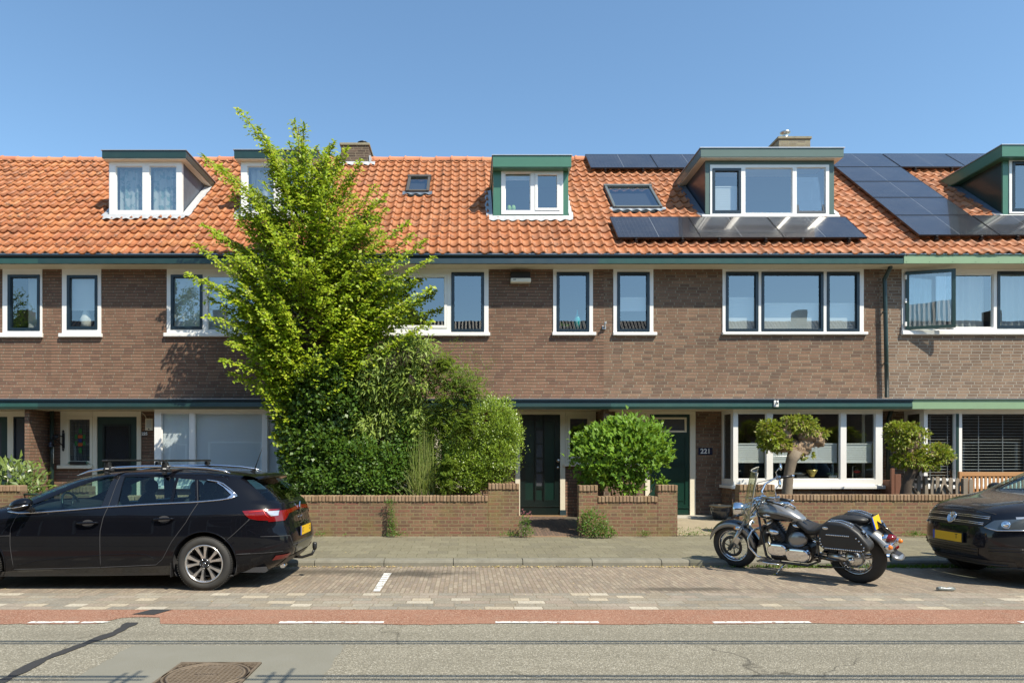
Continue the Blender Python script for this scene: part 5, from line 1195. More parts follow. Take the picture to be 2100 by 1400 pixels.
for i in range(300):
    py = r.uniform(300, 810) if i > 110 else r.uniform(520, 760)
    zt = Z_(py, YT); side_ = r.random() < .5; az = r.uniform(-math.pi / 2 * .98, math.pi / 2 * .98)
    if r.random() < .35: az = r.choice((-1, 1)) * r.uniform(0, .5)
    front = r.random() < .66
    cx = math.cos(az) if side_ else -math.cos(az); cy = -abs(math.sin(az)) if front else abs(math.sin(az))
    ex = X_(interp(ER_ if cx > 0 else EL_, py), YT) - trunk_pt(zt).x; rd = min(abs(ex) * .9, 1.25 if cy < 0 else 1.05 if zt < 5.4 else 1.3)
    q = r.uniform(.72, 1.03); c = trunk_pt(zt); tip = Vector((c.x + abs(ex) * cx * q, YT + rd * cy * q, zt))
    hor = math.hypot(tip.x - c.x, tip.y - YT); up = math.tan(R(interp([(300, 62), (450, 48), (600, 34), (800, 22), (1000, 12)], py) + r.uniform(-6, 6)))
    zs = max(.8, zt - hor * up); leafy_branch(trunk_pt(zs), tip, -.04 if py < 600 else .05, 1.15 if py < 720 else 1.0)
for (px, py, sx, sy, yy) in [(491, 224, 600, 420, -.5), (530, 262, 610, 420, -.4), (416, 318, 560, 470, -.3), (450, 342, 590, 500, -.6), (604, 248, 616, 430, 0), (624, 256, 625, 430, -.3), (552, 298, 598, 430, -.5), (686, 292, 645, 450, -.2), (676, 300, 650, 450, .2), (712, 304, 660, 480, -.3), (738, 330, 660, 500, -.5),
                            (768, 382, 665, 530, -.2), (790, 398, 680, 540, -.4), (792, 428, 680, 560, -.7), (836, 456, 690, 590, -.5), (846, 478, 700, 600, -.3), (872, 492, 690, 620, -.7), (886, 528, 690, 650, -.9), (884, 590, 700, 700, -.9), (860, 618, 720, 700, -.7), (884, 658, 730, 760, -.8), (850, 575, 720, 660, -.5), (868, 640, 740, 720, -.6),
                            (402, 502, 580, 640, -.6), (418, 462, 580, 590, -.5), (440, 480, 590, 600, -.2), (425, 575, 580, 680, -.8), (386, 562, 560, 660, -.9), (428, 610, 590, 700, -.6), (426, 648, 590, 730, -.8), (450, 672, 600, 760, -.4), (468, 702, 600, 770, -.7), (455, 736, 600, 810, -.8), (472, 764, 600, 830, -.6), (532, 788, 610, 850, -.6), (478, 400, 590, 520, -.4), (486, 440, 590, 540, -.5), (470, 520, 590, 640, -.3), (543, 830, 620, 880, -.4), (560, 890, 630, 940, -.3), (556, 318, 602, 450, .1), (640, 340, 632, 470, -.7), (600, 330, 620, 460, -.7), (575, 360, 612, 480, -.8), (660, 380, 640, 520, -.9)]:
    Y = YT + yy; p1 = at(px, py, Y); c = trunk_pt(Z_(min(sy + 30, 990), YT)); p0 = c.lerp(at(sx, sy, YT + yy * .3), .5)
    leafy_branch(p0, p1, -.05 if px < 470 or py < 350 else .03, 1.9, .36, .12, .092)
pts = [trunk_pt(.1 + i * .25) for i in range(33)]
WB.tube(pts, [.085 - .0024 * i for i in range(33)], 10)
WB.build('trunk', M['bark'], tree); LV.build('crown', M['hornbeam'], tree)
# ------------------------------------------------------------------ shrubs
def bush(name, label, cat, blobs, n, size, ratio, mat, seed, out=.8, upw=.3, shell=.55, stems=None, group=None, fold=.18, droop=.12, stemmat='bark', lump=.38, stemr=.012):
    r = random.Random(seed); L = Leaves(); tot = sum(b[3] * b[4] for b in blobs)
    base = at(blobs[0][0], 1080, blobs[0][2]); base.z = .14
    t = thing(name, base, label, cat, group)
    for (px, py, Y, rx, ry, rd) in blobs:
        c = at(px, py, Y); sx, sz = rx / F * Y, ry / F * Y
        for _ in range(int(n * rx * ry / tot)):
            d = rv(r)
            if d.y > .5 and r.random() < .6: d.y = -d.y
            q = (1 - shell * r.random() ** 1.6) * (1 + lump * noise.noise(Vector((d.x * 3 + px, d.y * 3, d.z * 3 + py)))) * (1 + .12 * abs(r.gauss(0, 1)) * (r.random() < .25))
            p = c + Vector((d.x * sx, d.y * rd, d.z * sz)) * q
            if p.z < .16: continue
            dd = (d * out + Vector((0, 0, upw)) + rv(r) * .75); uu = d * .5 + Vector((.2, -.4, .75)) + rv(r) * .5
            L.add(p, dd, uu, size * r.uniform(.6, 1.2), ratio)
    b = MB()
    for s in (stems or [(blobs[0][0], blobs[0][1])]):
        Y = blobs[0][2]; p1 = at(s[0], s[1], Y); p0 = Vector((base.x + (p1.x - base.x) * .25, Y, .14)); 
        b.tube([p0, p0.lerp(p1, .5) + rv(r) * .05, p1], [stemr, stemr * .8, stemr * .4], 6)
    b.build('stems', M[stemmat], t); L.build('foliage', mat if not isinstance(mat, str) else M[mat], t, fold, droop)
    return t
bush('climbing_ivy', 'dark green ivy mass at the foot of the tall tree, above the long wall', 'shrub', [(650, 850, 13.4, 80, 75, .5), (655, 775, 13.35, 82, 55, .5), (700, 820, 13.3, 62, 60, .45), (660, 920, 13.3, 72, 70, .5), (700, 960, 13.2, 75, 62, .45), (640, 975, 13.2, 52, 45, .35), (610, 905, 13.6, 42, 80, .4)], 19000, .085, .75, 'ivy', 1, stems=[(650, 880), (620, 900), (700, 930)])
bush('garden_shrub', 'mid green shrub with small pale leaves pushing over the long wall', 'shrub', [(670, 985, 12.98, 58, 30, .28), (760, 985, 12.98, 62, 33, .28), (740, 935, 13.15, 45, 40, .3), (800, 955, 13.1, 40, 45, .3), (690, 930, 13.0, 25, 35, .2), (838, 900, 13.25, 30, 60, .25), (850, 965, 13.2, 34, 45, .25)], 10500, .068, .6, 'mid', 2, stems=[(670, 980), (760, 960), (800, 950)])
bush('garden_shrub', 'dark shrub just behind the tail of the estate car', 'shrub', [(605, 985, 13.1, 30, 30, .3), (625, 1000, 13.0, 20, 18, .3), (590, 960, 13.3, 16, 26, .2)], 1500, .05, .35, 'ivy', 3, upw=.8)
bt = bush('butterfly_bush', 'arching butterfly bush with purple flower spikes right of the tall tree', 'shrub', [(800, 745, 13.3, 62, 48, .5), (850, 730, 13.2, 50, 42, .4), (770, 790, 13.3, 55, 42, .4), (840, 785, 13.2, 48, 36, .35), (800, 850, 13.4, 45, 50, .3), (850, 860, 13.35, 30, 60, .3), (745, 860, 13.4, 35, 60, .3)], 12500, .13, .28, 'budd', 4, out=.6, upw=-.15, shell=.8, droop=.3, stems=[(780, 740), (830, 720), (870, 740), (800, 780)], stemr=.014)
L = Leaves(); r = random.Random(9)
for (px, py, h_, tilt) in [(815, 722, 34, .0), (808, 742, 26, -.1), (827, 735, 30, .1), (838, 732, 22, .2), (797, 745, 24, -.2), (858, 728, 28, 0), (868, 737, 24, .2), (757, 737, 18, 0), (880, 748, 26, .5), (887, 742, 24, .8), (842, 778, 18, .1), (846, 785, 14, .1)]:
    for k in range(75):
        t = r.random(); a = r.uniform(0, 6.28); rr = .045 * (1 - t) + .012
        p = at(px + tilt * h_ * (t - .5), py + h_ * (.5 - t), 12.74) + Vector((rr * math.cos(a), rr * math.sin(a), 0)); L.add(p, Vector((math.cos(a), math.sin(a), .5)), Vector((0, 0, 1)), .025, .8)
L.build('flower_spikes', M['purple'], bt)
ac = bush('feathery_bush', 'feathery light green bush between the butterfly bush and the clipped hedge', 'shrub', [(915, 775, 13.2, 40, 38, .35), (945, 790, 13.1, 40, 42, .35), (925, 830, 13.1, 35, 40, .3), (905, 860, 13.2, 28, 38, .25), (965, 800, 13.0, 26, 30, .25), (885, 900, 13.2, 34, 60, .25), (900, 960, 13.2, 30, 45, .25)], 9000, .045, .35, 'acacia', 5, stems=[(915, 760), (950, 790), (930, 850), (975, 775), (1000, 760)])
L = Leaves(); r = random.Random(12)
for k in range(800):
    bl = r.choice([(915, 775, 13.15, 44, 44), (945, 790, 13.0, 44, 46), (925, 830, 13.0, 36, 44), (905, 858, 13.1, 30, 40), (968, 800, 12.95, 30, 30), (905, 740, 13.1, 30, 22), (955, 862, 12.72, 22, 18), (915, 985, 12.8, 16, 22), (918, 950, 12.8, 14, 22)])
    p = at(bl[0] + r.gauss(0, .5) * bl[3], bl[1] + r.gauss(0, .5) * bl[4], bl[2] + r.uniform(-.2, .2)); d = Vector((r.gauss(0, .8), -.5 + r.gauss(0, .4), r.uniform(-.7, .1))).normalized(); sd = d.cross(Vector((0, 0, 1))).normalized()
    fl = r.uniform(.12, .2)
    for j in range(12):
        for s_ in (1, -1):
            q = p + d * fl * j / 12 + Vector((0, 0, -.25 * fl * (j / 12) ** 2)); L.add(q, sd * s_ + d * .45, Vector((0, 0, 1)) + rv(r) * .2, .058 * math.sin(math.pi * (j + 1.5) / 14), .34)
for (px, py) in [(985, 740), (1000, 748), (975, 730), (990, 770), (1000, 790), (970, 715), (955, 720), (1010, 744), (940, 705), (930, 700), (995, 765), (985, 790), (905, 712), (960, 745), (975, 760)]:
    for j in range(22):
        q = at(px + r.gauss(0, 6), py + r.gauss(0, 6), 13.0 + r.uniform(-.1, .1)); L.add(q, rv(r), Vector((0, 0, 1)) + rv(r) * .4, .03, .5)
L.build('fronds', M['acacia'], ac)
bush('clipped_hedge', 'small leaved bright green hedge bulging left of the black door', 'hedge', [(1010, 870, 13.0, 58, 58, .42), (1005, 935, 13.0, 56, 55, .4), (965, 960, 12.95, 42, 50, .3), (1030, 905, 13.1, 40, 60, .35), (970, 985, 12.9, 26, 26, .2), (940, 905, 13.0, 34, 48, .3), (930, 965, 13.05, 30, 45, .28), (898, 925, 13.2, 20, 80, .25), (894, 985, 13.1, 18, 30, .2), (1005, 980, 13.15, 40, 28, .3)], 36000, .042, .58, 'privet', 6, out=.7, upw=.5, stems=[(1000, 900), (1020, 930), (980, 920), (1035, 940)], shell=.4, lump=.3)
# ornamental grass
t = thing('ornamental_grass', at(868, 1012, 12.9), 'tall arching ornamental grass in front of the shrubs behind the long wall', 'grass clump')
b = MB(); r = random.Random(31)
for k in range(330):
    px = r.gauss(868, 12); x0 = X_(px, 12.92); a = r.uniform(0, 6.28); sp = abs(r.gauss(0, .24)) * (1 if r.random() < .8 else 1.5); hh = r.uniform(.7, 1.75) * (1 - .25 * sp); w = r.uniform(.007, .013); prev = None
    base = Vector((x0, 12.92 + r.gauss(0, .05), .55)); dr = Vector((math.cos(a), math.sin(a) * .6 - .15, 0)); sd = Vector((-math.sin(a), math.cos(a), 0)) if abs(math.cos(a)) < .5 else Vector((1, .2, 0)); row0, row1 = [], []
    for j in range(8):
        u = j / 7; q = base + dr * sp * (u ** 1.8) * 1.25 + Vector((0, 0, hh * (u - .38 * u ** 3 * min(1, sp * 3.2)))); ww = w * (1 - u * .85); row0.append(q - sd * ww); row1.append(q + sd * ww)
    b.grid([row0, row1], True)
b.build('blades', M['blade'], t)
b = MB()
for k in range(60):
    px = r.gauss(870, 12); q = at(px, 1012, 12.88 + r.uniform(-.05, .05)); q.z = .6; b.tube([q, q + Vector((r.gauss(0, .08), -.02, r.uniform(.15, .4)))], .004, 4, False)
b.build('dry_stalks', M['dead'], t)
# round broad leaved bush
bush('round_bush', 'round broad leaved glossy green bush over the short garden wall', 'shrub', [(1272, 925, 13.0, 92, 62, .6), (1225, 945, 12.95, 52, 55, .45), (1325, 925, 13.0, 48, 45, .45), (1290, 890, 13.0, 62, 34, .4), (1285, 990, 12.9, 34, 24, .25), (1232, 900, 13.0, 34, 28, .3), (1359, 1000, 12.9, 9, 20, .12), (1262, 866, 13.0, 12, 12, .1), (1190, 905, 12.9, 12, 16, .12), (1368, 935, 12.95, 13, 16, .12), (1330, 885, 13.0, 20, 14, .15), (1208, 985, 12.85, 12, 16, .1)], 5600, .115, .52, 'laurel', 7, out=.6, upw=.75, stems=[(1250, 960), (1285, 950), (1320, 950), (1350, 980), (1240, 920), (1300, 900), (1220, 930)], shell=.5, stemr=.016, stemmat='bark', droop=.2)
bush('rhododendron', 'rhododendron with long pale green leaves above the left brick pier', 'shrub', [(25, 985, 13.3, 62, 42, .5), (60, 1000, 13.2, 32, 30, .35)], 850, .15, .32, 'rhodo', 8, out=.6, upw=.6, stems=[(20, 980), (50, 990)], droop=.3)
r = random.Random(3)
# knotted pollard trees
def pollard(label, trunk, knobs, lobes, seed, barkm, Y):
    r = random.Random(seed); t = thing('pollard_tree', at(trunk[0][0], 1080, Y), label, 'tree'); t.location.z = .2; ORG[t.name].z = .2
    b = MB(); pts = [at(px, py, Y) for px, py, w in trunk]; b.tube(pts, [w / 2 / F * Y for _, _, w in trunk], 14)
    tr = b.build('trunk', M[barkm], t)
    b = MB()
    for (px, py, rx, ry) in knobs:
        c = at(px, py, Y); q = [rx / F * Y, .09, ry / F * Y]
        n0 = len(b.v); b.ell(c, q, 18, 12)
        for i in range(n0, len(b.v)):
            v = b.v[i]; d = v - c; k = 1 + .45 * noise.noise(v * 14) + .25 * noise.noise(v * 37); b.v[i] = c + d * k
    for (px, py, rx, ry) in lobes:
        c = at(px, py, Y); s0 = at(*min(knobs, key=lambda k: (k[0] - px) ** 2 + (k[1] - py) ** 2)[:2], Y)
        for k in range(10):
            d = rv(r) * .8; e = c + Vector((d.x * rx / F * Y, d.y * .12, d.z * ry / F * Y)); b.tube([s0, s0.lerp(e, .5) + rv(r) * .02, e], [.02, .012, .005], 5, False)
    b.build('knots', M['knot'], t)
    L = Leaves(); D = Leaves()
    for (px, py, rx, ry) in lobes:
        c = at(px, py, Y)
        for k in range(int(rx * ry * .72)):
            d = rv(r); q = r.uniform(.5, 1.22); p = c + Vector((d.x * rx / F * Y, d.y * .21, d.z * ry / F * Y)) * q; base = math.atan2(d.z, d.x)
            for m in range(3):
                a = m * 1.1 - 1.1; dd = d + Vector((math.cos(base + a), -.15, math.sin(base + a))) * .6; L.add(p, dd + rv(r) * .2, Vector((0, -.6, .8)) + rv(r) * .5, .072 * r.uniform(.6, 1.2), .38)
    for (px, py, rx, ry) in knobs:
        c = at(px, py, Y)
        for k in range(int(rx * ry * .6)):
            d = rv(r); p = c + Vector((d.x * rx / F * Y, d.y * .10, d.z * ry / F * Y)) * r.uniform(.9, 1.25); D.add(p, d + rv(r) * .6, rv(r), .03 * r.uniform(.5, 1.2), .4)
    L.build('crown', M['maple'], t); D.build('dead_twigs', M['dead'], t)
M['knot'] = plain('knotted pale bark', (.30, .21, .135), .9, var=.5, sc=20, bump=1, bsc=45)
M['ptrunk'] = plain('grey tan trunk', (.20, .16, .115), .85, var=.3, sc=10, bump=.8, bsc=30)
pollard('knotted pollard tree with smooth tan trunk before the white bay window', [(1612, 1100, 22), (1614, 1010, 21), (1617, 975, 19), (1623, 945, 22), (1632, 925, 30)],
        [(1632, 918, 22, 14), (1652, 912, 20, 12), (1612, 892, 12, 14), (1660, 895, 22, 14), (1678, 905, 14, 10), (1603, 918, 12, 8), (1640, 925, 20, 10)],
        [(1580, 890, 22, 26), (1594, 908, 20, 17), (1570, 876, 13, 12), (1640, 870, 28, 16), (1655, 882, 16, 10), (1680, 888, 12, 9), (1578, 908, 18, 14), (1610, 912, 14, 11), (1650, 934, 10, 5), (1620, 860, 10, 6)], 1, 'ptrunk', 13.5)
pollard('knotted dark trunked pollard tree with two leafy lobes by the picket fence', [(1846, 1100, 24), (1856, 1020, 22), (1860, 990, 19), (1870, 962, 22), (1878, 952, 22)],
        [(1868, 908, 15, 14), (1862, 925, 12, 12), (1872, 895, 12, 10), (1880, 955, 18, 8)],
        [(1843, 888, 22, 20), (1860, 880, 20, 12), (1882, 893, 18, 12), (1845, 908, 18, 14), (1868, 942, 30, 17), (1912, 925, 30, 13), (1925, 935, 22, 14), (1895, 952, 30, 10), (1850, 940, 12, 10), (1835, 876, 12, 8)], 2, 'barkd', 13.4)
# small plants at the foot of the walls
bush('wall_weed', 'tall weed growing up the front of the long garden wall', 'weed', [(806, 1080, 12.38, 11, 22, .07), (803, 1052, 12.40, 8, 22, .05), (812, 1096, 12.36, 24, 7, .08), (799, 1030, 12.4, 10, 8, .04)], 800, .032, .5, 'mid', 21, stems=[(806, 1030), (800, 1050)], stemr=.004, shell=.9)
bush('small_bush', 'small leafy bush at the left foot of the short garden wall', 'shrub', [(1215, 1075, 12.28, 30, 30, .18), (1228, 1088, 12.25, 28, 16, .15), (1205, 1062, 12.3, 14, 16, .1), (1245, 1092, 12.25, 14, 10, .1), (1258, 1096, 12.3, 8, 6, .05)], 1500, .042, .55, 'mid', 22, stems=[(1210, 1060), (1225, 1070)], stemr=.005)
pk = bush('flowering_weed', 'pink flowered weed at the corner of the garden path', 'weed', [(1076, 1075, 12.3, 11, 18, .07), (1080, 1090, 12.3, 16, 8, .08)], 480, .032, .55, 'mid', 23, stems=[(1070, 1050), (1082, 1055)], stemr=.004)
L = Leaves(); r = random.Random(8)
for (px, py) in [(1072, 1045), (1076, 1050), (1083, 1054), (1087, 1050), (1070, 1052), (1089, 1058), (1078, 1058)]:
    for k in range(12): L.add(at(px + r.gauss(0, 1.5), py + r.gauss(0, 1.5), 12.27), rv(r), rv(r), .018, .7)
L.build('blossoms', M['pink'], pk)
for i, (px, py, Y, rx, ry, n, lab) in enumerate([(657, 1097, 12.4, 12, 8, 160, 'small pale weed tuft at the foot of the wall right of the estate car'), (1046, 1098, 12.35, 22, 8, 380, 'low weed tuft at the foot of the wall left of the garden path'), (1322, 1094, 12.4, 16, 7, 170, 'thin weed at the foot of the short garden wall'), (708, 1098, 12.4, 4, 5, 50, 'tiny weed alone at the foot of the long wall'),
                                                 (1873, 1095, 12.4, 22, 6, 260, 'weeds at the foot of the wall above the motorcycle tail light'), (1898, 1098, 12.35, 12, 4, 130, 'low weeds at the wall beside the parked car nose'), (1410, 1095, 12.5, 24, 5, 160, 'sparse weeds at the right end of the short garden wall')]):
    bush('weed_tuft', lab, 'weed', [(px, py, Y, rx, ry, .07)], n, .03, .45, 'mid', 40 + i, stems=[(px, py)], stemr=.003, shell=.9, group='weeds along the garden walls')
L = Leaves(); r = random.Random(15)
for k in range(2600):
    x = clus(r, [(6.15, .35), (5.6, .3), (6.8, .35), (4.4, .4), (5.1, .3), (7.6, .5)]); y = 9.76 - abs(r.gauss(0, .05)); L.add((x, y, .003), Vector((r.gauss(0, .6), -.4 + r.gauss(0, .5), abs(r.gauss(0, 1)))), rv(r), r.uniform(.02, .07), .25)
for k in range(500):
    x = r.gauss(4.5, .5); y = r.uniform(12.5, 13.3); L.add((x, y, .14 + (y - 12.5) * .085), Vector((r.gauss(0, .6), r.gauss(0, .5), abs(r.gauss(0, 1)))), rv(r), r.uniform(.02, .05), .25)
o = L.build('gutter_weeds', M['mid']); tag(o, 'low green weeds growing along the kerb around the motorcycle and car', 'weeds', kind='stuff')

# trees across the street, mirrored in the left hand window panes
for i, (x, y, h_, lab) in enumerate(((-25, -7.2, 10.5, 'left'), (-15.6, -7.2, 11.2, 'right'))):
    r = random.Random(60 + i); t = thing('street_tree', (x, y, 0), f'{lab} one of two tall trees across the street mirrored in upstairs panes', 'tree', 'trees across the street'); b = MB(); L = Leaves()
    b.tube([(x, y, 0), (x + .1, y, 3), (x, y, h_ * .8)], [.16, .12, .03], 10)
    for k in range(70):
        z = r.uniform(3, h_); rad = 1.9 * (1 - ((z - 6) / 5.6) ** 2) ** .5 if abs(z - 6) < 5.6 else .3; a_ = r.uniform(0, 6.28); e = Vector((x + rad * math.cos(a_), y + rad * math.sin(a_), z)); s0 = Vector((x, y, z - rad * .7)); b.tube([s0, e], [.03, .006], 4, False)
        for j in range(110):
            q = s0.lerp(e, r.uniform(.3, 1.05)) + rv(r) * r.uniform(0, .4); L.add(q, rv(r), Vector((0, 0, 1)) + rv(r) * .6, r.uniform(.10, .17), .6)
    b.build('trunk', M['bark'], t); L.build('crown', M['mid'], t)
# ------------------------------------------------------------------ cars
def lerp_tab(tab, z):
    if z <= tab[0][0]: return tab[0][1]
    for (a, b_), (c, d) in zip(tab, tab[1:]):
        if z <= c:
            t = (z - a) / (c - a); return b_ + (d - b_) * t
    return tab[-1][1]
def smooth_tab(tab, n=6):
    """densify with Catmull-Rom (monotone in z)"""
    out = []
    for i in range(len(tab) - 1):
        p0 = tab[max(0, i - 1)]; p1 = tab[i]; p2 = tab[i + 1]; p3 = tab[min(len(tab) - 1, i + 2)]
        m1 = (p2[1] - p0[1]) / (p2[0] - p0[0]) if p2[0] != p0[0] else 0; m2 = (p3[1] - p1[1]) / (p3[0] - p1[0]) if p3[0] != p1[0] else 0
        h = p2[0] - p1[0]
        for k in range(n):
            t = k / n; h00 = 2 * t ** 3 - 3 * t ** 2 + 1; h10 = t ** 3 - 2 * t ** 2 + t; h01 = -2 * t ** 3 + 3 * t ** 2; h11 = t ** 3 - t ** 2
            out.append((p1[0] + h * t, h00 * p1[1] + h10 * h * m1 + h01 * p2[1] + h11 * h * m2))
    out.append(tab[-1]); return out
class Shell:
    def __init__(s, xf, xr, w, n, yc, zt):
        s.xf, s.xr, s.w, s.nt = smooth_tab(xf), smooth_tab(xr), smooth_tab(w), n; s.yc = yc; s.zt = zt
    def pars(s, z):
        a, b_ = lerp_tab(s.xf, z), lerp_tab(s.xr, z); return (a + b_) / 2, (b_ - a) / 2, lerp_tab(s.w, z), lerp_tab(s.nt, z)
    def Y(s, x, z):                                      # half width at (x, z)
        xm, L, w, n = s.pars(z); t = min(.9999, abs(x - xm) / max(L, 1e-4)); return w * (1 - t ** n) ** (1 / n)
    def X(s, y, z, front=True):
        xm, L, w, n = s.pars(z); t = min(.9999, abs(y) / max(w, 1e-4)); q = L * (1 - t ** n) ** (1 / n); return xm - q if front else xm + q
    def F(s, x, y, z):
        xm, L, w, n = s.pars(z); return (abs(x - xm) / max(L, 1e-4)) ** n + (abs(y) / max(w, 1e-4)) ** n
    def N(s, x, y, z):
        e = .006; g = Vector((s.F(x + e, y, z) - s.F(x - e, y, z), s.F(x, y + e, z) - s.F(x, y - e, z), s.F(x, y, min(s.zt, z + e)) - s.F(x, y, z - e)))
        return g.normalized() if g.length > 1e-9 else Vector((0, 0, 1))
    def side(s, x, z, sg, off=0):
        y = s.Y(x, z) * sg; nn = s.N(x, y, z); p = Vector((x, y, z)) + nn * off; return Vector((p.x, p.y + s.yc, p.z)), nn
    def end(s, y, z, front, off=0):
        x = s.X(y, z, front); nn = s.N(x, y, z); p = Vector((x, y, z)) + nn * off; return Vector((p.x, p.y + s.yc, p.z)), nn
def dens(poly, step):
    out = []
    for i in range(len(poly)):
        a, c = poly[i], poly[(i + 1) % len(poly)]; L = math.hypot(c[0] - a[0], c[1] - a[1]); k = max(1, int(L / step))
        for j in range(k): t = j / k; out.append((a[0] + (c[0] - a[0]) * t, a[1] + (c[1] - a[1]) * t))
    return out
def inpoly(x, y, P):
    c = False; n = len(P); j = n - 1
    for i in range(n):
        xi, yi = P[i]; xj, yj = P[j]
        if (yi > y) != (yj > y) and x < (xj - xi) * (y - yi) / (yj - yi) + xi: c = not c
        j = i
    return c
def cdt(outer, holes=(), step=.05):
    bstep = min(step, .03); outer = dens(outer, bstep); holes = [dens(h, bstep) for h in holes]; V, E = [], []
    for P in [outer] + holes:
        n0 = len(V); V += [Vector(p) for p in P]; E += [(n0 + i, n0 + (i + 1) % len(P)) for i in range(len(P))]
    xs = [p[0] for p in outer]; ys = [p[1] for p in outer]; nx = int((max(xs) - min(xs)) / step) + 1; ny = int((max(ys) - min(ys)) / step) + 1
    B = [p for P in [outer] + holes for p in P]; cell = {}
    for p in B: cell.setdefault((int(p[0] // step), int(p[1] // step)), []).append(p)
    for i in range(nx + 1):
        for j in range(ny + 1):
            x = min(xs) + i * step + (step / 2 if j % 2 else 0); y = min(ys) + j * step
            if not inpoly(x, y, outer) or any(inpoly(x, y, h) for h in holes): continue
            ci, cj = int(x // step), int(y // step)
            if any((p[0] - x) ** 2 + (p[1] - y) ** 2 < (step * .55) ** 2 for a in (-1, 0, 1) for c in (-1, 0, 1) for p in cell.get((ci + a, cj + c), ())): continue
            V.append(Vector((x, y)))
    vv, ee, ff, *_ = geometry.delaunay_2d_cdt(V, E, [], 0, 1e-5)
    out = []
    for f in ff:
        cx = sum(vv[i][0] for i in f) / len(f); cy = sum(vv[i][1] for i in f) / len(f)
        if inpoly(cx, cy, outer) and not any(inpoly(cx, cy, h) for h in holes): out.append(f)
    return [tuple(v) for v in vv], out
class PB:                                                # mesh with analytic normals
    def __init__(s): s.b = MB(); s.n = []
    def add(s, pts, faces):
        o = len(s.b.v)
        for p, nn in pts: s.b.v.append(Vector(p)); s.n.append(nn)
        for f in faces:
            p0, p1, p2 = (s.b.v[f[k] + o] for k in range(3)); g = (p1 - p0).cross(p2 - p0)
            if g.length < 1e-12 and len(f) > 3: g = (s.b.v[f[2] + o] - p0).cross(s.b.v[f[3] + o] - p0)
            if g.dot(s.n[f[0] + o]) < 0: f = tuple(f[::-1])
            s.b.f.append(tuple(i + o for i in f)); s.b.m.append(0); s.b.s.append(True)
    def build(s, name, m, parent, **k): return s.b.build(name, m, parent, normals=[tuple(v) for v in s.n], **k)
def side_patch(S, P, sg, off, step=.05, holes=()):
    v, f = cdt(P, holes, step); pb = PB(); pb.add([S.side(x, z, sg, off) for x, z in v], f); return pb
def end_patch(S, P, front, off, step=.05):
    v, f = cdt(P, (), step); pb = PB(); pb.add([S.end(y, z, front, off) for y, z in v], f); return pb
def line_on_side(S, pts, sg, r, off, name, m, par, flat=1.0):
    q = []; P = [Vector(p) for p in pts]
    for a, c in zip(P, P[1:]):
        k = max(1, int((c - a).length / .05)); q += [a.lerp(c, i / k) for i in range(k)]
    q.append(P[-1]); b = MB(); b.tube([S.side(p.x, p.y, sg, off)[0] for p in q], r, 6); return b.build(name, m, par)
def line_on_end(S, pts, front, r, off, name, m, par):
    q = []; P = [Vector(p) for p in pts]
    for a, c in zip(P, P[1:]):
        k = max(1, int((c - a).length / .05)); q += [a.lerp(c, i / k) for i in range(k)]
    q.append(P[-1]); b = MB(); b.tube([S.end(p.x, p.y, front, off)[0] for p in q], r, 6); return b.build(name, m, par)
M['paint1'] = N('black metallic car paint'); _a = M['paint1']; _a.bsdf(_a.mix(_a.noise(3, 2), (.004, .004, .006), (.005, .006, .009)), .25, 0, None, .03, 1.0, **{'Coat Roughness': .01, 'Coat IOR': 1.34}); M['paint1'] = _a.m
M['paint2'] = N('black dusty car paint'); _a = M['paint2']; _z = _a.sep(_a.n('NewGeometry').outputs['Normal'])[2]; _d = _a.math('MULTIPLY', _a.ramp(_z, [(.45, 0.0), (.95, .13)]), _a.noise(6, 4)); _a.bsdf(_a.mix(_d, (.007, .008, .013), (.30, .27, .2)), _a.math('ADD', .2, _d), 0, None, .2, .9, **{'Coat Roughness': .03, 'Coat IOR': 1.4}); M['paint2'] = _a.m
M['rubber'] = plain('tyre rubber', (.028, .027, .026), .75, var=.25, sc=12, dirt=.25)
M['chrome'] = plain('chrome', (.72, .73, .75), .06, 1.0, var=0)
M['satin'] = plain('satin aluminium', (.60, .62, .66), .22, 1.0, var=0)
M['alloy'] = plain('machined alloy', (.62, .61, .60), .28, .9, var=.05)
M['alloyd'] = plain('dark alloy', (.03, .03, .032), .35, .5)
M['redlens'] = plain('red lens', (.15, .003, .003), .12, var=.3, sc=30, coat=.6); M['clearlens'] = plain('clear lens', (.55, .55, .56), .08, .5, var=.2, sc=20, coat=1)
M['orange'] = plain('orange lens', (.75, .20, .01), .1, var=.1, coat=1)
M['yellow'] = plain('yellow plate', (.72, .44, .01), .35, var=.04); M['eub'] = plain('blue plate band', (.02, .07, .40), .35, var=0)
M['blackgloss'] = plain('gloss black plastic', (.008, .008, .009), .12, var=0, coat=.5)
M['seat'] = plain('dark seat fabric', (.02, .021, .023), .85, var=.2)
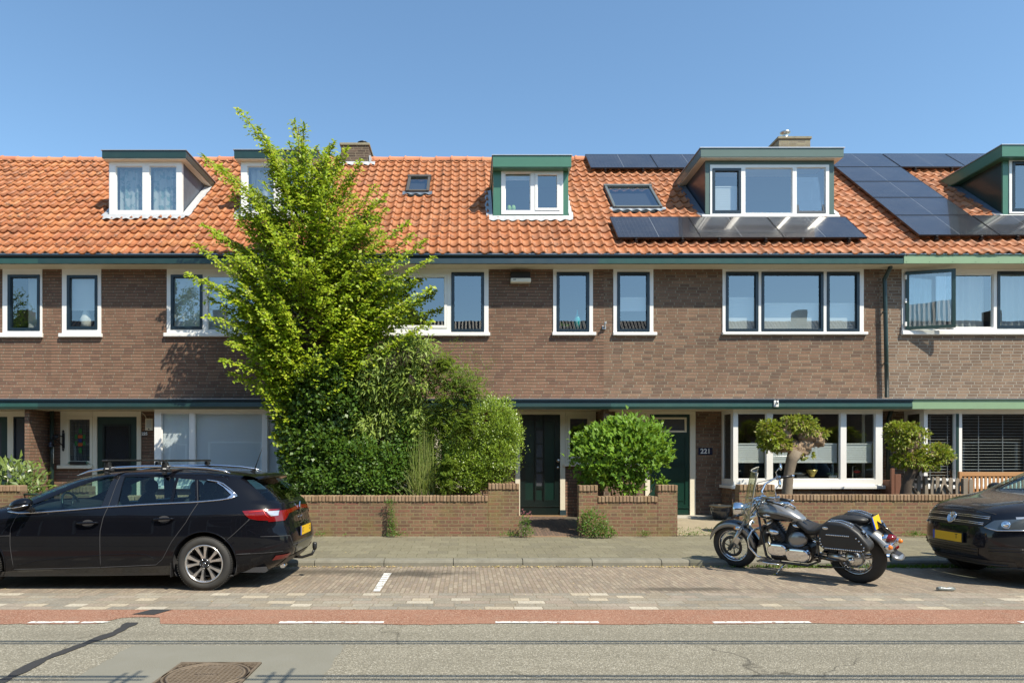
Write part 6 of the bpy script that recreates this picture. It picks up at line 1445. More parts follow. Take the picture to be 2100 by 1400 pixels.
def wheel(par, c, R_, rim, wdt, sg, style, name='wheel', hubm='alloy'):
    """axis along y; sg=-1 faces the camera side"""
    c = Vector(c); b = MB(); w = wdt / 2; ax = (0, sg, 0)
    prof = [(rim + .004, -w * .85), (rim + .02, -w * .98), ((rim + R_) / 2, -w * 1.04), (R_ - .03, -w * .97), (R_ - .008, -w * .82), (R_, -w * .6), (R_, w * .6), (R_ - .008, w * .82), (R_ - .03, w * .97), ((rim + R_) / 2, w * 1.04), (rim + .02, w * .98), (rim + .004, w * .85)]
    b.lathe(prof, c, ax, 64)
    for k in range(72):
        a = 2 * math.pi * k / 72
        for yy, s2 in ((-.45, .1), (.45, -.1)):
            d = Vector((math.cos(a), 0, math.sin(a))); b.obox(c + d * (R_ + .001) + Vector((0, yy * w * 1.3, 0)), (.012, w * .55, .008), Matrix.Rotation(-a + math.pi / 2, 3, 'Y'))
    t = b.build('tyre', M['rubber'], par)
    b = MB(); b.lathe([(rim + .006, w * .9), (rim + .006, w * .97), (rim - .008, w * .95), (rim - .014, w * .8), (rim - .02, w * .3), (rim - .02, -w * .8), (rim + .004, -w * .9)], c, ax, 64); b.build('rim', M[hubm], par)
    b = MB(); b.lathe([(rim - .03, -w * .2), (.0, -w * .2)], c, ax, 40); b.lathe([(.13, w * .1), (.13, 0.0), (0, 0.0)], c, ax, 32); b.build('brake_disc', M['alloyd'], par)
    face = w * .72; b = MB(); bd = MB()
    if style == 'twin5':
        for k in range(5):
            for s2 in (-1, 1):
                a0 = math.pi / 2 + .2 + 2 * math.pi * k / 5
                ai = a0 + s2 * .20; ao = a0 + s2 * .30; aw = .085
                def pt(r_, a, h): return c + Vector((math.cos(a) * r_, sg * h, math.sin(a) * r_))
                for bb_, h0, grow in ((b, face, 0), (bd, face - .012, .010)):
                    q = []
                    for r_, a, wd, dz in ((.05, ai * .5 + a0 * .5, .016, -.008), (.10, ai, .011, -.004), (rim * .62, a0 + s2 * .24, .012, 0), (rim - .012, a0 + s2 * .27, .022, .004)):
                        tn = Vector((-math.sin(a), 0, math.cos(a))); wd += grow; q.append((pt(r_, a, h0 + dz) - tn * wd, pt(r_, a, h0 + dz) + tn * wd, pt(r_, a, h0 + dz - .035) + tn * wd * 1.1, pt(r_, a, h0 + dz - .035) - tn * wd * 1.1))
                    for i in range(3):
                        for j in range(4): bb_.poly([q[i][j], q[i][(j + 1) % 4], q[i + 1][(j + 1) % 4], q[i + 1][j]])
    else:
        for k in range(5):
            a = 2 * math.pi * k / 5 + .3; tn = Vector((-math.sin(a), 0, math.cos(a))); d = Vector((math.cos(a), 0, math.sin(a))); o = c + Vector((0, sg * face, 0))
            b.prism([o + d * .05 - tn * .035, o + d * .05 + tn * .035, o + d * (rim - .01) + tn * .05, o + d * (rim - .01) - tn * .05], (0, -sg * .03, 0))
    b.build('spokes', M[hubm], par)
    if bd.v: bd.build('spoke_backs', M['alloyd'], par)
    b = MB(); b.lathe([(.062, face - .02), (.06, face + .002), (.032, face + .006), (.03, face + .001), (0, face + .001)], c, ax, 24); b.build('hub_cap', M['alloyd'], par)
    b = MB()
    for k in range(5):
        a = 2 * math.pi * k / 5 + .83; b.lathe([(.009, face - .01), (.009, face + .004), (0, face + .004)], c + Vector((math.cos(a) * .048, 0, math.sin(a) * .048)), ax, 8)
    b.lathe([(.016, face + .002), (.018, face + .005), (.012, face + .005)], c, ax, 12); b.build('wheel_bolts', M['satin'], par)
    return t
def car_body(t, S, paint, zlo, ztop, df, dr, arches, wins, fglass, rglass, hood_z=None):
    """side panels, end grids and roof rings with shared analytic normals"""
    zz = lambda n, a=zlo, b_=ztop: [a + (b_ - a) * i / n for i in range(n + 1)]
    body = PB()
    rear_b = [(S.X(0, z, False) - dr(z), z) for z in zz(40)]; front_b = [(S.X(0, z, True) + df(z), z) for z in zz(60)]
    lo_l = []
    x0, x1 = front_b[0][0], rear_b[0][0]
    arch = sorted(arches); lo_l.append((x0, zlo))
    for ax_, rad, cz in arch:
        s0 = math.asin(min(1, max(-1, (zlo - cz) / rad))); a0 = math.pi - s0; a1 = s0
        lo_l += [(ax_ + rad * math.cos(a0 + (a1 - a0) * i / 28), cz + rad * math.sin(a0 + (a1 - a0) * i / 28)) for i in range(29)]
    lo_l.append((x1, zlo))
    outer = lo_l + rear_b[1:] + [(S.X(0, ztop, True) + df(ztop) + (S.X(0, ztop, False) - dr(ztop) - S.X(0, ztop, True) - df(ztop)) * (1 - i / 60), ztop) for i in range(1, 60)] + front_b[::-1][:-1]
    for sg in (-1, 1):
        v, f = cdt(outer, wins, .045); body.add([S.side(x, z, sg) for x, z in v], f)
    gl = PB()
    for front, dd, rng in ((True, df, fglass), (False, dr, rglass)):
        zs = sorted(set(zz(90) + ([rng[0], rng[1]] if rng else []))); nu = 36; rows = []
        us = [-1 + 2 * j / nu for j in range(nu + 1)]
        for z in zs:
            xb = S.X(0, z, front) + (dd(z) if front else -dd(z)); yb = S.Y(xb, z); rows.append([S.end(u * yb, z, front) for u in us])
        for i in range(len(zs) - 1):
            for j in range(nu):
                q = [rows[i][j], rows[i][j + 1], rows[i + 1][j + 1], rows[i + 1][j]]; zm = (zs[i] + zs[i + 1]) / 2; um = (us[j] + us[j + 1]) / 2
                g = rng and rng[0] < zm < rng[1] and abs(um) < (1.0 - rng[2])
                (gl if g else body).add(q, [(0, 1, 2, 3)])
    nr, nt_ = 16, 96; rings = []
    for i in range(nr + 1):
        z = ztop + (S.zt - ztop) * (1 - (1 - i / nr) ** 2); xm, L, w, n = S.pars(z); ring_ = []
        for k in range(nt_):
            th = 2 * math.pi * k / nt_; ct, st = math.cos(th), math.sin(th); x = xm + L * math.copysign(abs(ct) ** (2 / n), ct); y = w * math.copysign(abs(st) ** (2 / n), st)
            ring_.append((Vector((x, y + S.yc, z)), S.N(x, y, z - .0005) if i < nr - 1 else Vector((0, 0, 1))))
        rings.append(ring_)
    for i in range(nr):
        for k in range(nt_):
            k2 = (k + 1) % nt_; body.add([rings[i][k], rings[i][k2], rings[i + 1][k2], rings[i + 1][k]], [(0, 1, 2, 3)])
    body.add(rings[-1], [tuple(range(nt_))])
    o = body.build('body', paint, t)
    if gl.b.v: gl.build('windscreen_glass', M['carglass'], t)
    return o
def mirror_sides(fn):
    for sg in (-1, 1): fn(sg)
# ---- black estate car
def cx(px, Y=8.0): return X_(px, Y)
CY1 = 8.89
S1c = Shell([(.2, -6.45), (.35, -6.62), (.5, -6.69), (.65, -6.66), (.75, -6.5), (.85, -6.2), (.93, -5.85), (1.0, -5.58), (1.1, -5.35), (1.2, -5.13), (1.3, -4.87), (1.36, -4.62), (1.40, -4.3), (1.43, -3.8), (1.436, -3.5)],
            [(.2, -2.36), (.3, -2.22), (.45, -2.12), (.62, -2.12), (.75, -2.16), (.9, -2.19), (1.0, -2.22), (1.04, -2.26), (1.15, -2.37), (1.27, -2.50), (1.32, -2.56), (1.36, -2.66), (1.40, -2.95), (1.43, -3.35), (1.436, -3.45)],
            [(.2, .845), (.3, .875), (.45, .897), (.62, .905), (.75, .897), (.86, .888), (.92, .872), (.98, .845), (1.1, .79), (1.2, .745), (1.3, .69), (1.36, .64), (1.40, .54), (1.43, .33), (1.436, .05)],
            [(.2, 6), (.9, 6), (1.05, 5), (1.3, 4.5), (1.436, 3.5)], CY1, 1.436)
c1 = thing('estate_car', (-4.4, CY1, 0), 'black estate car with silver roof rails and black roof bars parked at the kerb', 'car')
def SP(S, px, py):                                   # photo pixel -> (x, z) on the near side of the shell
    y = S.yc - .85
    for _ in range(8):
        x, z = X_(px, y), Z_(py, y); y = S.yc - S.Y(x, z)
    return (x, z)
def PX(L_): return [SP(S1c, *p) for p in L_]
w_front = PX([(84.9, 1015.5), (107.7, 1001.9), (145, 987.5), (178, 979.5), (210, 976.8), (235, 976), (207, 1037.7), (150, 1042), (75, 1047), (60, 1036)])
w_rear = PX([(257.5, 977), (300, 977.3), (360.4, 979.7), (348, 1030.4), (241.3, 1036)])
w_fix = PX([(366.6, 980.5), (399.7, 983.5), (400.7, 1027.3), (354.6, 1029.6)])
w_q = PX([(408, 984), (424, 986), (443.8, 990), (458, 1000), (472, 1014.5), (463.5, 1020.7), (408, 1027)])
RW, FW = (-3.086, .335), (-5.80, .335)
df1 = lambda z: .34 if z < .7 else .34 + (z - .7) * .2
dr1 = lambda z: .30 if z < .95 else .30 + (z - .95) * .15
car_body(c1, S1c, M['paint1'], .215, 1.385, df1, dr1, [(RW[0], .365, .325), (FW[0], .365, .325)], [w_front, w_rear, w_fix, w_q], (1.0, 1.37, .06), (1.045, 1.29, .10))
for sg in (-1, 1):
    for wp in (w_front, w_rear, w_fix, w_q): side_patch(S1c, wp, sg, -.006, .07).build('side_window', M['carglass'], c1)
    side_patch(S1c, PX([(236, 975.5), (256, 976.5), (240.5, 1036.5), (208, 1038)]), sg, .003, .05).build('pillar_trim', M['blackgloss'], c1)
    belt = PX([(17, 1049), (40, 1052), (75, 1050.5), (150, 1045), (221, 1039), (300, 1034), (404, 1029), (450, 1025), (475, 1021), (486.5, 1016)])
    line_on_side(S1c, belt, sg, .010, .004, 'chrome_strip', M['satin'], c1)
    line_on_side(S1c, PX([(486, 1016), (472, 1003), (458, 992), (447, 987.5), (425, 984)]), sg, .010, .006, 'chrome_strip', M['satin'], c1)
    side_patch(S1c, PX([(447, 988.5), (487, 1016), (473, 1021.5), (465, 1021.5), (474.5, 1014.5), (459, 999), (445, 989.8)]), sg, .007, .03).build('quarter_trim', M['satin'], c1)
    side_patch(S1c, PX([(17, 1049), (42.5, 1036), (60, 1037.5), (72, 1047), (40, 1051)]), sg, .004, .04).build('sail_panel', M['black'], c1)
    for nm, pl in (('door_gap', [(42.5, 1052), (37, 1056), (31, 1063), (21.7, 1083), (20.7, 1116.4), (25.9, 1153.7), (28, 1166)]), ('door_gap', [(246.4, 976.5), (222.6, 1037.7), (211.2, 1062.5), (205.4, 1087.4), (205, 1126.7), (206.7, 1162)]),
                   ('door_gap', [(404.5, 984), (405.9, 1031.5), (396.6, 1045), (381, 1070.8), (352, 1110), (333.4, 1145.4), (320, 1157.5), (200, 1163), (28, 1167)]), ('bumper_gap', [(461, 1110), (480, 1094), (513, 1063)]), ('bumper_gap', [(509, 1064), (560, 1068), (575, 1068)]), ('fender_gap', [(-60, 1100), (21, 1098)])):
        line_on_side(S1c, PX(pl), sg, .004, .001, nm, M['dark'], c1)
    # door skin crease (bright edge catching the sky)
    line_on_side(S1c, PX([(37, 1158), (80, 1148), (140, 1143), (205, 1138), (270, 1134), (300, 1137), (319, 1146)]), sg, .0045, .0, 'door_crease', M['paint1'], c1)
    side_patch(S1c, PX([(0, 1172), (28, 1168.5), (320, 1160), (352, 1158), (356, 1178), (200, 1180), (0, 1181)]), sg, .004, .06).build('sill_skirt', M['blackgloss'], c1)
    for pl in ([(157.5, 1072.5), (203, 1071)], [(314.5, 1064.5), (358.5, 1063)]):
        (xa, za), (xb, zb) = PX(pl)
        b = MB(); q = [S1c.side(xa + (xb - xa) * i / 8, za + (zb - za) * i / 8, sg, .010 + .028 * math.sin(math.pi * min(1, max(0, i / 8)))** .4)[0] for i in range(9)]; b.tube(q, [.010] + [.014] * 7 + [.010], 10); b.build('door_handle', M['paint1'], c1)
        b = MB(); p, nn = S1c.side((xa + xb) / 2, (za + zb) / 2 + .012, sg, .0015); side_patch(S1c, [((xa + xb) / 2 + .07 * math.cos(k * math.pi / 8), za + .0 + .042 * math.sin(k * math.pi / 8)) for k in range(16)], sg, .002, .03).build('handle_recess', M['dark'], c1)
    # wheel arch lips
    b = MB(); pr = [S1c.side(RW[0] + .372 * math.cos(a), .325 + .372 * math.sin(a), sg, .0)[0] for a in [R(-15 + 210 * k / 30) for k in range(31)] if .325 + .372 * math.sin(a) > .22]; b.tube(pr, .008, 6); b.build('arch_lip', M['paint1'], c1)
    b = MB(); pr = [S1c.side(FW[0] + .372 * math.cos(a), .325 + .372 * math.sin(a), sg, .0)[0] for a in [R(-15 + 210 * k / 30) for k in range(31)] if .325 + .372 * math.sin(a) > .22]; b.tube(pr, .008, 6); b.build('arch_lip', M['paint1'], c1)
    # tail light on the side, with the red and clear segments
    tl = PX([(497, 1047.5), (540, 1044), (576, 1042.5), (583, 1043), (576, 1066), (530, 1066.5), (512, 1063), (503, 1056)])
    side_patch(S1c, tl, sg, .008, .03).build('tail_light', M['redlens'], c1)
    side_patch(S1c, PX([(546, 1048.5), (572, 1046.5), (570, 1056), (555, 1058)]), sg, .011, .02).build('lamp_segment', M['clearlens'], c1)
    line_on_side(S1c, PX([(510, 1050), (540, 1047.5), (545, 1056), (550, 1060)]), sg, .004, .011, 'lamp_strip', plain('red light guide', (.8, .05, .04), .2), c1)
    side_patch(S1c, PX([(518, 1130), (545, 1118), (576, 1111), (580, 1128), (512, 1134.5)]), sg, .006, .03).build('bumper_corner', M['paint1'], c1)
    line_on_side(S1c, PX([(484, 1136), (512, 1134.5), (580, 1129)]), sg, .006, .002, 'bumper_gap', M['dark'], c1)
    y0 = CY1 + sg * .80
    for nm, (wx, _) in (('rear', RW), ('front', FW)):
        wt = bpy.data.objects.new('wheel', None); COL.objects.link(wt); wt.parent = c1
        wheel(wt, (wx, CY1 + sg * .795, .318), .316, .218, .205, sg, 'twin5')
        b = MB(); b.lathe([(.375, .0), (.375, -.34)], (wx, CY1 + sg * .86, .325), (0, sg, 0), 40); b.lathe([(.376, -.34), (0, -.34)], (wx, CY1 + sg * .86, .325), (0, sg, 0), 40)
        b.v = [Vector((v.x, v.y, max(v.z, .17))) for v in b.v]; b.build('wheel_well', M['dark'], c1)
    b = MB(); b.obox((RW[0] - .385, CY1 + sg * .80, .25), (.012, .2, .17)); b.build('mud_flap', M['black'], c1)
    # roof rail on feet
    rp_ = [(-4.70, 1.345, .66), (-4.56, 1.395, .655), (-4.3, 1.437, .64), (-3.9, 1.455, .63), (-3.5, 1.455, .625), (-3.15, 1.435, .63), (-2.95, 1.405, .64), (-2.86, 1.375, .65)]
    b = MB(); b.tube([(x, CY1 + sg * y, z) for x, z, y in rp_], [.006, .015, .017, .017, .017, .017, .015, .006], 10); b.build('roof_rail', M['satin'], c1)
    # roof bars feet
    for xb in (-4.32, -3.63):
        b = MB(); zb = 1.47
        P = [(xb - .055, zb - .075), (xb + .065, zb - .075), (xb + .06, zb - .055), (xb + .03, zb - .03), (xb + .02, zb + .04), (xb - .035, zb + .04), (xb - .045, zb - .03), (xb - .06, zb - .055)]
        b.prism([(x, CY1 + sg * .665 - .035, z) for x, z in P], (0, .07, 0)); b.box(xb - .022, xb + .022, CY1 + sg * .70 - .03, CY1 + sg * .70 + .03, zb - .115, zb - .075); b.build('bar_foot', M['black'], c1, bevel=.01)
        if sg < 0: b = MB(); b.box(xb - .02, xb + .02, CY1 - .703, CY1 - .7, zb - .045, zb - .035); b.build('foot_badge', M['white'], c1)
for xb in (-4.32, -3.63):
    b = MB(); b.box(xb - .045, xb + .02, CY1 - .74, CY1 + .74, 1.513, 1.538); b.build('roof_bar', M['black'], c1, bevel=.008)
# mirrors
for sg in (-1, 1):
    b = MB(); m0 = SP(S1c, 66, 1032); yq = CY1 + sg * .98
    b.ell((m0[0] + .0, yq, m0[1] + .0), (.13, .10, .075), 24, 14, Matrix.Rotation(R(-14), 3, 'Y')); b.build('wing_mirror', M['paint1'], c1)
    b = MB(); b.tube([(m0[0] + .03, yq - sg * .05, m0[1] - .04), (m0[0] + .05, CY1 + sg * .84, m0[1] - .075)], .03, 8); b.build('mirror_arm', M['black'], c1)
    b = MB(); b.tube([(m0[0] - .12, yq + sg * .055, m0[1] - .045), (m0[0], yq + sg * .094, m0[1] - .025), (m0[0] + .12, yq + sg * .06, m0[1] + .0)], .008, 6); b.build('mirror_trim', M['satin'], c1)
# rear end
end_patch(S1c, [(-.78, .80), (-.78, .92), (-.45, .93), (0, .955), (.45, .93), (.78, .92), (.78, .80), (.62, .805), (.50, .88), (.15, .90), (-.15, .90), (-.50, .88), (-.62, .805)], False, .008, .03).build('light_strip', M['redlens'], c1)
line_on_end(S1c, [(-.83, .63), (-.6, .62), (-.55, .50), (.55, .50), (.6, .62), (.83, .63)], False, .005, .001, 'tailgate_gap', M['dark'], c1)
end_patch(S1c, [(-.60, .24), (-.55, .36), (.55, .36), (.60, .24)], False, .006, .05).build('diffuser', M['black'], c1)
for sg in (-1, 1): end_patch(S1c, [(sg * .74, .345), (sg * .74, .40), (sg * .55, .41), (sg * .57, .355)][::sg], False, .012, .03).build('rear_reflector', M['redlens'], c1); line_on_end(S1c, [(sg * .3, .24), (sg * .42, .24)], False, .03, .02, 'exhaust_tip', M['chrome'], c1)
line_on_end(S1c, [(-.35, .995), (-.1, 1.0), (0, 1.0)], False, .008, .012, 'wiper', M['black'], c1)
# number plate, badge, spoiler, tow hook, antenna
pz, pw = .64, .26; xq = S1c.X(0, pz, False) + .012
pl = MB(); pl.box(xq, xq + .01, CY1 - pw - .01, CY1 + pw + .01, pz - .062, pz + .062); pl.build('plate_holder', M['black'], c1, bevel=.004)
b = MB(); b.box(xq + .0101, xq + .013, CY1 - pw + .035, CY1 + pw, pz - .055, pz + .055); npl = b.build('number_plate', M['yellow'], c1)
b = MB(); b.box(xq + .0101, xq + .013, CY1 - pw, CY1 - pw + .0345, pz - .055, pz + .055); b.build('plate_band', M['eub'], npl)
RT = Matrix.Rotation(R(90), 4, 'Z') @ Matrix.Rotation(R(90), 4, 'X')
text('KT', (xq + .0135, CY1 - .15, pz), .085, M['dark'], 'plate_lettering', npl, rot=RT, ext=.0005, sx=.8); text('G', (xq + .0135, CY1 + .2, pz), .085, M['dark'], 'plate_lettering', npl, rot=RT, ext=.0005, sx=.8)
b = MB(); x9 = S1c.X(0, .93, False) + .014; b.prism([(x9, CY1, .995), (x9, CY1 + .035, .93), (x9, CY1, .865), (x9, CY1 - .035, .93)], (.012, 0, 0)); b.build('rhombus_badge', M['chrome'], c1)
text('MEGANE', (S1c.X(0, .80, False) + .004, CY1, .80), .05, M['satin'], 'tailgate_lettering', c1, rot=RT, ext=.002)
b = MB(); G = []
for i in range(19):
    y = -.62 + 1.24 * i / 18; k = (abs(y) / .62) ** 4; G.append([(-2.72 - .02 * k, CY1 + y, 1.372 - .02 * k), (-2.55 - .05 * k, CY1 + y, 1.362 - .03 * k), (-2.43 - .10 * k, CY1 + y, 1.335 - .03 * k), (-2.44 - .10 * k, CY1 + y, 1.315 - .03 * k), (-2.58 - .03 * k, CY1 + y, 1.30 - .03 * k)])
b.grid(G); b.build('spoiler', M['paint1'], c1)
b = MB(); b.tube([(-2.45, CY1 - .07, 1.322), (-2.45, CY1 + .07, 1.322)], .008, 6); b.build('brake_light', M['redlens'], c1)
b = MB(); b.tube([(-2.35, CY1, .28), (-2.15, CY1, .27), (-2.02, CY1, .31), (-1.99, CY1, .37)], .018, 8); b.build('tow_bar', M['black'], c1)
b = MB(); b.lathe([(0, .07), (.022, .065), (.03, .045), (.03, 0), (.022, -.03), (0, -.03)], (-1.985, CY1, .40), (0, 0, 1), 16); b.build('tow_ball_cap', M['black'], c1)
b = MB(); b.prism([(-2.86, CY1 - .0, 1.375), (-2.76, CY1 - .0, 1.368), (-2.76, CY1 - .0, 1.42)], (0, .02, 0)); b.tube([(-2.77, CY1, 1.40), (-2.70, CY1, 1.60), (-2.66, CY1, 1.70)], [.006, .004, .002], 6); b.build('antenna', M['black'], c1)
# cabin
b = MB(); b.box(-6.4, -2.4, CY1 - .78, CY1 + .78, .2, .26); b.build('floor_pan', M['dark'], c1)
def seat(par, x, y, z0=.35, h=.62, hr=True):
    b = MB(); b.ell((x - .12, y, z0 + .12), (.28, .25, .12)); b.ell((x + .16, y, z0 + .42), (.11, .25, .36), 20, 14, Matrix.Rotation(R(14), 3, 'Y')); 
    if hr: b.ell((x + .27, y, z0 + .82), (.07, .14, .10)); b.tube([(x + .24, y - .05, z0 + .7), (x + .26, y - .05, z0 + .8)], .008, 6); b.tube([(x + .24, y + .05, z0 + .7), (x + .26, y + .05, z0 + .8)], .008, 6)
    return b.build('seat', M['seat'], par)
for y in (-.37, .37): seat(c1, -4.55, CY1 + y)
for y in (-.42, .0, .42): seat(c1, -3.62, CY1 + y, .36)
b = MB(); b.ell((-5.12, CY1, .88), (.38, .74, .14)); b.build('dashboard', M['black'], c1)
b = MB(); sc_ = Vector((-4.93, CY1 - .37, .96)); ax_ = Vector((.9, 0, .35)).normalized(); e1 = ax_.orthogonal().normalized(); e2 = ax_.cross(e1)
b.tube([sc_ + (e1 * math.cos(a) + e2 * math.sin(a)) * .18 for a in [2 * math.pi * k / 32 for k in range(33)]], .014, 8, False)
for a in (0, 2.1, 4.2): b.tube([sc_, sc_ + (e1 * math.cos(a) + e2 * math.sin(a)) * .18], .012, 6)
b.build('steering_wheel', M['black'], c1)
# ---- black SUV, nose to the left
CY2 = 8.85
S2c = Shell([(.22, 6.40), (.30, 6.32), (.42, 6.26), (.55, 6.25), (.65, 6.26), (.76, 6.29), (.85, 6.33), (.92, 6.39), (.97, 6.49), (1.02, 6.66), (1.06, 6.86), (1.10, 7.02), (1.16, 7.16), (1.3, 7.45), (1.45, 7.78), (1.58, 8.12), (1.65, 8.5), (1.68, 9.0), (1.685, 9.2)],
            [(.22, 10.5), (.42, 10.62), (.8, 10.64), (1.0, 10.6), (1.1, 10.56), (1.3, 10.45), (1.5, 10.32), (1.6, 10.2), (1.65, 10.0), (1.68, 9.6), (1.685, 9.3)],
            [(.22, .83), (.35, .87), (.5, .895), (.65, .905), (.8, .90), (.92, .885), (1.0, .865), (1.08, .85), (1.2, .80), (1.35, .74), (1.5, .68), (1.6, .61), (1.65, .5), (1.68, .28), (1.685, .05)],
            [(.22, 4.0), (.8, 4.1), (.93, 4.2), (1.05, 4.8), (1.3, 4.8), (1.685, 3.5)], CY2, 1.685)
c2 = thing('suv_car', (8.4, CY2, 0), 'black car with double chrome grille bars and yellow plate at the right edge', 'car')
gz = 1.12
wf2 = [(7.55, 1.13), (8.6, 1.13), (8.6, 1.56), (8.25, 1.55), (7.95, 1.46)]; wr2 = [(8.68, 1.13), (9.5, 1.14), (9.45, 1.56), (8.68, 1.56)]; wq2 = [(9.56, 1.14), (10.1, 1.18), (9.95, 1.5), (9.52, 1.55)]
df2 = lambda z: .42 if z < .9 else .42 + (z - .9) * .1
dr2 = lambda z: .34
car_body(c2, S2c, M['paint2'], .235, 1.60, df2, dr2, [(7.10, .395, .345), (9.70, .395, .345)], [wf2, wr2, wq2], (1.145, 1.56, .07), (1.12, 1.5, .12))
for sg in (-1, 1):
    for wp in (wf2, wr2, wq2): side_patch(S2c, wp, sg, -.005, .08).build('side_window', M['carglass'], c2)
    for wx in (7.10, 9.70):
        wt = bpy.data.objects.new('wheel', None); COL.objects.link(wt); wt.parent = c2
        wheel(wt, (wx, CY2 + sg * .79, .342), .34, .22, .225, sg, 'five')
        b = MB(); b.lathe([(.40, .0), (.40, -.34)], (wx, CY2 + sg * .86, .345), (0, sg, 0), 40); b.lathe([(.401, -.34), (0, -.34)], (wx, CY2 + sg * .86, .345), (0, sg, 0), 40)
        b.v = [Vector((v.x, v.y, max(v.z, .24))) for v in b.v]; b.build('wheel_well', M['dark'], c2)
    # headlight: housing, reflector bowls, amber edge
    y_ = lambda v: v * sg
    hp_ = [(y_(.50), .715), (y_(.575), .80), (y_(.70), .825), (y_(.81), .845), (y_(.81), .70), (y_(.62), .675)]
    end_patch(S2c, hp_, True, .010, .03).build('headlight', plain('headlight housing', (.09, .11, .125), .12, .3, var=.2, sc=8, coat=1), c2)
    for yy, zz_, rr in ((.665, .755, .046), (.775, .765, .055)):
        p, nn = S2c.end(y_(yy), zz_, True, .012); b = MB(); b.lathe([(rr, 0), (rr * .96, .005), (rr * .8, -.002), (rr * .5, .010), (0, .016)], p, nn, 24); b.build('headlight_bowl', M['chrome'], c2)
    b = MB(); line_on_end(S2c, [(y_(.505), .712), (y_(.62), .682), (y_(.80), .70)], True, .008, .012, 'headlight_trim', M['satin'], c2)
    hl = [(6.55, .70), (6.55, .85), (6.85, .875), (6.98, .86), (6.80, .76), (6.68, .70)]
    side_patch(S2c, hl, sg, .008, .04).build('headlight_side', M['clearlens'], c2)
    end_patch(S2c, [(y_(.53), .40), (y_(.55), .49), (y_(.78), .50), (y_(.80), .44), (y_(.74), .385)], True, .008, .04).build('fog_grille', M['black'], c2)
    for zz_ in (.43, .465): line_on_end(S2c, [(y_(.55), zz_), (y_(.79), zz_ + .008)], True, .005, .013, 'fog_grille_bar', M['blackgloss'], c2)
    b = MB(); b.ell((7.62, CY2 + sg * 1.0, 1.13), (.08, .12, .08)); b.build('wing_mirror', M['paint2'], c2)
    line_on_side(S2c, [(6.62, .86), (6.8, .93), (7.2, 1.02), (7.6, 1.08)], sg, .004, .0, 'bonnet_gap', M['dark'], c2)
end_patch(S2c, [(-.49, .72), (-.545, .80), (-.52, .86), (0, .885), (.52, .86), (.545, .80), (.49, .72), (0, .70)], True, .006, .05).build('grille', M['black'], c2)
for zz_ in (.842, .822, .767, .748): line_on_end(S2c, [(-.53 + (.04 if zz_ < .8 else 0), zz_ - .008), (-.3, zz_), (.3, zz_), (.53 - (.04 if zz_ < .8 else 0), zz_ - .008)], True, .0055, .014, 'grille_bar', M['chrome'], c2)
p, nn = S2c.end(0, .79, True, .016); b = MB(); b.lathe([(.074, 0), (.076, .008), (.066, .012), (.064, .003), (0, .003)], p, nn, 40); bd2 = b.build('round_badge', M['chrome'], c2)
b = MB(); e2_ = Vector((0, 1, 0)); e3_ = Vector((0, 0, 1)).cross(Vector((0, 1, 0))); up_ = Vector((0, 0, 1))
def bz(u, v): return p + nn * .007 + Vector((0, -u, 0)) + up_ * v
for seg_ in ([(-.026, .062), (-.006, .012), (.006, .012), (.026, .062)], [(-.055, .03), (-.028, -.048), (-.008, -.002), (.008, -.002), (.028, -.048), (.055, .03)]): b.tube([bz(u, v) for u, v in seg_], .0055, 6)
b.build('badge_letters', M['chrome'], bd2)
p, nn = S2c.end(0, .79, True, .0165); b = MB(); b.lathe([(.064, .0), (0, .0)], p, nn, 30); b.build('badge_ground', M['eub'] if False else M['dblue'], bd2)
end_patch(S2c, [(-.42, .36), (-.46, .46), (.46, .46), (.42, .36)], True, .008, .05).build('lower_grille', M['black'], c2)
for zz_ in (.395, .43): line_on_end(S2c, [(-.43, zz_), (.43, zz_)], True, .005, .014, 'grille_bar', M['blackgloss'], c2)
line_on_end(S2c, [(-.62, .262), (-.4, .255), (.4, .255), (.62, .262)], True, .018, .006, 'front_lip', M['black'], c2)
end_patch(S2c, [(-.66, .245), (-.68, .31), (.68, .31), (.66, .245)], True, .004, .05).build('lower_bumper', plain('grey black bumper plastic', (.03, .03, .033), .5, var=.2), c2)
line_on_end(S2c, [(-.56, .875), (-.3, .915), (0, .922), (.3, .915), (.56, .875)], True, .004, .001, 'bonnet_gap', M['dark'], c2)
pz = .555; xq = S2c.X(0, pz, True) - .03
b = MB(); b.box(xq, xq + .02, CY2 - .27, CY2 + .27, pz - .065, pz + .065); b.build('plate_holder', M['black'], c2, bevel=.006)
b = MB(); b.box(xq - .003, xq - .0001, CY2 - .26, CY2 + .225, pz - .055, pz + .055); npl = b.build('number_plate', M['yellow'], c2)
b = MB(); b.box(xq - .003, xq - .0001, CY2 + .2255, CY2 + .26, pz - .055, pz + .055); b.build('plate_band', M['eub'], npl)
text('T', (xq - .0035, CY2 - .17, pz + .01), .085, M['dark'], 'plate_lettering', npl, rot=Matrix.Rotation(R(-90), 4, 'Z') @ Matrix.Rotation(R(90), 4, 'X'), ext=.0005)
b = MB(); b.box(6.9, 10.1, CY2 - .72, CY2 + .78, .25, .31); b.build('floor_pan', M['dark'], c2)
for y in (-.37, .37): seat(c2, 8.3, CY2 + y, .5); seat(c2, 9.3, CY2 + y, .5)
b = MB(); b.ell((7.45, CY2, 1.0), (.4, .78, .12)); b.build('dashboard', M['black'], c2)
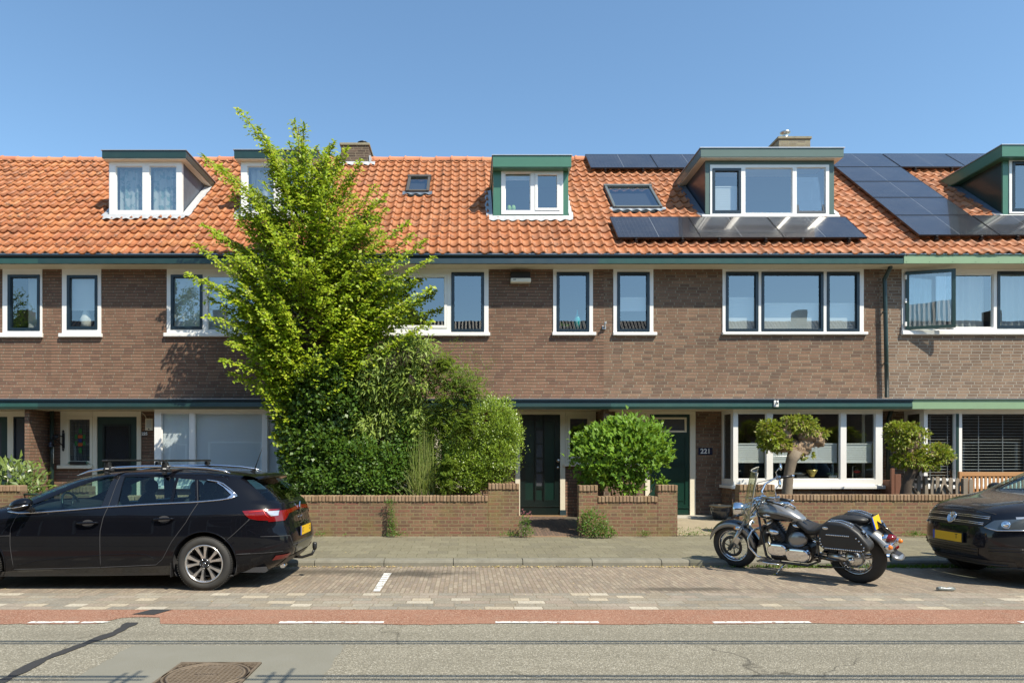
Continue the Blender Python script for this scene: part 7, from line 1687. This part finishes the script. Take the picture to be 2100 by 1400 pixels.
# ------------------------------------------------------------------ motorcycle (built upright in its own axes: x forward, y left, z up)
def tuned(name, col, **k): return plain(name, col, **k)
M['silver'] = plain('silver motorcycle paint', (.26, .26, .255), .28, .6, var=.04, coat=.6); M['bblack'] = plain('black motorcycle paint', (.008, .009, .012), .1, var=0, coat=1)
M['leather'] = plain('black leather', (.022, .022, .022), .48, var=.2, sc=20, bump=.25, bsc=90); M['fins'] = plain('dark engine metal', (.05, .05, .052), .4, .6)
ang = math.atan2(.77, -.64)
bk = thing('motorcycle', (4.90, 8.54, 0), 'silver and black cruiser motorcycle with studded leather saddlebags leaning on its stand', 'motorcycle', local=True, rot=(R(-9) , 0, 0))
bk.rotation_mode = 'QUATERNION'; bk.rotation_quaternion = (Matrix.Rotation(ang, 4, 'Z') @ Matrix.Rotation(R(-9), 4, 'X')).to_quaternion()
MS = Matrix.Translation((1.19, 0, 1.02)) @ Matrix.Rotation(R(27), 4, Vector((-.43, 0, .695))) @ Matrix.Translation((-1.19, 0, -1.02))   # steering turned to the left
STEER = {'handlebar', 'grip', 'bar_end', 'switch_gear', 'lever', 'mirror_stem', 'mirror', 'cables', 'windshield_rim', 'headlight', 'headlight_bracket'}
def part(name, m, fn, **k):
    b = MB(); b.M = MS if name in STEER else None; fn(b); return b.build(name, M[m] if isinstance(m, str) else m, bk, **k)
def bwheel(c, Ro, tw, rim, disc, name):
    w = bpy.data.objects.new(name, None); COL.objects.link(w); w.parent = bk
    b = MB(); n = 12; prof = []
    for k in range(n + 1):
        a = math.pi * k / n; prof.append((rim + (Ro - rim) * (.08 + .92 * math.sin(a) ** .75), -tw / 2 * math.cos(a) * (1 if abs(math.cos(a)) < .9 else .97)))
    b.lathe(prof, c, (0, 1, 0), 64)
    b.build('tyre', M['rubber'], w)
    b = MB(); b.lathe([(rim + .012, -tw * .36), (rim + .012, -tw * .32), (rim - .012, -tw * .28), (rim - .02, 0), (rim - .012, tw * .28), (rim + .012, tw * .32), (rim + .012, tw * .36), (rim, tw * .3), (rim - .03, 0), (rim, -tw * .3)], c, (0, 1, 0), 64, closed=True); b.build('rim', M['chrome'], w)
    b = MB(); c = Vector(c)
    for k in range(40):
        a = 2 * math.pi * k / 40; a2 = a + (.35 if k % 2 else -.35); s_ = .03 if k % 4 < 2 else -.03
        b.tube([c + Vector((.045 * math.cos(a2), s_, .045 * math.sin(a2))), c + Vector(((rim - .02) * math.cos(a), 0, (rim - .02) * math.sin(a)))], .0022, 4, False)
    b.build('spokes', M['chrome'], w)
    b = MB(); b.lathe([(0, -.07), (.03, -.07), (.05, -.04), (.035, 0), (.05, .04), (.03, .07), (0, .07)], c, (0, 1, 0), 24); b.build('hub', M['steel'], w)
    for dy, dr in disc:
        b = MB(); b.lathe([(dr, dy), (dr, dy + .005), (dr - .04, dy + .005), (dr - .04, dy)], c, (0, 1, 0), 40, closed=True); [b.tube([Vector(c) + Vector((.05 * math.cos(a), dy, .05 * math.sin(a))), Vector(c) + Vector(((dr - .035) * math.cos(a + .3), dy, (dr - .035) * math.sin(a + .3)))], .008, 5) for a in [k * math.pi / 3 for k in range(6)]]; b.build('brake_disc', M['fins'], w)
    return w
FH = (1.62, 0, .325); RH = (0, 0, .335)
bwheel(FH, .325, .13, .215, [(.075, .15)], 'front_wheel'); bwheel(RH, .335, .17, .2, [], 'rear_wheel')
def fender(c, Ro, a0, a1, w0, w1, m, name, n=28, drop=.05, skirt=.6):
    b = MB(); G = []
    for i in range(n + 1):
        t = i / n; a = R(a0 + (a1 - a0) * t); row = []; w = w0 + (w1 - w0) * t
        for j in range(13):
            u = -1 + j / 6; yy = w * math.sin(u * math.pi / 2 * .98); dz = (1 - math.cos(u * math.pi / 2)) * w * skirt
            rr = Ro + .02 - dz; row.append((c[0] + rr * math.cos(a), yy, c[2] + rr * math.sin(a)))
        G.append(row)
    b.grid(G); return b.build(name, M[m], bk, solid=.004)
fender(FH, .355, 20, 178, .085, .09, 'bblack', 'front_fender'); 
b = MB()                                              # silver flare along the lower edges of the front fender
for s_ in (-1, 1):
    G = []
    for i in range(29):
        a = R(12 + 168 * i / 28); k = math.sin(math.pi * i / 28) ** .5
        G.append([(FH[0] + rr * math.cos(a), s_ * yy, FH[2] + rr * math.sin(a)) for rr, yy in ((.345, .083), (.335, .093), (.33 - .055 * k, .098))])
    b.grid(G)
b.build('fender_flare', M['silver'], bk, solid=.004)
# rear fender: wide, flicked tail
b = MB(); G = []
for i in range(30):
    t = i / 29; a = R(50 + 118 * t); rr = .40 + .05 * max(0, t - .6) / .4 + .03 * (1 - t); w = .13; row = []
    for j in range(15):
        u = -1 + j / 7; row.append((RH[0] + (rr - (1 - math.cos(u * 1.5)) * .085) * math.cos(a), w * math.sin(u * 1.5) + 0, RH[2] + .03 + (rr - (1 - math.cos(u * 1.5)) * .085) * math.sin(a) - .0))
    G.append(row)
b.grid(G); b.build('rear_fender', M['silver'], bk, solid=.005)
part('fender_tip', 'silver', lambda b: b.ell((-.455, 0, .40), (.075, .125, .03), 20, 12, Matrix.Rotation(R(-30), 3, 'Y')))
part('fender_stripe', 'bblack', lambda b: b.tube([(RH[0] + .455 * math.cos(R(a)), 0, RH[2] + .03 + .448 * math.sin(R(a))) for a in range(80, 158, 6)], .06, 12, flat=.15, up=Vector((0, 1, 0))))
part('fender_pad', 'fins', lambda b: b.obox((-.46, 0, .432), (.07, .12, .006), Matrix.Rotation(R(-30), 3, 'Y')), bevel=.004)
# forks, triple clamp, headlight
f0, f1 = Vector((1.62, 0, .325)), Vector((1.19, 0, 1.02))
for s_ in (-1, 1):
    off = Vector((0, s_ * .105, 0)); part('fork_slider', 'steel', lambda b: b.tube([f0 + off + Vector((.03, 0, -.04)), f0.lerp(f1, .42) + off], [.030, .034], 14)); part('fork_tube', 'chrome', lambda b: b.tube([f0.lerp(f1, .42) + off, f1 + off], .024, 14)); part('fork_cover', 'chrome', lambda b: b.tube([f0.lerp(f1, .62) + off, f0.lerp(f1, .97) + off], .034, 14))
    part('front_indicator', 'orange', lambda b: b.ell((1.475, s_ * .19, .625), (.03, .028, .028), 16, 10)); part('indicator_shell', 'chrome', lambda b: (b.ell((1.45, s_ * .19, .625), (.045, .033, .033), 16, 10), b.tube([(1.44, s_ * .1, .64), (1.45, s_ * .18, .63)], .012, 8)))
part('triple_clamp', 'chrome', lambda b: (b.obox(f0.lerp(f1, .62), (.07, .26, .05), Matrix.Rotation(R(-32), 3, 'Y')), b.obox(f1, (.08, .27, .035), Matrix.Rotation(R(-32), 3, 'Y'))), bevel=.012)
part('headlight', 'chrome', lambda b: b.lathe([(.0, -.12), (.06, -.11), (.095, -.05), (.105, .02), (.10, .05), (.09, .055), (.085, .04), (0, .05)], (1.50, 0, .88), (1, 0, .0), 28))
part('headlight_bracket', 'chrome', lambda b: b.tube([(1.30, 0, .90), (1.42, 0, .88)], .04, 10))
part('brake_caliper', 'steel', lambda b: b.obox((1.52, .105, .43), (.09, .05, .12), Matrix.Rotation(R(-30), 3, 'Y')), bevel=.012)
# windshield
b = MB(); b.M = MS; G = []
for i in range(13):
    t = i / 12; z = .68 + .76 * t; x = 1.47 - .17 * t - .05 * t * t; hw = .25 * (1 - (abs(t - .4) / .75) ** 2.4); row = []
    for j in range(11):
        u = -1 + j / 5; row.append((x - .09 * u * u, hw * u, z))
    G.append(row)
b.grid(G); b.build('windshield', glass('clear windshield', .15, (.78, .80, .70), wav=0), bk)
part('windshield_rim', 'chrome', lambda b: [b.tube([(1.44 - .10, s_ * .21, .80), (1.40, s_ * .17, .98), (1.34, s_ * .08, 1.0), (1.24, s_ * .06, 1.0)], .008, 6) for s_ in (-1, 1)])
b = MB(); b.M = MS; ed = [G[i][0] for i in range(13)] + G[12][1:] + [G[12 - i][10] for i in range(1, 13)]; b.tube(ed, .007, 6, False); b.build('windshield_edge', plain('screen edge', (.30, .29, .24), .3), bk)
# handlebar, grips, mirrors, levers
for s_ in (-1, 1):
    part('handlebar', 'chrome', lambda b: b.tube([(1.15, s_ * .05, 1.03), (1.17, s_ * .09, 1.08), (1.12, s_ * .22, 1.13), (1.02, s_ * .30, 1.155), (.90, s_ * .36, 1.15)], .013, 10))
    part('grip', 'black', lambda b: b.tube([(.92, s_ * .35, 1.15), (.79, s_ * .40, 1.135)], .019, 12)); part('bar_end', 'chrome', lambda b: b.tube([(.79, s_ * .40, 1.135), (.76, s_ * .413, 1.13)], .021, 12))
    part('switch_gear', 'chrome', lambda b: b.obox((.955, s_ * .335, 1.155), (.07, .06, .05)), bevel=.012); part('lever', 'chrome', lambda b: b.tube([(.98, s_ * .34, 1.15), (1.0, s_ * .40, 1.135), (.88, s_ * .45, 1.12)], .007, 6))
    part('mirror_stem', 'chrome', lambda b: b.tube([(.96, s_ * .31, 1.16), (.97, s_ * .30, 1.26), (.92, s_ * .29, 1.32)], .007, 6)); mm = part('mirror', 'chrome', lambda b: b.ell((.90, s_ * .28, 1.34), (.02, .075, .048), 20, 12)); 
part('cables', 'black', lambda b: [b.tube([(1.0, s_ * .33, 1.15), (1.22, s_ * .26, 1.14), (1.30, s_ * .12, 1.0), (1.22, s_ * .05, .85)], .006, 5) for s_ in (-1, 1)] + [b.tube([(1.05, s_ * .3, 1.14), (1.26, s_ * .2, 1.06), (1.25, s_ * .1, .9), (1.1, s_ * .06, .8)], .005, 5) for s_ in (-1, 1)])
# tank
def blob(b, rows, nseg=28):
    """rows = (x, z centre, half width, half height up, half height down)"""
    G = []
    for x, zc, w, hu, hd in rows:
        G.append([(x, w * math.copysign(abs(math.cos(a)) ** .8, math.cos(a)), zc + (hu if math.sin(a) > 0 else hd) * math.copysign(abs(math.sin(a)) ** .9, math.sin(a))) for a in [2 * math.pi * k / nseg for k in range(nseg)]])
    b.grid(G, True, True); b.af([len(b.v) - nseg + k for k in range(nseg)], True); b.af([len(b.v) - nseg * len(rows) + k for k in range(nseg)][::-1], True)
tk = [(1.20, .83, .07, .05, .05), (1.185, .84, .11, .09, .08), (1.14, .85, .145, .115, .10), (1.05, .85, .168, .125, .11), (.95, .845, .172, .125, .11), (.84, .83, .160, .11, .10), (.74, .805, .13, .085, .075), (.66, .775, .095, .05, .05), (.61, .755, .06, .03, .03)]
part('fuel_tank', 'silver', lambda b: blob(b, tk))
def tankside(b):
    for s_ in (-1, 1):
        G = []
        for i in range(15):
            t = i / 14; x = 1.188 - .49 * t; k = math.sin(math.pi * min(1, (t * .92 + .08))) ** .6; zc = .835 - .045 * t; row = []
            for j in range(7):
                u = -1 + j / 3; z = zc - .01 + u * .055 * k
                # width of the tank at this x and z
                for q in range(len(tk) - 1):
                    if tk[q + 1][0] <= x <= tk[q][0]:
                        f = (tk[q][0] - x) / (tk[q][0] - tk[q + 1][0]); q_ = q; w = tk[q][2] + (tk[q + 1][2] - tk[q][2]) * f; hc = tk[q][1] + (tk[q + 1][1] - tk[q][1]) * f; hh = .11
                hu = (tk[q_][3] if z > hc else tk[q_][4]); sn = min(.98, (abs(z - hc) / hu) ** (1 / .9)); row.append((x, s_ * (w * (1 - sn * sn) ** .4 + .005), z))
            G.append(row)
        b.grid(G)
part('tank_panel', 'bblack', tankside)
part('tank_emblem', 'chrome', lambda b: [(b.ell((1.03, s_ * .178, .825), (.055, .006, .014), 16, 8), b.ell((1.03, s_ * .18, .825), (.018, .008, .022), 12, 8)) for s_ in (-1, 1)])
part('gauge_housing', 'chrome', lambda b: (b.lathe([(.0, -.03), (.07, -.02), (.085, .02), (.08, .045), (.07, .04)], (1.02, 0, .965), (-.35, 0, 1), 28), b.tube([(.98, 0, .97), (.82, 0, .945), (.72, 0, .90)], [.03, .045, .02], 12, flat=.5, up=Vector((0, 1, 0)))))
part('gauge_glass', 'dark', lambda b: b.lathe([(.07, .041), (0, .044)], (1.02, 0, .965), (-.35, 0, 1), 28))
part('fuel_cap', 'chrome', lambda b: b.lathe([(.04, 0), (.04, .015), (.03, .022), (0, .024)], (.90, 0, .955), (-.1, 0, 1), 24))
part('clamp_lever', 'black', lambda b: b.tube([(1.09, .05, 1.0), (.93, .12, .99), (.80, .16, .97)], .016, 8))
part('note', 'white', lambda b: b.obox((.80, .05, .955), (.05, .045, .003), Matrix.Rotation(R(18), 3, 'Y')))
# seats
part('seat', 'leather', lambda b: blob(b, [(.70, .745, .06, .02, .03), (.66, .74, .11, .035, .06), (.58, .70, .15, .035, .09), (.50, .665, .185, .03, .09), (.42, .665, .19, .035, .08), (.34, .70, .18, .055, .08), (.27, .745, .16, .07, .08), (.22, .77, .14, .06, .08), (.18, .77, .11, .03, .06)]))
part('pillion_seat', 'leather', lambda b: blob(b, [(.27, .79, .08, .02, .04), (.22, .80, .12, .035, .06), (.12, .815, .135, .04, .06), (0, .825, .13, .04, .06), (-.10, .82, .11, .035, .06), (-.16, .81, .06, .02, .04)]))
part('side_cover', 'silver', lambda b: [b.ell((.66, s_ * .13, .52), (.13, .05, .105), 20, 12, Matrix.Rotation(R(20), 3, 'Y')) for s_ in (-1, 1)])
# engine
def cyl(b, base, top, r0, r1, n):
    base, top = Vector(base), Vector(top); ax = (top - base).normalized(); L = (top - base).length
    for i in range(n):
        r_ = r0 + (r1 - r0) * i / n; b.lathe([(0, 0), (r_, 0), (r_, L / n * .45), (r_ - .02, L / n * .45), (r_ - .02, L / n)], base + ax * L * i / n, ax, 24, sm=False)
part('front_cylinder', 'fins', lambda b: cyl(b, (.90, 0, .45), (1.06, 0, .68), .105, .115, 9)); part('rear_cylinder', 'fins', lambda b: cyl(b, (.80, 0, .45), (.70, 0, .68), .105, .11, 9))
part('cylinder_head', 'chrome', lambda b: (b.ell((1.06, 0, .69), (.075, .11, .04), 18, 10, Matrix.Rotation(R(35), 3, 'Y')), b.ell((.70, 0, .69), (.08, .11, .04), 18, 10, Matrix.Rotation(R(-25), 3, 'Y'))))
part('air_cover', 'chrome', lambda b: b.ell((.97, .14, .60), (.075, .04, .042), 20, 12, Matrix.Rotation(R(-10), 3, 'Y')))
part('crankcase', 'fins', lambda b: b.box(.52, 1.06, -.13, .13, .20, .46), bevel=.05)
def oval(b, xa, xb, z, r_, y0, y1):
    P = [(xa + r_ * math.cos(a), z + r_ * math.sin(a)) for a in [math.pi / 2 + math.pi * k / 12 for k in range(13)]] + [(xb + r_ * math.cos(a), z + r_ * math.sin(a)) for a in [-math.pi / 2 + math.pi * k / 12 for k in range(13)]]
    b.prism([(x, y0, zz) for x, zz in P], (0, y1 - y0, 0))
part('engine_cover', 'chrome', lambda b: oval(b, .87, .97, .365, .085, .13, .20), bevel=.022, seg=3); part('clutch_cover', 'chrome', lambda b: oval(b, .58, .72, .325, .088, .13, .215), bevel=.022, seg=3)
part('engine_cover', 'chrome', lambda b: oval(b, .62, .95, .34, .085, -.20, -.13), bevel=.022, seg=3)
part('frame', 'bblack', lambda b: [b.tube([(1.22, s_ * .04, .86), (1.16, s_ * .10, .55), (1.10, s_ * .13, .26), (1.0, s_ * .14, .19), (.55, s_ * .14, .19), (.40, s_ * .13, .26), (.42, s_ * .13, .60), (.60, s_ * .06, .74), (1.2, s_ * .03, .82)], .017, 10) for s_ in (-1, 1)])
part('radiator', 'black', lambda b: b.obox((1.17, 0, .52), (.04, .20, .26), Matrix.Rotation(R(-12), 3, 'Y')))
part('crash_bar', 'chrome', lambda b: b.tube([(1.20, .06, .62), (1.26, .16, .60), (1.30, .21, .50), (1.28, .23, .38), (1.18, .22, .26), (1.05, .14, .22)], .015, 10)); part('crash_bar', 'chrome', lambda b: b.tube([(1.20, -.06, .62), (1.26, -.16, .60), (1.30, -.21, .50), (1.28, -.23, .38), (1.18, -.22, .26), (1.05, -.14, .22)], .015, 10))
for s_ in (-1, 1):
    part('footboard', 'black', lambda b: b.obox((.99, s_ * .28, .235), (.30, .10, .025), Matrix.Rotation(R(4), 3, 'Y')), bevel=.01); part('footboard_trim', 'chrome', lambda b: b.tube([(1.14, s_ * .33, .235), (1.0, s_ * .335, .222), (.84, s_ * .33, .215)], .008, 6))
part('side_stand', 'chrome', lambda b: (b.tube([(.84, .14, .19), (.92, .25, .06)], .012, 8), b.obox((.93, .262, .052), (.05, .04, .01))))
part('swingarm', 'bblack', lambda b: [b.tube([(.45, s_ * .13, .33), (.2, s_ * .14, .30), (.0, s_ * .13, .335)], [.03, .028, .03], 10) for s_ in (-1, 1)] + [b.tube([(.42, .15, .20), (.1, .15, .22), (-.02, .14, .32)], .012, 6)])
part('drive_housing', 'steel', lambda b: b.lathe([(0, .18), (.04, .18), (.08, .16), (.105, .13), (.115, .10), (.115, .05), (.06, .04)], RH, (0, 1, 0), 32)); part('shaft_drive', 'steel', lambda b: b.tube([(.06, .12, .34), (.28, .13, .35)], [.05, .035], 12)); part('axle_nut', 'chrome', lambda b: b.lathe([(.04, .19), (.036, .215), (.0, .22)], RH, (0, 1, 0), 16))
part('exhaust', 'chrome', lambda b: [b.tube([(1.1, -.1, .5), (1.12, -.18, .35), (.9, -.2, .27), (.5, -.2, .26)], .024, 10), b.tube([(.5, -.2, .27), (-.3, -.22, .30)], [.035, .048], 14), b.tube([(.75, -.16, .5), (.6, -.22, .40), (.4, -.22, .37), (-.25, -.24, .40)], [.024, .024, .035, .045], 14)])
part('strut', 'chrome', lambda b: [b.tube([(.46, s_ * .15, .56), (.30, s_ * .16, .50), (.20, s_ * .16, .47)], [.02, .03, .02], 8, flat=.4) for s_ in (-1, 1)])
# saddlebags
def bag(s_):
    y0, y1 = s_ * .18, s_ * .375
    P = [(.27, .74), (.30, .66), (.315, .585), (.295, .53), (.25, .495), (.0, .482), (-.20, .485), (-.255, .505), (-.285, .55), (-.27, .60), (-.17, .73), (-.08, .80), (.0, .83), (.12, .842), (.20, .825)]
    b = MB(); b.prism([(x, y0, z) for x, z in P], (0, y1 - y0, 0)); bg_ = b.build('saddlebag', M['leather'], bk, bevel=.035, seg=4)
    for p_ in bg_.data.polygons: p_.use_smooth = True
    b = MB(); q = y1 + s_ * .001
    def stud(x, y, z): b.ell((x, y, z), (.0105, .0105, .0105), 8, 6)
    for k in range(20): stud(.215 - .41 * k / 19, q, .515 + .0 * k)
    for k in range(13): stud(.19 - .25 * k / 12, q, .685)
    for x, z in ((.245, .53), (.262, .56), (.272, .595), (.27, .63)): stud(x, q, z)
    for x, z in ((-.22, .53), (-.225, .56), (-.20, .60), (-.175, .635), (-.145, .665)): stud(x, q, z)
    for row, yy in ((0, y1 - s_ * .035), (1, y1 - s_ * .12)):
        for k in range(13):
            t = k / 12; x = .17 - .26 * t; z = .843 - .035 * max(0, (t - .4) / .6) ** 1.5 * 1.6 - .012 * max(0, (.25 - t)); stud(x, yy, z + .002)
    b.build('studs', M['chrome'], bg_)
    b = MB(); b.ell((.20, q, .765), (.035, .004, .018), 16, 8); b.build('bag_badge', M['satin'], bg_)
    b = MB(); b.tube([(-.10, s_ * .27, .815), (-.19, s_ * .275, .74), (-.235, s_ * .28, .68)], .016, 6, flat=.3, up=Vector((0, 1, 0))); b.build('strap', M['leather'], bg_)
    b = MB(); b.obox((-.20, s_ * .28, .735), (.012, .05, .04), Matrix.Rotation(R(35), 3, 'Y')); b.obox((-.235, s_ * .28, .69), (.012, .03, .05), Matrix.Rotation(R(25), 3, 'Y')); b.build('buckle', M['chrome'], bg_, bevel=.004)
bag(1); bag(-1)
part('label_sticker', 'white', lambda b: b.obox((-.20, 0, .80), (.10, .075, .002), Matrix.Rotation(R(33), 3, 'Y')))
# tail
part('plate_bracket', 'black', lambda b: (b.obox((-.235, 0, .79), (.02, .24, .17), Matrix.Rotation(R(12), 3, 'Y'))), bevel=.01)
part('number_plate', 'yellow', lambda b: b.obox((-.249, -.012, .793), (.004, .19, .155), Matrix.Rotation(R(12), 3, 'Y'))); part('plate_band', 'eub', lambda b: b.obox((-.249, .098, .793), (.004, .028, .155), Matrix.Rotation(R(12), 3, 'Y')))
part('tail_light', 'redlens', lambda b: b.ell((-.375, 0, .605), (.075, .085, .05), 20, 14, Matrix.Rotation(R(15), 3, 'Y'))); part('tail_light_shell', 'chrome', lambda b: b.ell((-.335, 0, .605), (.07, .095, .06), 20, 14, Matrix.Rotation(R(15), 3, 'Y')))
part('indicator_bar', 'chrome', lambda b: (b.tube([(-.40, -.16, .535), (-.40, .16, .535)], .014, 10), b.tube([(-.33, 0, .57), (-.40, 0, .54)], .04, 12)))
for s_ in (-1, 1): part('rear_indicator', 'orange', lambda b: b.ell((-.43, s_ * .165, .535), (.032, .03, .03), 16, 10)); part('indicator_shell', 'chrome', lambda b: b.ell((-.405, s_ * .165, .535), (.035, .034, .034), 16, 10))
part('reflector', 'redlens', lambda b: b.obox((-.455, 0, .50), (.012, .09, .035)), bevel=.004)
bpy.context.view_layer.update()
